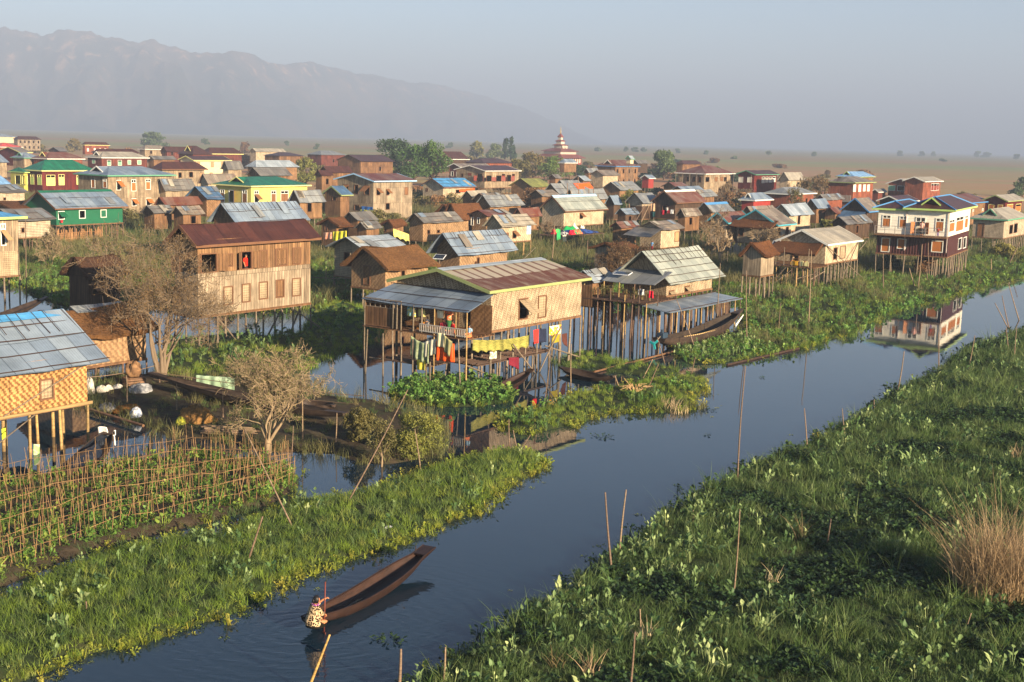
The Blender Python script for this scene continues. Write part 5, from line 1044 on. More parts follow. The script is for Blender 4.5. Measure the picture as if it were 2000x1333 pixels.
leafy_tree((1228, 420), 368, 34, 55, 'small palm-like tree leaning over the lattice gable hut', 'y', n=900, lobes=7, low=.35)
leafy_tree((720, 452), 408, 72, 56, 'leafy green-brown bush below the tall grey two-storey house', 'y', n=2400, low=.05, name='bush', cat='bush')
leafy_tree((770, 440), 415, 50, 57, 'sparse leafy bush beside the orange privy hut', 'o', n=1500, low=.05, name='bush', cat='bush')
leafy_tree((690, 470), 440, 60, 58, 'brown dry bush in front of the shack row below the grey house', 'b', n=1700, low=.05, name='bush', cat='bush')
leafy_tree((1000, 422), 376, 62, 59, 'dry brown brush left of the house with the light blue ridge cap', 'b', n=2000, low=.0, name='dry_brush', cat='bush')
leafy_tree((1040, 415), 366, 60, 60, 'dry brown brush below the moss yellow roof', 'b', n=2000, low=.0, name='dry_brush', cat='bush')
leafy_tree((880, 408), 385, 66, 61, 'low green brush under the sky blue roofed hut', 'd', n=1500, low=.0, name='bush', cat='bush')
leafy_tree((1612, 470), 428, 42, 62, 'rounded olive bush behind the smooth tan roof', 'y', n=1400, low=.05, name='bush', cat='bush')
leafy_tree((1996, 385), 345, 40, 63, 'dark tree cut by the right frame edge', 'd', n=1200, low=.05)
leafy_tree((1400, 350), 325, 24, 64, 'small green tree between the veranda house and the green trimmed house', 'gr', n=600, low=.1)
leafy_tree((1800, 530), 488, 56, 65, 'tawny dry grass bush in front of the white two-storey house', 'b', n=1900, low=.0, name='dry_brush', cat='bush')
leafy_tree((1735, 525), 494, 46, 66, 'dark green weedy bush left of the white two-storey house', 'd', n=1500, low=.0, name='bush', cat='bush')
leafy_tree((1962, 502), 474, 60, 67, 'yellow-green brush under the lattice woven house', 'y', n=1500, low=.0, name='bush', cat='bush')
leafy_tree((700, 866), 788, 70, 68, 'straggly olive bush at the tip of the mud bank', 'o', leaf=.07, n=3000, lobes=12, low=.0, name='bush', cat='bush')
leafy_tree((815, 885), 800, 120, 69, 'grassy green mound-like bush at the right end of the mud bank', 'y', leaf=.06, n=5200, lobes=14, low=.0, name='bush', cat='bush')
leafy_tree((745, 905), 812, 62, 70, 'dry pollarded willow stump sprouting tan twigs at the water edge', 'o', leaf=.05, n=2200, lobes=14, low=.22, name='stump_tree', bark=BARKG)
for i, (px, py, ty, wd) in enumerate(((400, 283, 271, 16), (620, 292, 281, 14), (880, 290, 279, 16), (1168, 296, 289, 14), (1222, 297, 288, 12), (1240, 297, 288, 16), (1256, 297, 289, 11), (1322, 299, 291, 12), (1380, 302, 295, 14), (1500, 305, 296, 16), (1590, 306, 297, 12), (1757, 305, 295, 14), (1800, 306, 297, 10), (1823, 306, 297, 9), (1908, 308, 296, 18), (1925, 308, 298, 20), (1985, 312, 302, 16), (1435, 311, 306, 16), (1840, 316, 311, 14), (560, 285, 276, 10))):
    leafy_tree((px, py), ty, wd, 100 + i, 'tiny grey-green tree far out on the hazy plain', 'gr', n=260, lobes=5, low=.05, name='distant_tree', group='trees far out on the plain')
# the tall dry reed clump on the right bank
B_ = at(1945, 1160, .2); T = thing('reed_clump', 'tall clump of dry orange-tan reeds on the near right bank', 'reeds', B_); r_ = np.random.RandomState(77); V_, F__ = [], []; k0 = 0
for i in range(520):
    a, q = r_.uniform(0, 6.28), math.sqrt(r_.rand()) * 1.2; v, f = blades(3, r_.uniform(1.2, 3.6) * (1.15 - q * .33), .022, .12, .6, 300 + i, 5); V_.append(v + np.array([math.cos(a) * q, math.sin(a) * q, 0])); F__.append(f + k0); k0 += len(v)
np_mesh('stems', np.vstack(V_), np.vstack(F__), REED, T); V_, F__, k0 = [], [], 0
for i in range(140):
    a, q = r_.uniform(0, 6.28), math.sqrt(r_.rand()) * 1.3; v, f = blades(4, r_.uniform(.8, 2.0), .03, .15, .9, 800 + i, 4); V_.append(v + np.array([math.cos(a) * q, math.sin(a) * q, 0])); F__.append(f + k0); k0 += len(v)
np_mesh('leaves', np.vstack(V_), np.vstack(F__), REED2, T)
for j, (px, py, hh, lab) in enumerate(((1150, 1330, .9, 'small broken tuft of dry tan reeds at the bottom of the right bank'), (1255, 1262, .75, 'dry tan stalk tuft beside the short brown stake'), (1560, 1062, 1.1, 'reddish seed-headed dry grass tuft in the middle of the right bank'), (1505, 1150, .8, 'bent dry grass tuft below the long thin pole on the right bank'), (1860, 1140, 1.3, 'green-tan reed tuft at the left foot of the tall dry reed clump'), (1985, 900, .8, 'small dry reed tuft at the right frame edge'), (1090, 1310, .7, 'brown seed-headed stalks near the water at the bottom of the right bank'))):
    v, f = blades(26, hh, .03, .22, .5, 900 + j, 4); o = np_mesh('dry_reed_tuft', v, f, REED2 if j in (2, 4, 6) else REED); o.location = at(px, py, .15); tag(o, lab, 'reeds')
for j, (px, py, hh) in enumerate(((1285, 802, .7), (1310, 800, .75), (1340, 798, .7), (1325, 806, .5), (1365, 797, .5))):
    v, f = blades(60, hh, .03, .5, .5, 950 + j, 3); o = np_mesh('dry_reed_tuft', v, f, REED if j % 2 else P_OLD[0].data.materials[0]); o.location = at(px, py, .02); tag(o, 'russet reed tuft standing in the water off the tip of the grassy islet', 'reeds', 'russet reeds off the islet')
# ================================================================ bean trellis rows
front = polyw([(-120, 1178), (0, 1143), (119, 1090), (238, 1050), (408, 1016), (520, 984), (578, 952)]); back = polyw([(-120, 965), (0, 952), (100, 938), (250, 912), (380, 897), (480, 908), (556, 925)])
def lerp_line(t, s):
    a = front * (1 - t) + back * t; seg = np.hypot(*np.diff(a, axis=0).T); cum = np.concatenate([[0], np.cumsum(seg)]); q = s * cum[-1]; return np.array([np.interp(q, cum, a[:, 0]), np.interp(q, cum, a[:, 1])])
STK = m_bamboo('977650', '745a3c'); VINE = fam('bean_vine', m_leaf('4f6e2a', '618036', '8f9a44', .3), 4, lambda i: leaves(9, .05, .3, .11, .1, 20, .2, 400 + i, heart=True))
rows = ('front row of the bamboo bean trellis, nearest the canal', 'second row of the bamboo bean trellis from the canal', 'middle row of the bamboo bean trellis', 'fourth row of the bamboo bean trellis from the canal', 'back row of the bamboo bean trellis, by the stilts and the black boat')
vx = []; r_ = np.random.RandomState(55)
for ri, lab in enumerate(rows):
    t = .06 + .22 * ri; o0 = lerp_line(t, .5); T = thing('bean_trellis', lab, 'trellis', (o0[0], o0[1], .15), 0, 'rows of the bean trellis'); n = 88 + 2 * ri
    tops = []
    for i in range(n):
        s = (i + r_.uniform(.2, .8)) / n; p = lerp_line(t + r_.uniform(-.02, .02), s) - o0; hh = r_.uniform(.75, 1.4)
        pole('stake', (p[0], p[1], -.2), (p[0] + r_.normal(0, .14), p[1] + r_.normal(0, .12), hh), r_.uniform(.008, .0115), STK, T); vx.append((p + o0, hh))
    for zz in (.4, .85):
        pts = [lerp_line(t, s) - o0 for s in np.linspace(0, 1, 14)]; mb = MB(); mb.tube([(p[0], p[1], zz + r_.normal(0, .05)) for p in pts], .009, 4); mb.build('rail', STK, T)
q = [];
for p, hh in vx:
    for k in range(r_.randint(1, 5)): q.append((p[0] + r_.normal(0, .13), p[1] + r_.normal(0, .13), abs(r_.normal(0, .26)) * hh * .9))
q = np.array(q); scatter('bean_vine_leaves', VINE, q[:, :2], q[:, 2], r_.uniform(.5, 1.0, len(q)), r_, .5)
xy, s, d = sample(BED, 2.5, r_, .2); scatter('bean_vine_leaves', VINE, xy, .1, s * r_.uniform(.7, 1.3, len(xy)), r_, .3)
# ================================================================ bamboo poles standing in water and weeds: base pixel, top pixel, radius, label
POLES = [
 ((1196, 1127), (1182, 962), .035, 'reddish bamboo pole, left one of a pair by the canal on the right bank'),
 ((1209, 1091), (1223, 957), .032, 'greenish bamboo pole leaning right beside the reddish bamboo pole on the canal edge'),
 ((1440, 945), (1456, 716), .032, 'very tall whippy pole rising above the canal from the right bank'),
 ((1432, 1172), (1445, 995), .025, 'thin tan pole in the grass halfway up the right bank'),
 ((1577, 883), (1571, 798), .03, 'short brown pole at the canal edge, right of the very tall whippy pole'),
 ((1651, 857), (1645, 798), .028, 'brown stake among pale taro leaves at the canal edge'),
 ((1708, 804), (1707, 781), .035, 'stubby stake behind the dark hyacinth of the right bank'),
 ((1752, 770), (1766, 686), .035, 'red-brown pole leaning right at the canal edge'),
 ((1833, 729), (1833, 650), .022, 'thin upright pole standing at the bend of the canal'),
 ((1890, 729), (1904, 656), .035, 'stout leaning pole in the grass right of the canal bend'),
 ((1971, 693), (1965, 640), .03, 'slim pole leaning left near the right frame edge'),
 ((1981, 706), (1986, 640), .03, 'slim pole leaning right near the right frame edge'),
 ((1613, 1078), (1623, 1014), .03, 'short leaning stake by a pale leaf in the middle of the right bank'),
 ((1881, 1242), (1897, 1198), .022, 'small crooked stick below the tall dry reeds'),
 ((1228, 1372), (1240, 1236), .03, 'thick grey-tan pole cut by the bottom frame edge, in the weeds'),
 ((1253, 1259), (1250, 1190), .022, 'short brown stake in the lower right bank'),
 ((1354, 1031), (1354, 997), .028, 'tiny stake beside the dark hyacinth hollow'),
 ((600, 1352), (644, 1240), .037, 'yellow bamboo pole leaning in the near water below the canoe'),
 ((779, 1352), (783, 1268), .042, 'upright grey-tan pole in the near water at the bottom frame edge'),
 ((866, 1345), (870, 1264), .03, 'thin brown pole at the lowest tip of the right bank'),
 ((482, 1104), (513, 1009), .035, 'short sturdy pole leaning right on the grassy left strip'),
 ((578, 1044), (462, 852), .03, 'long pole leaning left from the grassy strip across the trellis end'),
 ((673, 993), (790, 776), .03, 'long pole leaning right from the grassy strip in front of the mud bank'),
 ((823, 932), (810, 838), .03, 'slim pole at the back edge of the grassy left strip'),
 ((170, 1205), (168, 1175), .03, 'stubby red stake low in the grassy left strip'),
 ((591, 864), (591, 768), .032, 'post of the drying rack behind the small bare tree'),
 ((570, 888), (573, 832), .025, 'thin stake on the mud bank right of the small bare tree'),
 ((655, 873), (658, 807), .028, 'stake on the mud bank near the canoe tip'),
 ((436, 825), (435, 765), .035, 'post of the drying rack by the green tarp'),
 ((345, 807), (345, 750), .03, 'post of the drying rack left of the green tarp'),
 ((312, 752), (310, 708), .035, 'post at the foot of the big bare tree'),
 ((248, 794), (247, 734), .035, 'post of the drying rack beside the baskets'),
 ((1459, 669), (1458, 528), .04, 'tall bare pole in front of the small thatched hut on stilts'),
 ((1579, 641), (1585, 490), .028, 'tall thin pole in front of the thatched awning house'),
 ((1521, 646), (1525, 592), .022, 'short stick among hyacinth below the thatched awning house'),
 ((1400, 648), (1407, 514), .025, 'tall thin pole at the bow of the longtail boat'),
 ((1358, 683), (1321, 585), .026, 'leaning pole at the side of the longtail boat'),
 ((1302, 640), (1299, 580), .022, 'thin upright pole at the stern of the longtail boat'),
 ((1298, 710), (1284, 659), .026, 'short leaning stick behind the turquoise propeller'),
 ((1249, 751), (1275, 702), .024, 'bent stick in the dead brush on the islet, left one of two'),
 ((1265, 761), (1286, 712), .022, 'bent stick in the dead brush on the islet, right one of two'),
 ((1213, 766), (1201, 734), .022, 'stick leaning left on the islet'),
 ((1351, 730), (1358, 698), .026, 'short stake at the corner of the longtail boat cove'),
 ((1167, 771), (1169, 754), .03, 'stub of a stake on the islet grass'),
 ((995, 870), (994, 819), .028, 'stake in front of the islet below the porch house'),
 ((1010, 879), (1002, 840), .028, 'leaning stake right in front of the islet'),
 ((1010, 888), (1036, 850), .022, 'thin stick slanting right at the tip of the grassy strip'),
 ((1115, 752), (1116, 672), .022, 'slim reddish pole at the right end of the zigzag mat wall'),
 ((1062, 800), (1076, 690), .022, 'thin pole leaning by the washing under the porch house'),
 ((1077, 520), (1083, 441), .06, 'thick crooked post in the meadow below the colourful laundry heap'),
 ((1109, 448), (1108, 358), .035, 'tall thin pole, left end of the pole thicket by the light blue ridge house'),
 ((1119, 448), (1115, 372), .03, 'second pole in the thicket by the light blue ridge house'),
 ((1130, 448), (1129, 345), .035, 'tallest pole in the thicket by the light blue ridge house'),
 ((1150, 446), (1150, 368), .03, 'pole crossing the window of the light blue ridge house'),
 ((1161, 446), (1159, 352), .035, 'tall pole right of the window of the light blue ridge house'),
 ((1172, 446), (1168, 380), .03, 'slightly bowed pole, right end of the pole thicket'),
 ((1225, 460), (1262, 402), .04, 'long slanting pole in front of the house with washing, left one of a parallel pair'),
 ((1242, 456), (1271, 400), .04, 'long slanting pole in front of the house with washing, right one of a parallel pair'),
 ((1236, 455), (1221, 393), .035, 'pole leaning left below the palm-like tree'),
 ((1228, 455), (1229, 398), .035, 'upright grey post below the palm-like tree'),
 ((1270, 428), (1270, 386), .04, 'post at the left corner of the house with washing'),
 ((1284, 430), (1285, 376), .04, 'tall post in the middle of the washing'),
 ((1299, 428), (1299, 386), .04, 'post at the right of the washing'),
 ((1063, 430), (1063, 388), .03, 'thin pole before the gable of the light blue ridge house'),
 ((1725, 571), (1725, 495), .03, 'tall pole at the left corner of the white two-storey house'),
 ((1787, 561), (1776, 524), .026, 'pole leaning left in the tawny grass before the white house'),
 ((1812, 555), (1809, 520), .024, 'thin stick in the tawny grass before the white house'),
 ((1793, 562), (1801, 478), .022, 'tall thin pole against the front of the white house'),
 ((1815, 545), (1813, 462), .022, 'tall thin pole under the right balcony end of the white house'),
 ((1936, 530), (1936, 506), .035, 'short post on the bank right of the white house'),
 ((1970, 519), (1998, 459), .035, 'slanting pole with a white rag below the lattice woven house'),
 ((1968, 640), (1943, 592), .028, 'pole leaning left out of the far canal at the right frame edge'),
 ((1972, 646), (1957, 578), .028, 'long pole leaning left out of the far canal near the right bank'),
 ((1990, 625), (1970, 556), .022, 'thin wand leaning left over the far canal'),
 ((52, 590), (50, 428), .035, 'tall grey pole beside the blue roofed two-tone house'),
 ((266, 440), (265, 408), .03, 'short flagpole at the foot of the bleached plank house'),
 ((640, 470), (641, 440), .04, 'post holding the yellow cloth line'),
 ((741, 462), (740, 430), .05, 'post left of the orange privy hut'),
 ((1146, 505), (1148, 470), .04, 'post at the edge of the meadow left of the plank shed'),
 ((1198, 524), (1198, 486), .04, 'weathered post before the plank shed'),
 ((636, 562), (637, 522), .04, 'mooring post left of the thatched house'),
 ((652, 560), (652, 528), .04, 'second mooring post left of the thatched house'),
 ((1353, 500), (1353, 468), .05, 'weathered post right of the small tan mat hut'),
 ((1740, 540), (1740, 512), .05, 'thick weathered post before the dark fence of the white house'),
]
PB = [m_bamboo('806a56', '695646'), m_bamboo('917a60', '75634f')]; PY = m_bamboo('ab8a50', '977844')
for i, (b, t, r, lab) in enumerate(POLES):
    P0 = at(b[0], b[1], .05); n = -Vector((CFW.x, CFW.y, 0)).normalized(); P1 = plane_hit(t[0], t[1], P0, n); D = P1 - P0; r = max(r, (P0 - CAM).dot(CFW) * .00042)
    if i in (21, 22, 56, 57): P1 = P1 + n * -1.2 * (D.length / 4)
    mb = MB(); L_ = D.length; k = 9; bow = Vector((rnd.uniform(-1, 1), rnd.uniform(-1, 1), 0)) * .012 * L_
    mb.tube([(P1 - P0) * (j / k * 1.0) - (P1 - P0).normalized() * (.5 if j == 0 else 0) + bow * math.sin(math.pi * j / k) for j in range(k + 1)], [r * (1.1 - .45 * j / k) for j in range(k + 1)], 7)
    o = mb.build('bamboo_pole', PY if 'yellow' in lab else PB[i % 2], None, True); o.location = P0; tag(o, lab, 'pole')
# rails of the drying rack
for (a, b2, lab) in ((((300, 727), (711, 774)), 1.15, 'long upper rail of the drying rack crossing the mud bank'), (((300, 741), (700, 790)), .85, 'long lower rail of the drying rack crossing the mud bank'), (((165, 738), (312, 712)), 1.0, 'short rail joining the weave house to the bare tree')):
    p, q_ = at(*a[0], b2), at(*a[1], b2); mb = MB(); mb.tube([p.lerp(q_, j / 8) - p - ZUP * .12 * math.sin(math.pi * j / 8) for j in range(9)], .018, 5); o = mb.build('bamboo_rail', PB[0]); o.location = p; tag(o, lab, 'rail')
# ================================================================ pagoda hall
P_ = at(1093, 322, 1.0); S_ = (P_ - CAM).dot(CFW) / PF
T = thing('pagoda_hall', 'red roofed monastery hall with a tiered tower and a golden spire', 'monastery', (P_.x, P_.y, 0), math.radians(54)); d1 = horizon_dir(2800)
def hiproof(mb, hx_, hy_, z0, z1, tx, ty, th=.15):
    e = [Vector((-hx_, -hy_, z0)), Vector((hx_, -hy_, z0)), Vector((hx_, hy_, z0)), Vector((-hx_, hy_, z0))]; t = [Vector((-tx, -ty, z1)), Vector((tx, -ty, z1)), Vector((tx, ty, z1)), Vector((-tx, ty, z1))]
    for i in range(4): j = (i + 1) % 4; mb.poly([e[i], e[j], t[j], t[i]]); mb.poly([e[i] - ZUP * th, e[j] - ZUP * th, e[j], e[i]])
    mb.poly(t); mb.poly([p - ZUP * th for p in e])
def pbox(name, hx_, hy_, z0, z1, mat): mb = MB(); mb.box(-hx_, hx_, -hy_, hy_, z0, z1); return mb.build(name, mat, T)
def proof(name, hx_, hy_, z0, z1, tx, ty, mat): mb = MB(); hiproof(mb, hx_, hy_, z0, z1, tx, ty); return mb.build(name, mat, T)
RR = m_paintroof('84463a'); HW = m_paint('c4baa8'); z = lambda py: CAMH + (279.5 - py) * S_; wd = lambda px: px * S_ * .68
w1 = pbox('hall_wall', wd(52), wd(40), 0, z(311), m_paint('8a3a34')); proof('hall_roof', wd(62), wd(50), z(311), z(304.5), wd(44), wd(32), RR)
mb = MB()
for i in range(9):
    mb = MB(); mb.box(wd(-48 + 11 * i), wd(-42 + 11 * i), -wd(40) - .12, -wd(40) + .05, z(321), z(312.5)); mb.build('window', HW, w1)
w2 = pbox('clerestory_wall', wd(40), wd(29), z(305), z(298.5), m_paint('b9a89a')); proof('upper_roof', wd(46), wd(35), z(298.5), z(293), wd(17), wd(15), RR)
w3 = pbox('tower_wall', wd(13), wd(12), z(294), z(287), HW); proof('tower_roof', wd(18), wd(17), z(287.5), z(285), wd(10), wd(9), RR)
pbox('tower_wall', wd(8.5), wd(8.5), z(286), z(279), HW); proof('tower_roof', wd(12), wd(11), z(279.5), z(277), wd(6), wd(6), RR)
pbox('tower_wall', wd(4.8), wd(4.8), z(278), z(271), HW); proof('tower_roof', wd(7), wd(7), z(271.5), z(265), wd(1.2), wd(1.2), RR)
mb = MB(); mb.tube([(0, 0, z(266)), (0, 0, z(263)), (0, 0, z(260)), (0, 0, z(251))], [wd(1.2), wd(2.0), wd(1.4), wd(.2)], 8); mb.build('spire', NB('gilding').bsdf((.8, .55, .18), .3, .5, .8), T)
for i in range(2):
    mb = MB(); x = wd(-7 + 14 * i); ring = [(x + wd(4.5) * math.cos(t), -wd(16.5), z(291.5) + wd(2.6) * math.sin(t)) for t in np.linspace(0, 2 * math.pi, 17)]; mb.tube(ring, .28, 5, cap=False); mb.box(x - wd(6), x + wd(6), -wd(16), -wd(15.6), z(295), z(288)); mb.build('emblem_panel', HW, T)

# dry brush clumps and weedy bushes standing between the houses
r_ = np.random.RandomState(91)
BR = [(262, 425, 40, 'b'), (300, 440, 44, 'b'), (345, 432, 50, 'b'), (372, 428, 40, 'o'), (250, 450, 40, 'o'), (415, 322, 22, 'b'), (440, 340, 26, 'b'), (500, 322, 26, 'b'), (545, 332, 24, 'b'), (570, 318, 20, 'b'), (640, 356, 30, 'o'), (655, 345, 26, 'b'), (690, 322, 24, 'b'), (720, 318, 22, 'o'), (790, 382, 40, 'o'), (815, 402, 44, 'd'), (850, 410, 40, 'b'), (905, 402, 34, 'b'), (935, 372, 30, 'b'), (975, 378, 32, 'b'), (1015, 396, 44, 'b'), (1060, 402, 40, 'b'), (1030, 376, 36, 'o'), (1105, 366, 24, 'd'), (1165, 380, 30, 'o'), (1195, 396, 30, 'd'), (1205, 358, 24, 'o'), (1250, 398, 34, 'o'), (1285, 385, 30, 'd'), (1310, 440, 34, 'd'), (1345, 458, 36, 'd'), (1300, 432, 30, 'o'), (1360, 425, 30, 'b'), (1400, 402, 34, 'b'), (1425, 410, 32, 'b'), (1450, 398, 28, 'b'), (1520, 402, 28, 'o'), (1560, 405, 30, 'o'), (1600, 400, 30, 'b'), (1630, 420, 28, 'b'), (1570, 372, 24, 'b'), (1595, 368, 24, 'b'), (1640, 400, 24, 'b'), (1735, 402, 26, 'b'), (1880, 400, 26, 'o'), (615, 440, 34, 'd'), (600, 430, 30, 'o'), (735, 462, 40, 'o'), (930, 470, 30, 'o'), (1075, 474, 26, 'b'), (100, 398, 24, 'o'), (235, 398, 22, 'o'), (1470, 468, 30, 'd'), (1545, 470, 36, 'o'), (1580, 440, 30, 'o'), (100, 325, 20, 'o'), (150, 330, 18, 'o'), (300, 318, 18, 'b'), (860, 330, 24, 'd'), (1060, 330, 30, 'o'), (1110, 338, 26, 'd'), (1150, 330, 20, 'o'), (120, 300, 22, 'o'), (215, 300, 20, 'o'), (250, 298, 18, 'b'), (1290, 340, 30, 'd'), (1500, 352, 20, 'o'), (520, 350, 22, 'o'), (45, 326, 18, 'o'), (1900, 410, 20, 'o')]
k_ = 0
while k_ < 80:
    px, py = r_.uniform(40, 1720), r_.uniform(318, 425); q_ = at(px, py, .1)
    if off_houses(np.array([[q_.x, q_.y]]), -.9)[0]: BR.append((px, py, r_.uniform(24, 38) * (py - 240) / 110, r_.choice(['b', 'o', 'b', 'd']))); k_ += 1
for i, (px, py, wd_, lf_) in enumerate(BR):
    B_ = at(px, py, .1); Zb = (B_ - CAM).dot(CFW); h_ = r_.uniform(2.0, 3.8); wd_ *= 1.25; ty = py - h_ / Zb * PF
    if lf_ == 'b' and i % 2: bare_tree((px, py), ty - 6, 1.1, 600 + i, 'bare brown brush among the close-set village houses', levels=3, n0=6, leaf=max(.05, Zb * .0006), nleaf=900, mat=TW_B, bark=BARK, name='dry_brush', group='bare brown brush among the houses', z=.1)
    else: leafy_tree((px, py), ty, wd_, 600 + i, {'b': 'leafy dry brown clump of brush among the village houses', 'o': 'dull olive clump of brush among the village houses', 'd': 'dark green clump of brush among the village houses'}[lf_], lf_, n=700, low=.0, lobes=8, name='brush', cat='bush', group={'b': 'dry brown brush among the houses', 'o': 'olive brush among the houses', 'd': 'dark green brush among the houses'}[lf_])
# ================================================================ house extras: porches, decks, lean-tos, balconies
def braces(h, segs, r=.04, mat=None):
    for (a, b2) in segs: pole('brace', h.loc(a) if not isinstance(a, tuple) else a, h.loc(b2) if not isinstance(b2, tuple) else b2, r, mat or BAM(), h.T)
def slab(name, mat, parent, e0, e1, r1, r0, th=.04, nx=8, ny=3, amp=.025): mb = MB(); roof_slab(mb, e0, e1, r1, r0, th, nx, ny, amp); return mb.build(name, mat, parent)
def deck(name, parent, x0, x1, y0, y1, z, mat, n=26, frame=True, along='y'):
    mb = MB(); w_ = (x1 - x0) if along == 'y' else (y1 - y0)
    for i in range(n):
        c = (i + .5) / n * w_ + rnd.uniform(-.02, .02); e = rnd.uniform(-.2, .2)
        if along == 'y': mb.tube([(x0 + c, y0 + e, z + rnd.uniform(-.03, .03)), (x0 + c + rnd.uniform(-.06, .06), y1 - e, z + rnd.uniform(-.03, .03))], .035, 5)
        else: mb.tube([(x0 + e, y0 + c, z + rnd.uniform(-.03, .03)), (x1 - e, y0 + c + rnd.uniform(-.06, .06), z + rnd.uniform(-.03, .03))], .035, 5)
    mb.box(x0, x1, y0, y1, z - .09, z - .035); return mb.build(name, mat, parent)
n1, n2, n3, n4, n5, n6, n7, n8 = (HS['n%d' % i] for i in range(1, 9))
# rust pattern of the porch house roof: bare sheets above, rusted sheets below, rust bleeding along the seams
b = NB('patched_rusty_roof'); uv = b.uv(); sp = b.n('ShaderNodeSeparateXYZ', {0: uv}); u, v = sp.outputs[0], sp.outputs[1]; SL = math.hypot(n4.W / 2, n4.rise)
nz = b.noise(b.mapv(uv, (1.6, .5, 1)), 1.0, 5, .7); nf = b.noise(b.mapv(uv, (7, .8, 1)), 1.0, 4, .7); sh_ = b.math('FRACT', b.math('DIVIDE', b.math('ADD', u, 20.0), .95))
edge = b.ramp(b.math('ADD', sh_, b.math('MULTIPLY', b.math('SUBTRACT', nf, .5), .35)), [(.0, 1.0), (.16, .9), (.26, 0.0), (.9, 0.0), (1.0, .8)])
low = b.math('LESS_THAN', b.math('ADD', v, b.math('MULTIPLY', b.math('SUBTRACT', nz, .5), .15)), SL * .5)
lowr = b.math('MULTIPLY', low, b.ramp(b.math('ADD', nz, b.math('MULTIPLY', nf, .4)), [(.48, .25), (.72, 1.0)])); f = b.math('MAXIMUM', edge, lowr)
rustc = b.mix(nf, C('46281d'), C('603a2a')); grey = b.mix(nf, C('857b6c'), C('9d9484')); wv = b.n('ShaderNodeTexWave', {'Vector': uv, 'Scale': 2.6}, bands_direction='X').outputs[1]
n4.roof.data.materials[0] = b.bsdf(b.mix(f, grey, rustc), .6, .25, 0.0, b.bump(wv, .3, .02))
# --- porch house
zt = n4.hit(941, 574, 0, n4.ox).z; ze_ = n4.hit(892, 609, 0, -2.0).z; W4 = n4.W; fz = n4.zf - .12
pr = slab('porch_roof', RM['blg'](), n4.T, (-2.0, -.05, ze_), (-2.0, W4 + .1, ze_), (n4.ox - .02, W4 - .1, zt), (n4.ox - .02, .15, zt), nx=10)
for f_ in (.03, .5, .97):
    mb = MB(); a = Vector((-2.0 + (n4.ox + 2.0) * f_, -.1, ze_ + (zt - ze_) * f_ + .08)); mb.tube([a + Vector((0, (W4 + .2) * j / 8, rnd.uniform(-.015, .02))) for j in range(9)], .022, 5); mb.build('batten', DKW(), pr)
deck('porch_floor', n4.T, -2.0, n4.ox - .1, 0, W4, fz, MIDW(), 20)
mb = MB(); mb.fbox((-1.9, W4 * .63, fz + .03), (0, 1, 0), (-1, 0, 0), 0, W4 * .36, -.03, .0, 0, 1.02); mb.fbox((-1.9, W4 * .985, fz + .03), (1, 0, 0), (0, 1, 0), 0, 2.3, -.03, 0, 0, 1.5); mb.build('porch_wall', WM['pb'](), n4.T)
mb = MB()
for i in range(8): mb.fbox((-1.9, W4 * .63 + W4 * .36 * i / 7, fz + 1.05), (0, 1, 0), (-1, 0, 0), -.02, .02, -.03, .0, 0, .5)
for zz in (1.07, 1.3, 1.53): mb.fbox((-1.9, W4 * .63, fz + zz), (0, 1, 0), (-1, 0, 0), 0, W4 * .36, -.025, .005, -.02, .02)
mb.build('lattice_window', BAM(), n4.T)
for yy in (.0, .1, .3, .42, .5, .62, .66, .7, .985): pole('porch_post', (-1.95 + rnd.uniform(-.05, .05), W4 * yy, -.6 if yy in (0, .3, .62, .985) else fz), (-1.95, W4 * yy, ze_ + .03), .045, BAMY() if yy < .4 else BAM(), n4.T)
mb = MB()
for i in range(26): mb.fbox((-1.98, .1 + W4 * .42 * i / 25, fz + .05), (0, 1, .12), (-1, 0, 0), -.012, .012, -.012, .012, 0, .42)
mb.fbox((-1.98, .05, fz + .47), (0, 1, 0), (-1, 0, 0), 0, W4 * .43, -.02, .02, -.02, .02); mb.fbox((-1.98, .05, fz + .1), (0, 1, 0), (-1, 0, 0), 0, W4 * .43, -.02, .02, -.02, .02); mb.build('railing', m_paint('b9b2a8', .7), n4.T)
for (y0, y1) in ((.02, .22), (.33, .42), (.47, .56)):
    mb = MB(); mb.fbox((n4.ox - .06, W4 * y0, fz), (0, 1, 0), (-1, 0, 0), 0, W4 * (y1 - y0), 0, .03, 0, 1.5); mb.build('mat_panel', WM['mb'](), n4.T)
deck('drying_deck', n4.T, -.6, n4.L * .62, .2, W4 * .55, 1.05, BAMR(), 30, along='x')
deck('landing', n4.T, -2.3, -.6, W4 * .3, W4 * .75, 1.0, BAMR(), 12)
for x in (-.5, 1.2, 3.0, 4.6): pole('deck_post', (x, .25, -.6), (x, .25, 1.0), .06, BAM(), n4.T); pole('deck_post', (x, W4 * .5, -.6), (x, W4 * .5, 1.0), .06, BAM(), n4.T)
for (x, y, t) in ((-2.2, .3, 2.2), (-2.25, .34, 1.6), (-2.3, .46, 2.3), (-2.25, .58, 1.9), (-2.2, .66, 2.6), (-2.3, .75, 2.4), (-2.4, .92, 2.5)): pole('deck_post', (x, W4 * y, -.6), (x + rnd.uniform(-.1, .1), W4 * y + rnd.uniform(-.15, .15), t), .05, BAM(), n4.T)
braces(n4, [((2.2, -.05, 1.9), (4.6, -.1, -.2)), ((7.0, -.05, 2.4), (4.8, -.1, 0.0)), ((n4.L * .95, .2, .2), (n4.L * .55, .1, 1.4)), ((-1.8, .1, 1.2), (.8, 0, .2)), ((-2.2, W4 * .9, .9), (-2.2, W4 * .3, .95))], .045)
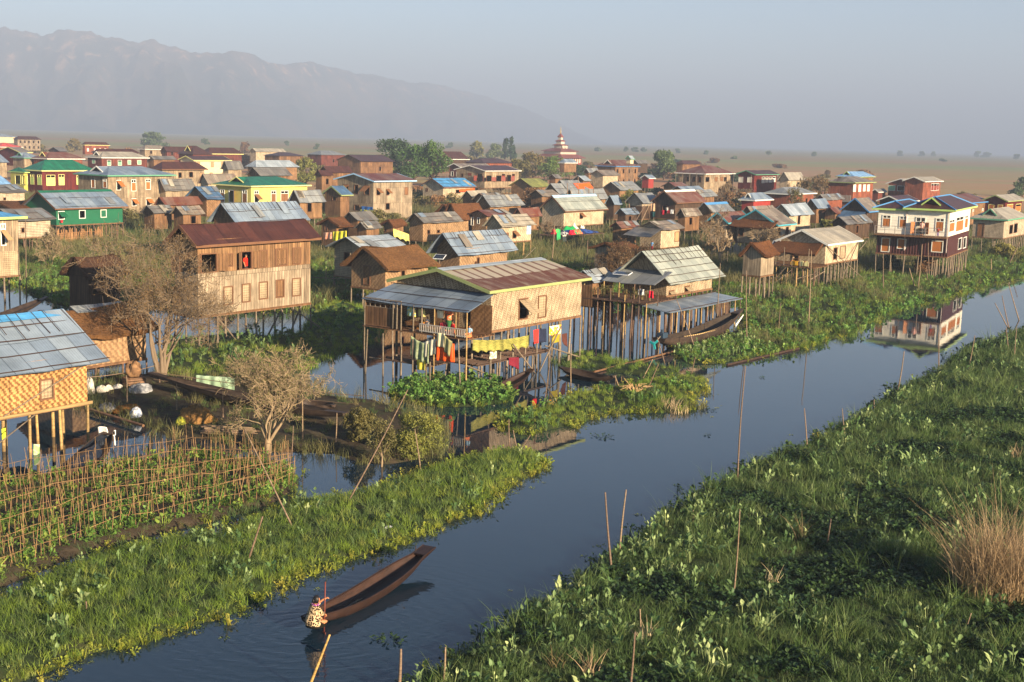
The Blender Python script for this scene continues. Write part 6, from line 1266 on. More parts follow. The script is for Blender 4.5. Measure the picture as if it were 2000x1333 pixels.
for i in range(14):   # extra props and slanting sticks under the porch house
    x, y = rnd.uniform(-2.2, n4.L * .9), rnd.uniform(-.1, W4 * .6); pole('deck_post', (x, y, -.6), (x + rnd.uniform(-.5, .5), y + rnd.uniform(-.3, .3), rnd.choice([1.0, 1.0, 2.6])), rnd.uniform(.03, .055), BAM() if i % 2 else BAMR(), n4.T)
# --- longtail house: lean-to over the boat, gallery roof, annex
tz = n5.hit(1320, 584, 1, n5.oy).z - .05; p0, p1 = n5.hit(1311, 608, 1, -1.6), n5.hit(1451, 579, 1, -1.6); za = min(p0.z, tz - .25); tz = max(tz, za + .3)
lt = slab('lean_to_roof', RM['blg'](), n5.T, (p0.x - .2, -1.6, za), (p1.x, -1.6, za), (p1.x - .2, n5.oy - .05, tz), (p0.x - .2, n5.oy - .05, tz), nx=12)
for f_ in (.04, .9):
    mb = MB(); mb.tube([(p0.x - .1 + (p1.x - p0.x + .2) * j / 9, -1.6 + (n5.oy + 1.6) * f_, za + (tz - za) * f_ + .08 + rnd.uniform(-.02, .02)) for j in range(10)], .025, 5); mb.build('batten', DKW(), lt)
for i in range(13):
    x = p0.x + .15 + (p1.x - p0.x - .3) * i / 12; pole('lean_to_post', (x + rnd.uniform(-.08, .08), -1.5, -.6), (x, -1.5, za), rnd.uniform(.045, .07), BAMY() if i % 2 else BAMR(), n5.T)
    if i % 2: pole('lean_to_post', (x, -.2, -.6), (x, -.2, za + .1), .06, BAMY(), n5.T)
mb = MB()
for i in range(26): mb.tube([(p1.x - 2.0 + 1.9 * i / 25, -.6 + rnd.uniform(-.1, .1), .3), (p1.x - 2.0 + 1.9 * i / 25 + rnd.uniform(-.1, .1), -.5, za + rnd.uniform(-.2, .05))], .04, 5)
mb.build('firewood_screen', BAMR(), n5.T)
q0, q1 = n5.hit(1273, 555, 0, -1.6), n5.hit(1206, 554, 0, -1.6); zq = (q0.z + q1.z) / 2
gl = slab('gallery_roof', RM['gry'](), n5.T, (-1.7, .3, zq), (-1.7, n5.W * .92, zq), (n5.ox - .02, n5.W * .92, zq + .75), (n5.ox - .02, .3, zq + .75))
deck('gallery_floor', n5.T, -3.4, n5.ox, 0, n5.W, n5.zf - .12, BAMR(), 18)
for i in range(9): pole('gallery_post', (-1.75 + rnd.uniform(-.1, .1), n5.W * i / 8, -.6), (-1.75, n5.W * i / 8, zq if i % 2 else n5.zf + .5), .05, BAMY() if i % 3 else BAMR(), n5.T)
for i in range(10): pole('gallery_post', (-3.3 + rnd.uniform(-.15, .15), n5.W * i / 9, -.6), (-3.3, n5.W * i / 9 + rnd.uniform(-.1, .1), n5.zf + (rnd.uniform(.3, 1.2) if i % 2 else -.1)), rnd.uniform(.045, .075), BAMY() if i % 3 == 0 else BAMR(), n5.T)
for i in range(5): pole('gallery_post', (-.7 + rnd.uniform(-.2, .2), n5.W * (i + .5) / 5, -.6), (-.7, n5.W * (i + .5) / 5, n5.zf - .1), .055, BAMR(), n5.T)
mb = MB(); mb.fbox((-3.35, n5.W * .86, n5.zf - .75), (0, 1, 0), (-1, 0, 0), 0, 1.7, 0, .03, 0, 1.45); mb.build('hanging_mat', WM['pb'](), n5.T)
r_ = np.random.RandomState(4); v_, f_ = [], []; k0 = 0
for i in range(26): a, c = leaves(9, .1, .5, .14, .1, 40, .15, 1300 + i); v_.append(a + np.array([-3.0 + r_.uniform(-.35, .8), n5.W * r_.uniform(.12, .9), n5.zf + r_.uniform(-.1, .35)])); f_.append(c + k0); k0 += len(a)
np_mesh('potted_plants', np.vstack(v_), np.vstack(f_), LF['o'], n5.T)
HS['n5b'] = house('small plank annex with a pale striped roof, left of the steep pale roofed house', (1159.4, 554), 1206, 1116, 529.5, 3.4, 1.8, 'lt', 'pb', name='annex_hut', cat='hut', bat=3, slit=10, st=.8, ox=.2, oy=.2, under=BAMR)
# --- tan roofed house: thatched awning, deck, cross braces, thatched cook hut
slab('thatched_awning', RM['thb'](), n6.T, (-2.4, .2, n6.hit(1545, 497, 0, -2.4).z), (-2.4, n6.W + .1, n6.hit(1545, 497, 0, -2.4).z), (n6.ox - .03, n6.W * .95, n6.ze - .05), (n6.ox - .03, .5, n6.ze - .05), .2, 10, 4, .06)
deck('deck', n6.T, -3.2, n6.ox - .1, 0, n6.W + .6, n6.zf - .1, MIDW(), 24)
for i in range(12):
    for x in (-3.1, -1.6): pole('deck_post', (x + rnd.uniform(-.25, .25), n6.W * 1.08 * i / 11, -.4), (x, n6.W * 1.08 * i / 11 + rnd.uniform(-.1, .1), n6.zf - .15), rnd.uniform(.05, .08), BAMY() if i % 2 else BAMR(), n6.T)
for i in range(6): pole('deck_post', (-3.15, n6.W * .1 + n6.W * .75 * i / 5, n6.zf - .1), (-3.15, n6.W * .1 + n6.W * .75 * i / 5, n6.zf + (1.6 if i in (0, 3) else .7)), .04, BAM(), n6.T)
X6 = n6.L - n6.ox
braces(n6, [((n6.ox + .1, .3, n6.ze - .1), (X6 * .86, -.9, .3)), ((X6 - .1, .3, n6.ze - .1), (n6.ox + .9, -.9, .3)), ((X6 + .2, .3, n6.ze - 1.0), (X6 + .9, -.2, n6.ze - .05)), ((-3.1, .3, .9), (.2, .2, 1.5)), ((-3.1, n6.W * .5, .5), (-1.2, .1, 1.5)), ((-3.3, n6.W * .8, -.2), (-3.1, n6.W * .4, 1.7)), ((-3.2, n6.W * .5, 1.9), (-3.1, n6.W * .75, .4))], .05)
HS['n6b'] = house('little cook hut with a shaggy brown thatch at the left end of the deck', (1492, 504), 1522, 1442, 477, 3.7, 2.1, 'thb', 'pg', name='thatched_hut', cat='hut', st=.8, ox=.25, oy=.45, under=BAM)
# --- white house: left wing and balcony
yl = n7.hit(1708, 458, 0, -.7).y; fzb = n7.zf + .435 * n7.hw
mb = MB(); mb.box(-.75, n7.ox - .02, n7.oy - .05, yl, fzb - .16, fzb - .02); mb.build('balcony_floor', MIDW(), n7.T)
mb = MB()
for i in range(8): y = n7.oy + (yl - n7.oy) * i / 7; mb.box(-.75, -.69, y - .03, y + .03, fzb, fzb + .85)
for zz in (.45, .83): mb.box(-.745, -.695, n7.oy, yl, fzb + zz - .02, fzb + zz + .02)
mb.build('balcony_rail', m_paint('8a8078', .6), n7.T)
for (x, y) in ((n7.ox - .07, n7.oy + .1), (n7.ox - .07, _wm - .3)): pole('drain_pipe', (x, y, n7.zf + .4), (x, y, n7.ze - .02), .04, m_paint('b9a9a0', .5), n7.T)
# --- basket house diagonals and eave poles, plank house under-frame
braces(n1, [((n1.L - n1.ox - .1, n1.oy - .06, n1.ze - .1), (n1.L - 4.6, n1.oy - .06, n1.zf)), ((3.2, .3, .2), (6.2, .4, n1.zf - .1)), ((2.2, .5, 1.6), (4.8, .3, .1))], .03, BAMG())
for zz in (.0, .04): pass
mb = MB(); mb.fbox((n1.ox, n1.oy, n1.zf), (1, 0, 0), (0, -1, 0), -.2, n1.L - 2 * n1.ox + .2, .005, .07, -.1, .03); mb.build('sill_beam', BAMY(), n1.T)
for i in range(5): x = n1.L - n1.ox - 4.5 * i / 4; pole('inner_stilt', (x, n1.oy + 2.4, -.6), (x, n1.oy + 2.4, n1.zf), .08, BAMY(), n1.T)
braces(n3, [((2.0, n3.oy, n3.zf - .2), (3.6, n3.oy, .1)), ((6.2, n3.oy, .2), (7.4, n3.oy, n3.zf - .2)), ((9.2, n3.oy, n3.zf - .1), (8.2, n3.oy, .2))], .06, BAMG())
mb = MB()
for i in range(8): mb.tube([(n3.ox, n3.oy - .03 + .0 * i, n3.zf - .02), (n3.L - n3.ox, n3.oy - .03, n3.zf - .02)], .05, 5) if i == 0 else None
mb.build('sill_beam', MIDW(), n3.T)
pole('ladder_pole', n3.loc(at(640, 650, .2)), (n3.L - 2.2, .2, n3.zf - .3), .05, BAMG(), n3.T)
# ridge sheet on the thatched hut
slab('ridge_sheet', RM['gry'](), n2.T, (n2.L * .35, n2.W / 2 - .35, n2.ze + n2.rise - .02), (n2.L * .93, n2.W / 2 - .35, n2.ze + n2.rise - .02), (n2.L * .93, n2.W / 2 + .3, n2.ze + n2.rise + .24), (n2.L * .35, n2.W / 2 + .3, n2.ze + n2.rise + .24))
HS['r13'].T and slab('thatched_awning', RM['thb'](), HS['r13'].T, (-1.5, .2, 3.5), (-1.5, HS['r13'].W * .95, 3.5), (HS['r13'].ox, HS['r13'].W * .95, 4.3), (HS['r13'].ox, .2, 4.3), .15)
slab('porch_roof', RM['navy'](), HS['r17'].T, (-2.0, .5, 3.1), (-2.0, HS['r17'].W * .9, 3.1), (HS['r17'].ox, HS['r17'].W * .9, 4.0), (HS['r17'].ox, .5, 4.0))
slab('porch_roof', RM['dk'](), HS['r31'].T, (-2.6, .1, 2.6), (-2.6, HS['r31'].W, 2.6), (HS['r31'].ox, HS['r31'].W, 3.5), (HS['r31'].ox, .1, 3.5))
r7 = HS['r7']; mb = MB(); mb.box(-1.6, r7.ox, .2, r7.W, 2.1, 2.2); mb.build('balcony_floor', MIDW(), r7.T); slab('awning', m_paint('4fb0b8', .6), r7.T, (-2.0, .1, 1.5), (-2.0, r7.W, 1.5), (-.2, r7.W, 2.0), (-.2, .1, 2.0))
mb = MB(); [mb.box(-1.6, -1.52, .2 + (r7.W - .3) * i / 8, .28 + (r7.W - .3) * i / 8, 2.2, 3.1) for i in range(9)]; mb.box(-1.6, -1.52, .2, r7.W, 3.05, 3.13); mb.build('balcony_rail', trimm('g'), r7.T)
for y in (.3, r7.W - .3): pole('porch_post', (-1.6, y, -.3), (-1.6, y, r7.ze), .07, BAM(), r7.T)
r6 = HS['r6']; mb = MB(); mb.box(-.3, r6.ox, .3, r6.W, 3.3, 3.45); mb.build('veranda_floor', MIDW(), r6.T)
for i in range(5): pole('veranda_post', (-.2, .4 + (r6.W - .8) * i / 4, 3.4), (-.2, .4 + (r6.W - .8) * i / 4, r6.ze), .09, BAMG(), r6.T)
r18 = HS['r18']; mb = MB(); mb.box(-1.4, r18.ox, .2, r18.W, 2.6, 2.75); [mb.box(-1.4, -1.3, .2 + (r18.W - .4) * i / 20, .38 + (r18.W - .4) * i / 20, 2.75, 3.9) for i in range(21)]; mb.build('balcony', m_paint('8f877d', .8), r18.T)
c22 = HS['c22']; X0 = c22.L * .58; slab('orange_tarp', m_cloth('e0561f'), c22.roof, (X0, .15, c22.ze + c22.rise * .08 + .1), (c22.L + .1, .15, c22.ze + c22.rise * .08 + .1), (c22.L + .1, c22.W * .46, c22.ze + c22.rise * .93 + .1), (X0, c22.W * .46, c22.ze + c22.rise * .93 + .1), .03)
c29 = HS['c29']; mb = MB(); mb.fbox((c29.L - c29.ox - .9, c29.oy, c29.zf + .7), (1, 0, 0), (0, -1, 0), 0, .8, .02, .05, 0, .95); tag(mb.build('hanging_cloth', m_cloth('7fa8d8', 'a8c8e8')), 'pale blue cloth hung at the corner of the mat walled house on pale posts', 'cloth').matrix_world = Matrix.Translation(c29.B0) @ Matrix.Rotation(math.atan2(c29.d1.y, c29.d1.x), 4, 'Z')
# ================================================================ boats
HULL = m_wood('2a1a14', .6); HULLD = m_wood('3a2e26', .6); HULLI = m_wood('36241c', .8); FLB = m_wood('1e1a18', .8); BLK = m_plain('1c2028', .4); TQ = m_plain('2fb0b0', .4)
def boat(name, label, P0, hd, L, wm, depth, bow_rise, stern_rise, bow_w=.16, stern_w=.16, hull=None, inner=None, floor=None, z0=-.08, fb=True, tilt=0.0, n=26):
    hd = Vector((hd.x, hd.y, 0)).normalized(); T = thing(name, label, 'boat', P0, math.atan2(hd.y, hd.x)); T.rotation_euler.x = tilt
    def prof(t):
        w_ = wm / 2 * max(1 - abs(2 * t - .98) ** 2.9, 0.0); w_ = max(w_, (stern_w if t < .5 else bow_w) * (1.0))
        rz = bow_rise * max((t - .35) / .65, 0) ** 1.6 + stern_rise * max((.4 - t) / .4, 0) ** 2.0; d = depth * (1 - .72 * max((t - .55) / .45, 0) ** 1.6 - .6 * max((.25 - t) / .25, 0) ** 1.4); return w_, rz, d
    K = 9
    def ring(t, ins):
        w_, rz, d = prof(t); o = []
        for k in range(K):
            a = math.pi * k / (K - 1); c, s_ = math.cos(a), math.sin(a); ww = max(w_ - ins, .02); y = ww * (abs(c) ** .6) * (1 if c > 0 else -1); z = z0 + rz + depth - (d - ins * 1.3) * (abs(s_) ** .75)
            o.append(Vector((t * L, y, z)))
        return o
    mb = MB(); ts = [i / n for i in range(n + 1)]; R0 = [ring(t, 0) for t in ts]; R1 = [ring(t, .035) for t in ts]
    def strip(A, m, flip):
        base = len(mb.v); [mb.v.extend(map(tuple, r)) for r in A]
        for i in range(n):
            for k in range(K - 1):
                a = base + i * K + k; q = (a, a + 1, a + K + 1, a + K); mb.f.append(q[::-1] if flip else q); mb.m.append(m); mb.uv += [(ts[i] * L, k * .12), (ts[i] * L, k * .12 + .12), (ts[i + 1] * L, k * .12 + .12), (ts[i + 1] * L, k * .12)]
    strip(R0, 0, False); strip(R1, 1, True)
    for i in range(n):
        for k in (0, K - 1): mb.poly([R0[i][k], R0[i + 1][k], R1[i + 1][k], R1[i][k]], 0)
    mb.poly(R0[0], 0); mb.poly(R0[-1][::-1], 0)
    mb.build('hull', [hull or HULL, inner or HULLI], T, True)
    for nm, (t0, t1) in (('stern_deck', (0, .09)), ('bow_deck', (.9, 1.0))):
        mb = MB(); a0, a1 = ring(t0, -.012), ring(t1, -.012); am = ring((t0 + t1) / 2, -.012)
        for (p, q) in ((a0, am), (am, a1)): mb.poly([p[0] + ZUP * .014, p[-1] + ZUP * .014, q[-1] + ZUP * .014, q[0] + ZUP * .014]); mb.poly([p[0] - ZUP * .03, q[0] - ZUP * .03, q[-1] - ZUP * .03, p[-1] - ZUP * .03])
        mb.build(nm, hull or HULL, T)
    for k, sg in ((0, 1), (K - 1, -1)):
        mb = MB(); mb.tube([ring(t, 0)[k] + ZUP * .008 for t in ts], .022, 5); mb.build('gunwale', hull or HULL, T)
    if fb:
        for j in range(5):
            mb = MB(); y = (j - 2) * wm * .15; w1 = wm * .066
            for (ta, tb) in ((.16, .34), (.34, .52), (.52, .70)):
                za, zb2 = [z0 + prof(t)[1] + depth - prof(t)[2] * .8 + .02 for t in (ta, tb)]
                mb.poly([(ta * L, y - w1, za), (tb * L, y - w1, zb2), (tb * L, y + w1, zb2), (ta * L, y + w1, za)])
            mb.build('floorboard', floor or FLB, T)
    T['rise'] = 0.0; del T['rise']; return T
S0, S1 = at(600, 1226, .1), at(833, 1108, 0); HB = (S1 - S0); HB.z = 0
CANOE = boat('canoe', 'long slender brown canoe gliding along the canal with its raised bow ahead', (S0.x, S0.y, 0), HB, HB.length + .15, .86, .34, .36, .10, .22, .2)
mb = MB(); mb.tube([(0, 0, 0), (.02, .01, .16)], .018, 6); mb.build('bow_peg', HULL, CANOE).location = (HB.length * .93, .14, .6)
hb = HB.normalized()
# things lying in the canoe
mb = MB(); mb.tube([Vector((.13 * math.cos(t), .1 * math.sin(t), .03 * math.sin(3 * t))) for t in np.linspace(0, 6.0, 20)], .022, 5); o = mb.build('rope_coil', m_plain('6a5a34')); o.location = at(705, 1176, .12); tag(o, 'small coil of rope lying in the brown canoe', 'rope')
for i, lab in enumerate(('thin bamboo stick lying on the canoe floor, outer of two', 'thin bamboo stick lying on the canoe floor, inner of two')):
    p = at(655 + 8 * i, 1199 - 4 * i, .13); mb = MB(); mb.tube([Vector((0, 0, 0)), hb * 1.1 + Vector((0, 0, .03))], .014, 5); o = mb.build('bamboo_stick', BAM()); o.location = p; tag(o, lab, 'stick')
def boat_px(name, label, a, b2, wm, depth, br, sr, **k): p, q = at(*a, 0), at(*b2, 0); return boat(name, label, (p.x, p.y, k.pop('zb', 0)), q - p, (q - p).length, wm, depth, br, sr, **k)
boat_px('moored_canoe', 'very long dark canoe moored along the mud bank behind the small bare tree', (674, 842), (293, 768), .95, .42, .35, .12, hull=HULLD, inner=m_wood('4a3d32', .8), zb=.36)
boat_px('moored_canoe', 'short dark brown canoe with a lit bow under the porch house', (942, 772), (1038, 748), .9, .3, .55, .0, hull=HULL)
boat_px('moored_canoe', 'dark boat nosing out from the left frame edge behind the blue ridged house', (-60, 640), (92, 600), 1.0, .35, .5, .1, hull=HULLD, inner=HULLD)
boat_px('moored_canoe', 'half sunk plank boat in the cove left of the longtail house', (1200, 752), (1095, 728), 1.3, .3, .1, .3, hull=HULLD, inner=HULLD, fb=False)
boat_px('overturned_canoe', 'short overturned looking dark hull on the mud behind the drying rack', (585, 800), (652, 812), 1.1, .5, .1, .1, hull=HULLD, inner=HULLD, fb=False)
# small goods carried in the canoe
bb = boat_px('tarp_boat', 'black tarp covered boat with its bow up by the back trellis row', (120, 945), (218, 884), 1.1, .45, .65, .1, hull=HULLD, inner=BLK, fb=False)
mb = MB(); mb.grid(lambda u, v: Vector((.5 + 3.2 * u, (v - .5) * 1.02 * (1 - abs(2 * u - .9) ** 3), .42 + .5 * max(u - .5, 0) ** 1.5 + .22 * math.sin(math.pi * v) + .04 * math.sin(u * 17 + v * 5))), 18, 8); mb.build('tarp_cover', BLK, bb, True)
# longtail boat: moored under the lean-to
p = n5.wld((0, -2.55, 0)); p = p + n5.d1 * solve_x(p, n5.d1, 1286); Lb = solve_x(p, n5.d1, 1447); LT = boat('longtail_boat', 'long black longtail boat with a pale rail and turquoise propeller, moored under the lean-to', p, n5.d1, Lb, 1.5, .75, .95, .15, .1, .45, HULLD, m_wood('33291f', .8), z0=-.12)
mb = MB()
for i in range(30): x = Lb * (.2 + .6 * i / 30); mb.box(x, x + Lb * .013, -.73 * (1 - abs(2 * (x / Lb) - .95) ** 2.3) - .02, -.70 * (1 - abs(2 * (x / Lb) - .95) ** 2.3) + .02, .64 + .95 * max((x / Lb - .35) / .65, 0) ** 2, .71 + .95 * max((x / Lb - .35) / .65, 0) ** 2)
mb.build('rail_blocks', m_paint('c9a870', .7), LT)
mb = MB(); mb.grid(lambda u, v: Vector((Lb * (.84 + .15 * u), -.16 - .3 * (1 - u) - .03, .5 + .62 * u + .22 * v * (1 - .5 * u))), 6, 2); mb.build('bow_stripe', m_paint('d8d8d0', .5), LT)
mb = MB(); mb.tube([(.3, 0, .95), (-1.0, -.2, .55)], .035, 6); mb.build('propeller_shaft', BAMG(), LT)
mb = MB()
for a in (0.3, 2.4, 4.5): d = Vector((.1, math.cos(a), math.sin(a))); e = d.cross(Vector((1, 0, 0))).normalized(); c = Vector((-1.0, -.2, .55)); mb.fbox(c, d, (1, 0, .2), .02, .34, -.015, .015, -.07, .07, V=e)
mb.build('propeller', TQ, LT)
mb = MB(); mb.box(.1, .75, -.22, .22, .78, 1.1); mb.tube([(.4, 0, 1.1), (.4, 0, 1.3)], .1, 8); mb.build('engine', m_plain('2a3a4a', .5), LT)
# ================================================================ cloth
_cl = [0]
def cloth(label, h, ax, val, tl, tr, yb, mat, folds=5, dep=.05, name='hanging_cloth', cat='cloth', scallop=0.0, group=None, sag=.0, ybr=None):
    """cloth hung from tl..tr (photo pixels) down to pixel rows yb / ybr, in the plane ax = val of house h"""
    _cl[0] += 1; ph = _cl[0] * 1.7
    a, b2 = h.hit(*tl, ax, val), h.hit(*tr, ax, val); c, d = h.hit(tl[0], yb, ax, val), h.hit(tr[0], ybr if ybr else yb + tr[1] - tl[1], ax, val); n = Vector((-1, 0, 0)) if ax == 0 else Vector((0, -1, 0)); o0 = h.wld(a)
    mb = MB()
    def P(u, v):
        p = a.lerp(b2, u).lerp(c.lerp(d, u), v); p = p + n * dep * math.sin(folds * math.pi * u + ph + v * .8) * (.35 + .65 * v) - ZUP * (sag * math.sin(math.pi * u) * (1 - v * .3) + scallop * v * math.sin(folds * 3.1 * u + ph)); return h.wld(p) - o0
    mb.grid(P, max(8, folds * 4), 8); o = mb.build(name, mat, None, True); o.location = o0; s_ = o.modifiers.new('thickness', 'SOLIDIFY'); s_.thickness = .012; return tag(o, label, cat, group)
XF = -2.35
cloth('greyish green cloth hung low in front of the crowded porch', n4, 0, XF, (803, 656), (838, 672), 695, m_cloth('7f8a66', '959f7c'), 6, .07, sag=.1)
cloth('off-white cloth draped left of the orange cloth, below the porch', n4, 0, XF, (826, 669), (851, 662), 699, m_cloth('c4bda6'), 5, .06)
cloth('cream cloth with a rounded bottom hung above the orange cloth', n4, 0, XF - .03, (853, 650), (869, 652), 677, m_cloth('d8c9a2'), 3, .05)
cloth('bright orange cloth hung below the porch', n4, 0, XF, (853, 667), (887, 672), 704, m_cloth('e0551c'), 5, .06, ybr=708)
cloth('olive tan cloth hanging at the right top of the orange cloth', n4, 0, XF - .05, (868, 655), (883, 668), 688, m_cloth('9a9468'), 3, .05)
cloth('pale yellow cloth hanging under the porch landing', n4, 0, XF, (814, 702), (831, 704), 722, m_cloth('d6c24a'), 3, .04)
cloth('printed blue and yellow shirt drying under the porch eave', n4, 0, -1.7, (795, 599), (812, 602), 617, m_cloth('7fb0b8', 'd8c860', 9.0), 3, .04, 'shirt', 'clothing')
cloth('small pale yellow garment drying under the porch eave', n4, 0, -1.7, (818, 604), (830, 606), 618, m_cloth('cdbf78'), 3, .04, 'garment', 'clothing')
cloth('cream garment drying beside the standing woman on the porch', n4, 0, -1.7, (854, 606), (866, 608), 621, m_cloth('e4d8b8'), 3, .04, 'garment', 'clothing')
YB = .12
cloth('long band of lime yellow fringe drying under the zigzag mat wall', n4, 1, YB, (924, 664), (1033, 655), 687, m_weave('a29a4c', '62662f', .09, 'basket'), 14, .05, 'fringe_cloth', scallop=.05, sag=.12)
cloth('red cloth hanging under the right half of the zigzag mat wall', n4, 1, YB + .1, (1042, 645), (1052, 643), 672, m_cloth('d0342c'), 3, .05)
cloth('navy cloth hanging to the right of the red cloth', n4, 1, YB + .1, (1053, 644), (1066, 642), 670, m_cloth('23283a'), 4, .05)
cloth('cream and yellow printed cloth near the right end of the mat wall', n4, 1, YB + .1, (1073, 638), (1096, 634), 656, m_cloth('e4dcc0', 'e0a42c', 5.0), 4, .04)
cloth('olive cloth square below the printed cloth', n4, 1, YB + .1, (1079, 656), (1094, 653), 671, m_cloth('8f8126'), 2, .02)
cloth('brown pointed cloth at the far right of the washing under the mat wall', n4, 1, YB + .1, (1097, 653), (1107, 651), 668, m_cloth('4f2e26'), 2, .05, ybr=678)
cloth('dark red cloth draped over the edge of the drying deck', n4, 1, .1, (993, 699), (1014, 698), 712, m_cloth('6a1f2c'), 3, .06, ybr=722)
cloth('striped white and grey cloth on the drying deck', n4, 1, .15, (957, 688), (971, 686), 702, m_cloth('dcd2b8', '7f8070', 9.0), 4, .05)
n5p = -1.85
n5p = -3.3
cloth('bright red round basket-like cloth hanging on the gallery of the longtail house', n5, 0, n5p, (1267, 568), (1276, 569), 582, m_cloth('d8263c'), 3, .06, 'bundle')
cloth('checked white and grey cloth on the gallery of the longtail house', n5, 0, n5p, (1247, 564), (1258, 566), 576, m_cloth('d0d0cc', '4a4a50', 9.0), 3, .05)
c33 = HS['c33']
cloth('bright yellow cloth drying on a line before the small brown hut', c33, 0, -1.5, (650, 453), (677, 451), 472, m_cloth('e4d23a', 'cfc64a'), 6, .08, scallop=.08); cloth('orange and pink cloth left of the bright yellow cloth', c33, 0, -1.5, (632, 455), (650, 454), 468, m_cloth('e08a6a', 'd8b49a'), 4, .08)
c35 = HS['c35']; cloth('row of faded yellow rags on the reed fence by the privy hut', c35, 1, -.5, (768, 447), (799, 458), 462, m_cloth('cfc070', 'a8a05a'), 6, .08, scallop=.1)
r26 = HS['r26']
for (a, b2, yb, c1, lab) in (((1271, 398), (1279, 398), 413, 'd8b08a', 'peach bundle of washing at the left corner of the dark gabled house'), ((1292, 411), (1298, 411), 420, 'c0243a', 'crimson cloth on the washing line of the dark gabled house'), ((1303, 411), (1308, 411), 417, 'b03040', 'small red cloth beside the white one on the washing line'), ((1310, 410), (1315, 410), 418, 'e0e0dc', 'white cloth on the washing line of the dark gabled house'), ((1301, 406), (1305, 406), 412, 'c9c4bc', 'pale grey shirt above the crimson cloth'), ((1273, 414), (1280, 414), 424, '2a5a5a', 'dark teal cloth low on the washing line')):
    cloth(lab, r26, 0, -.6, a, b2, yb, m_cloth(c1), 3, .06)
cloth('tiny red cloth hanging from the green house window', HS['m1'], 1, .15, (119, 430), (123, 430), 435, m_cloth('d02a34'), 2, .03); cloth('blue cloth filling the lower opening of the grey two-storey house', HS['c9'], 0, HS['c9'].ox - .1, (706, 403), (728, 405), 413, m_cloth('2f5fa0'), 4, .06)
cloth('orange-red cloth along the eave of the sky blue roofed hut', HS['c12'], 1, -.1, (897, 370), (927, 368), 375, m_cloth('d8541f'), 4, .05)
# the colourful drying heap in the meadow
G0 = at(1135, 478, 0); DD = thing('drying_rack', 'low bamboo drying rack heaped with colourful cloth in the village meadow', 'rack', G0, math.atan2(n5.d1.y, n5.d1.x)); Zs = (G0 - CAM).dot(CFW) / PF
deck('platform', DD, -4.6, 5.2, -.3, 3.4, 1.3, BAMR(), 22)
for x in (-4.5, -2.5, 0, 2.5, 5): pole('leg', (x, -.2, -.4), (x, -.2, 1.25), .06, BAM(), DD); pole('leg', (x, 3.2, -.4), (x, 3.2, 1.25), .06, BAM(), DD)
def heap(label, x, y, lx, ly, hz2, mat, name='cloth_heap', cat='cloth', base=1.36, seed=0):
    r2 = np.random.RandomState(seed); ph = r2.uniform(0, 6, 4); mb = MB()
    def P(u, v):
        e = (math.sin(math.pi * u) * math.sin(math.pi * v)) ** .5; return Vector(((u - .5) * lx, (v - .5) * ly, hz2 * e * (1 + .35 * math.sin(u * 9 + ph[0]) * math.sin(v * 8 + ph[1]))))
    mb.grid(P, 14, 10); mb.poly([P(0, 0), P(0, 1), P(1, 1), P(1, 0)]); o = mb.build(name, mat, None, True); o.location = DD.matrix_basis @ Vector((x, y, base)); o.rotation_euler.z = DD.rotation_euler.z; return tag(o, label, cat)
bpy.context.view_layer.update()
heap('navy blue netting spread along the drying rack', 1.2, 1.2, 6.6, 2.6, .45, m_cloth('1e2c5a', '2c4a8a', 2.0), seed=1); heap('green sheet over the far side of the drying rack', 1.4, 2.7, 3.2, 1.2, .75, m_cloth('1f8a4a'), seed=2)
heap('white sack on the far side of the drying rack', 2.7, 2.9, 1.5, .9, .9, m_cloth('d8cfb4'), 'sack', 'sack', seed=3); heap('small white bundle at the end of the drying rack', 3.6, 2.2, .8, .7, .8, m_cloth('e0d4bc'), 'sack', 'sack', seed=4)
heap('red cloth at the left end of the drying rack', -3.3, 1.9, 1.0, .8, .55, m_cloth('c8283c'), seed=5); heap('bright red cloth at the front of the drying rack', -2.0, .2, 1.0, .7, .5, m_cloth('d02038'), seed=6); heap('multicoloured cloth pile at the front of the drying rack', -.6, .4, 2.0, 1.0, .6, m_cloth('2f8a5a', 'c05a40', 4.0), seed=7); heap('grey and dark cloth on the left of the drying rack', -3.0, .9, 1.5, 1.1, .45, m_cloth('2a3040', '9a9a98', 3.0), seed=8)
HD_ = House(); HD_.B0 = Vector((G0.x, G0.y, 0)); HD_.d1 = n5.d1; HD_.d2 = n5.d2
cloth('green cloth hanging down the left end of the drying rack', HD_, 1, -.4, (1088, 450), (1094, 448), 470, m_cloth('2f9a5a'), 3, .06); cloth('pale cream cloth hanging at the left end of the drying rack', HD_, 1, -.42, (1099, 460), (1106, 459), 473, m_cloth('dccfae'), 2, .06); cloth('lime green rag tied to the thick crooked post', HD_, 1, -.5, (1085, 448), (1091, 447), 455, m_cloth('4fae5a'), 2, .05)
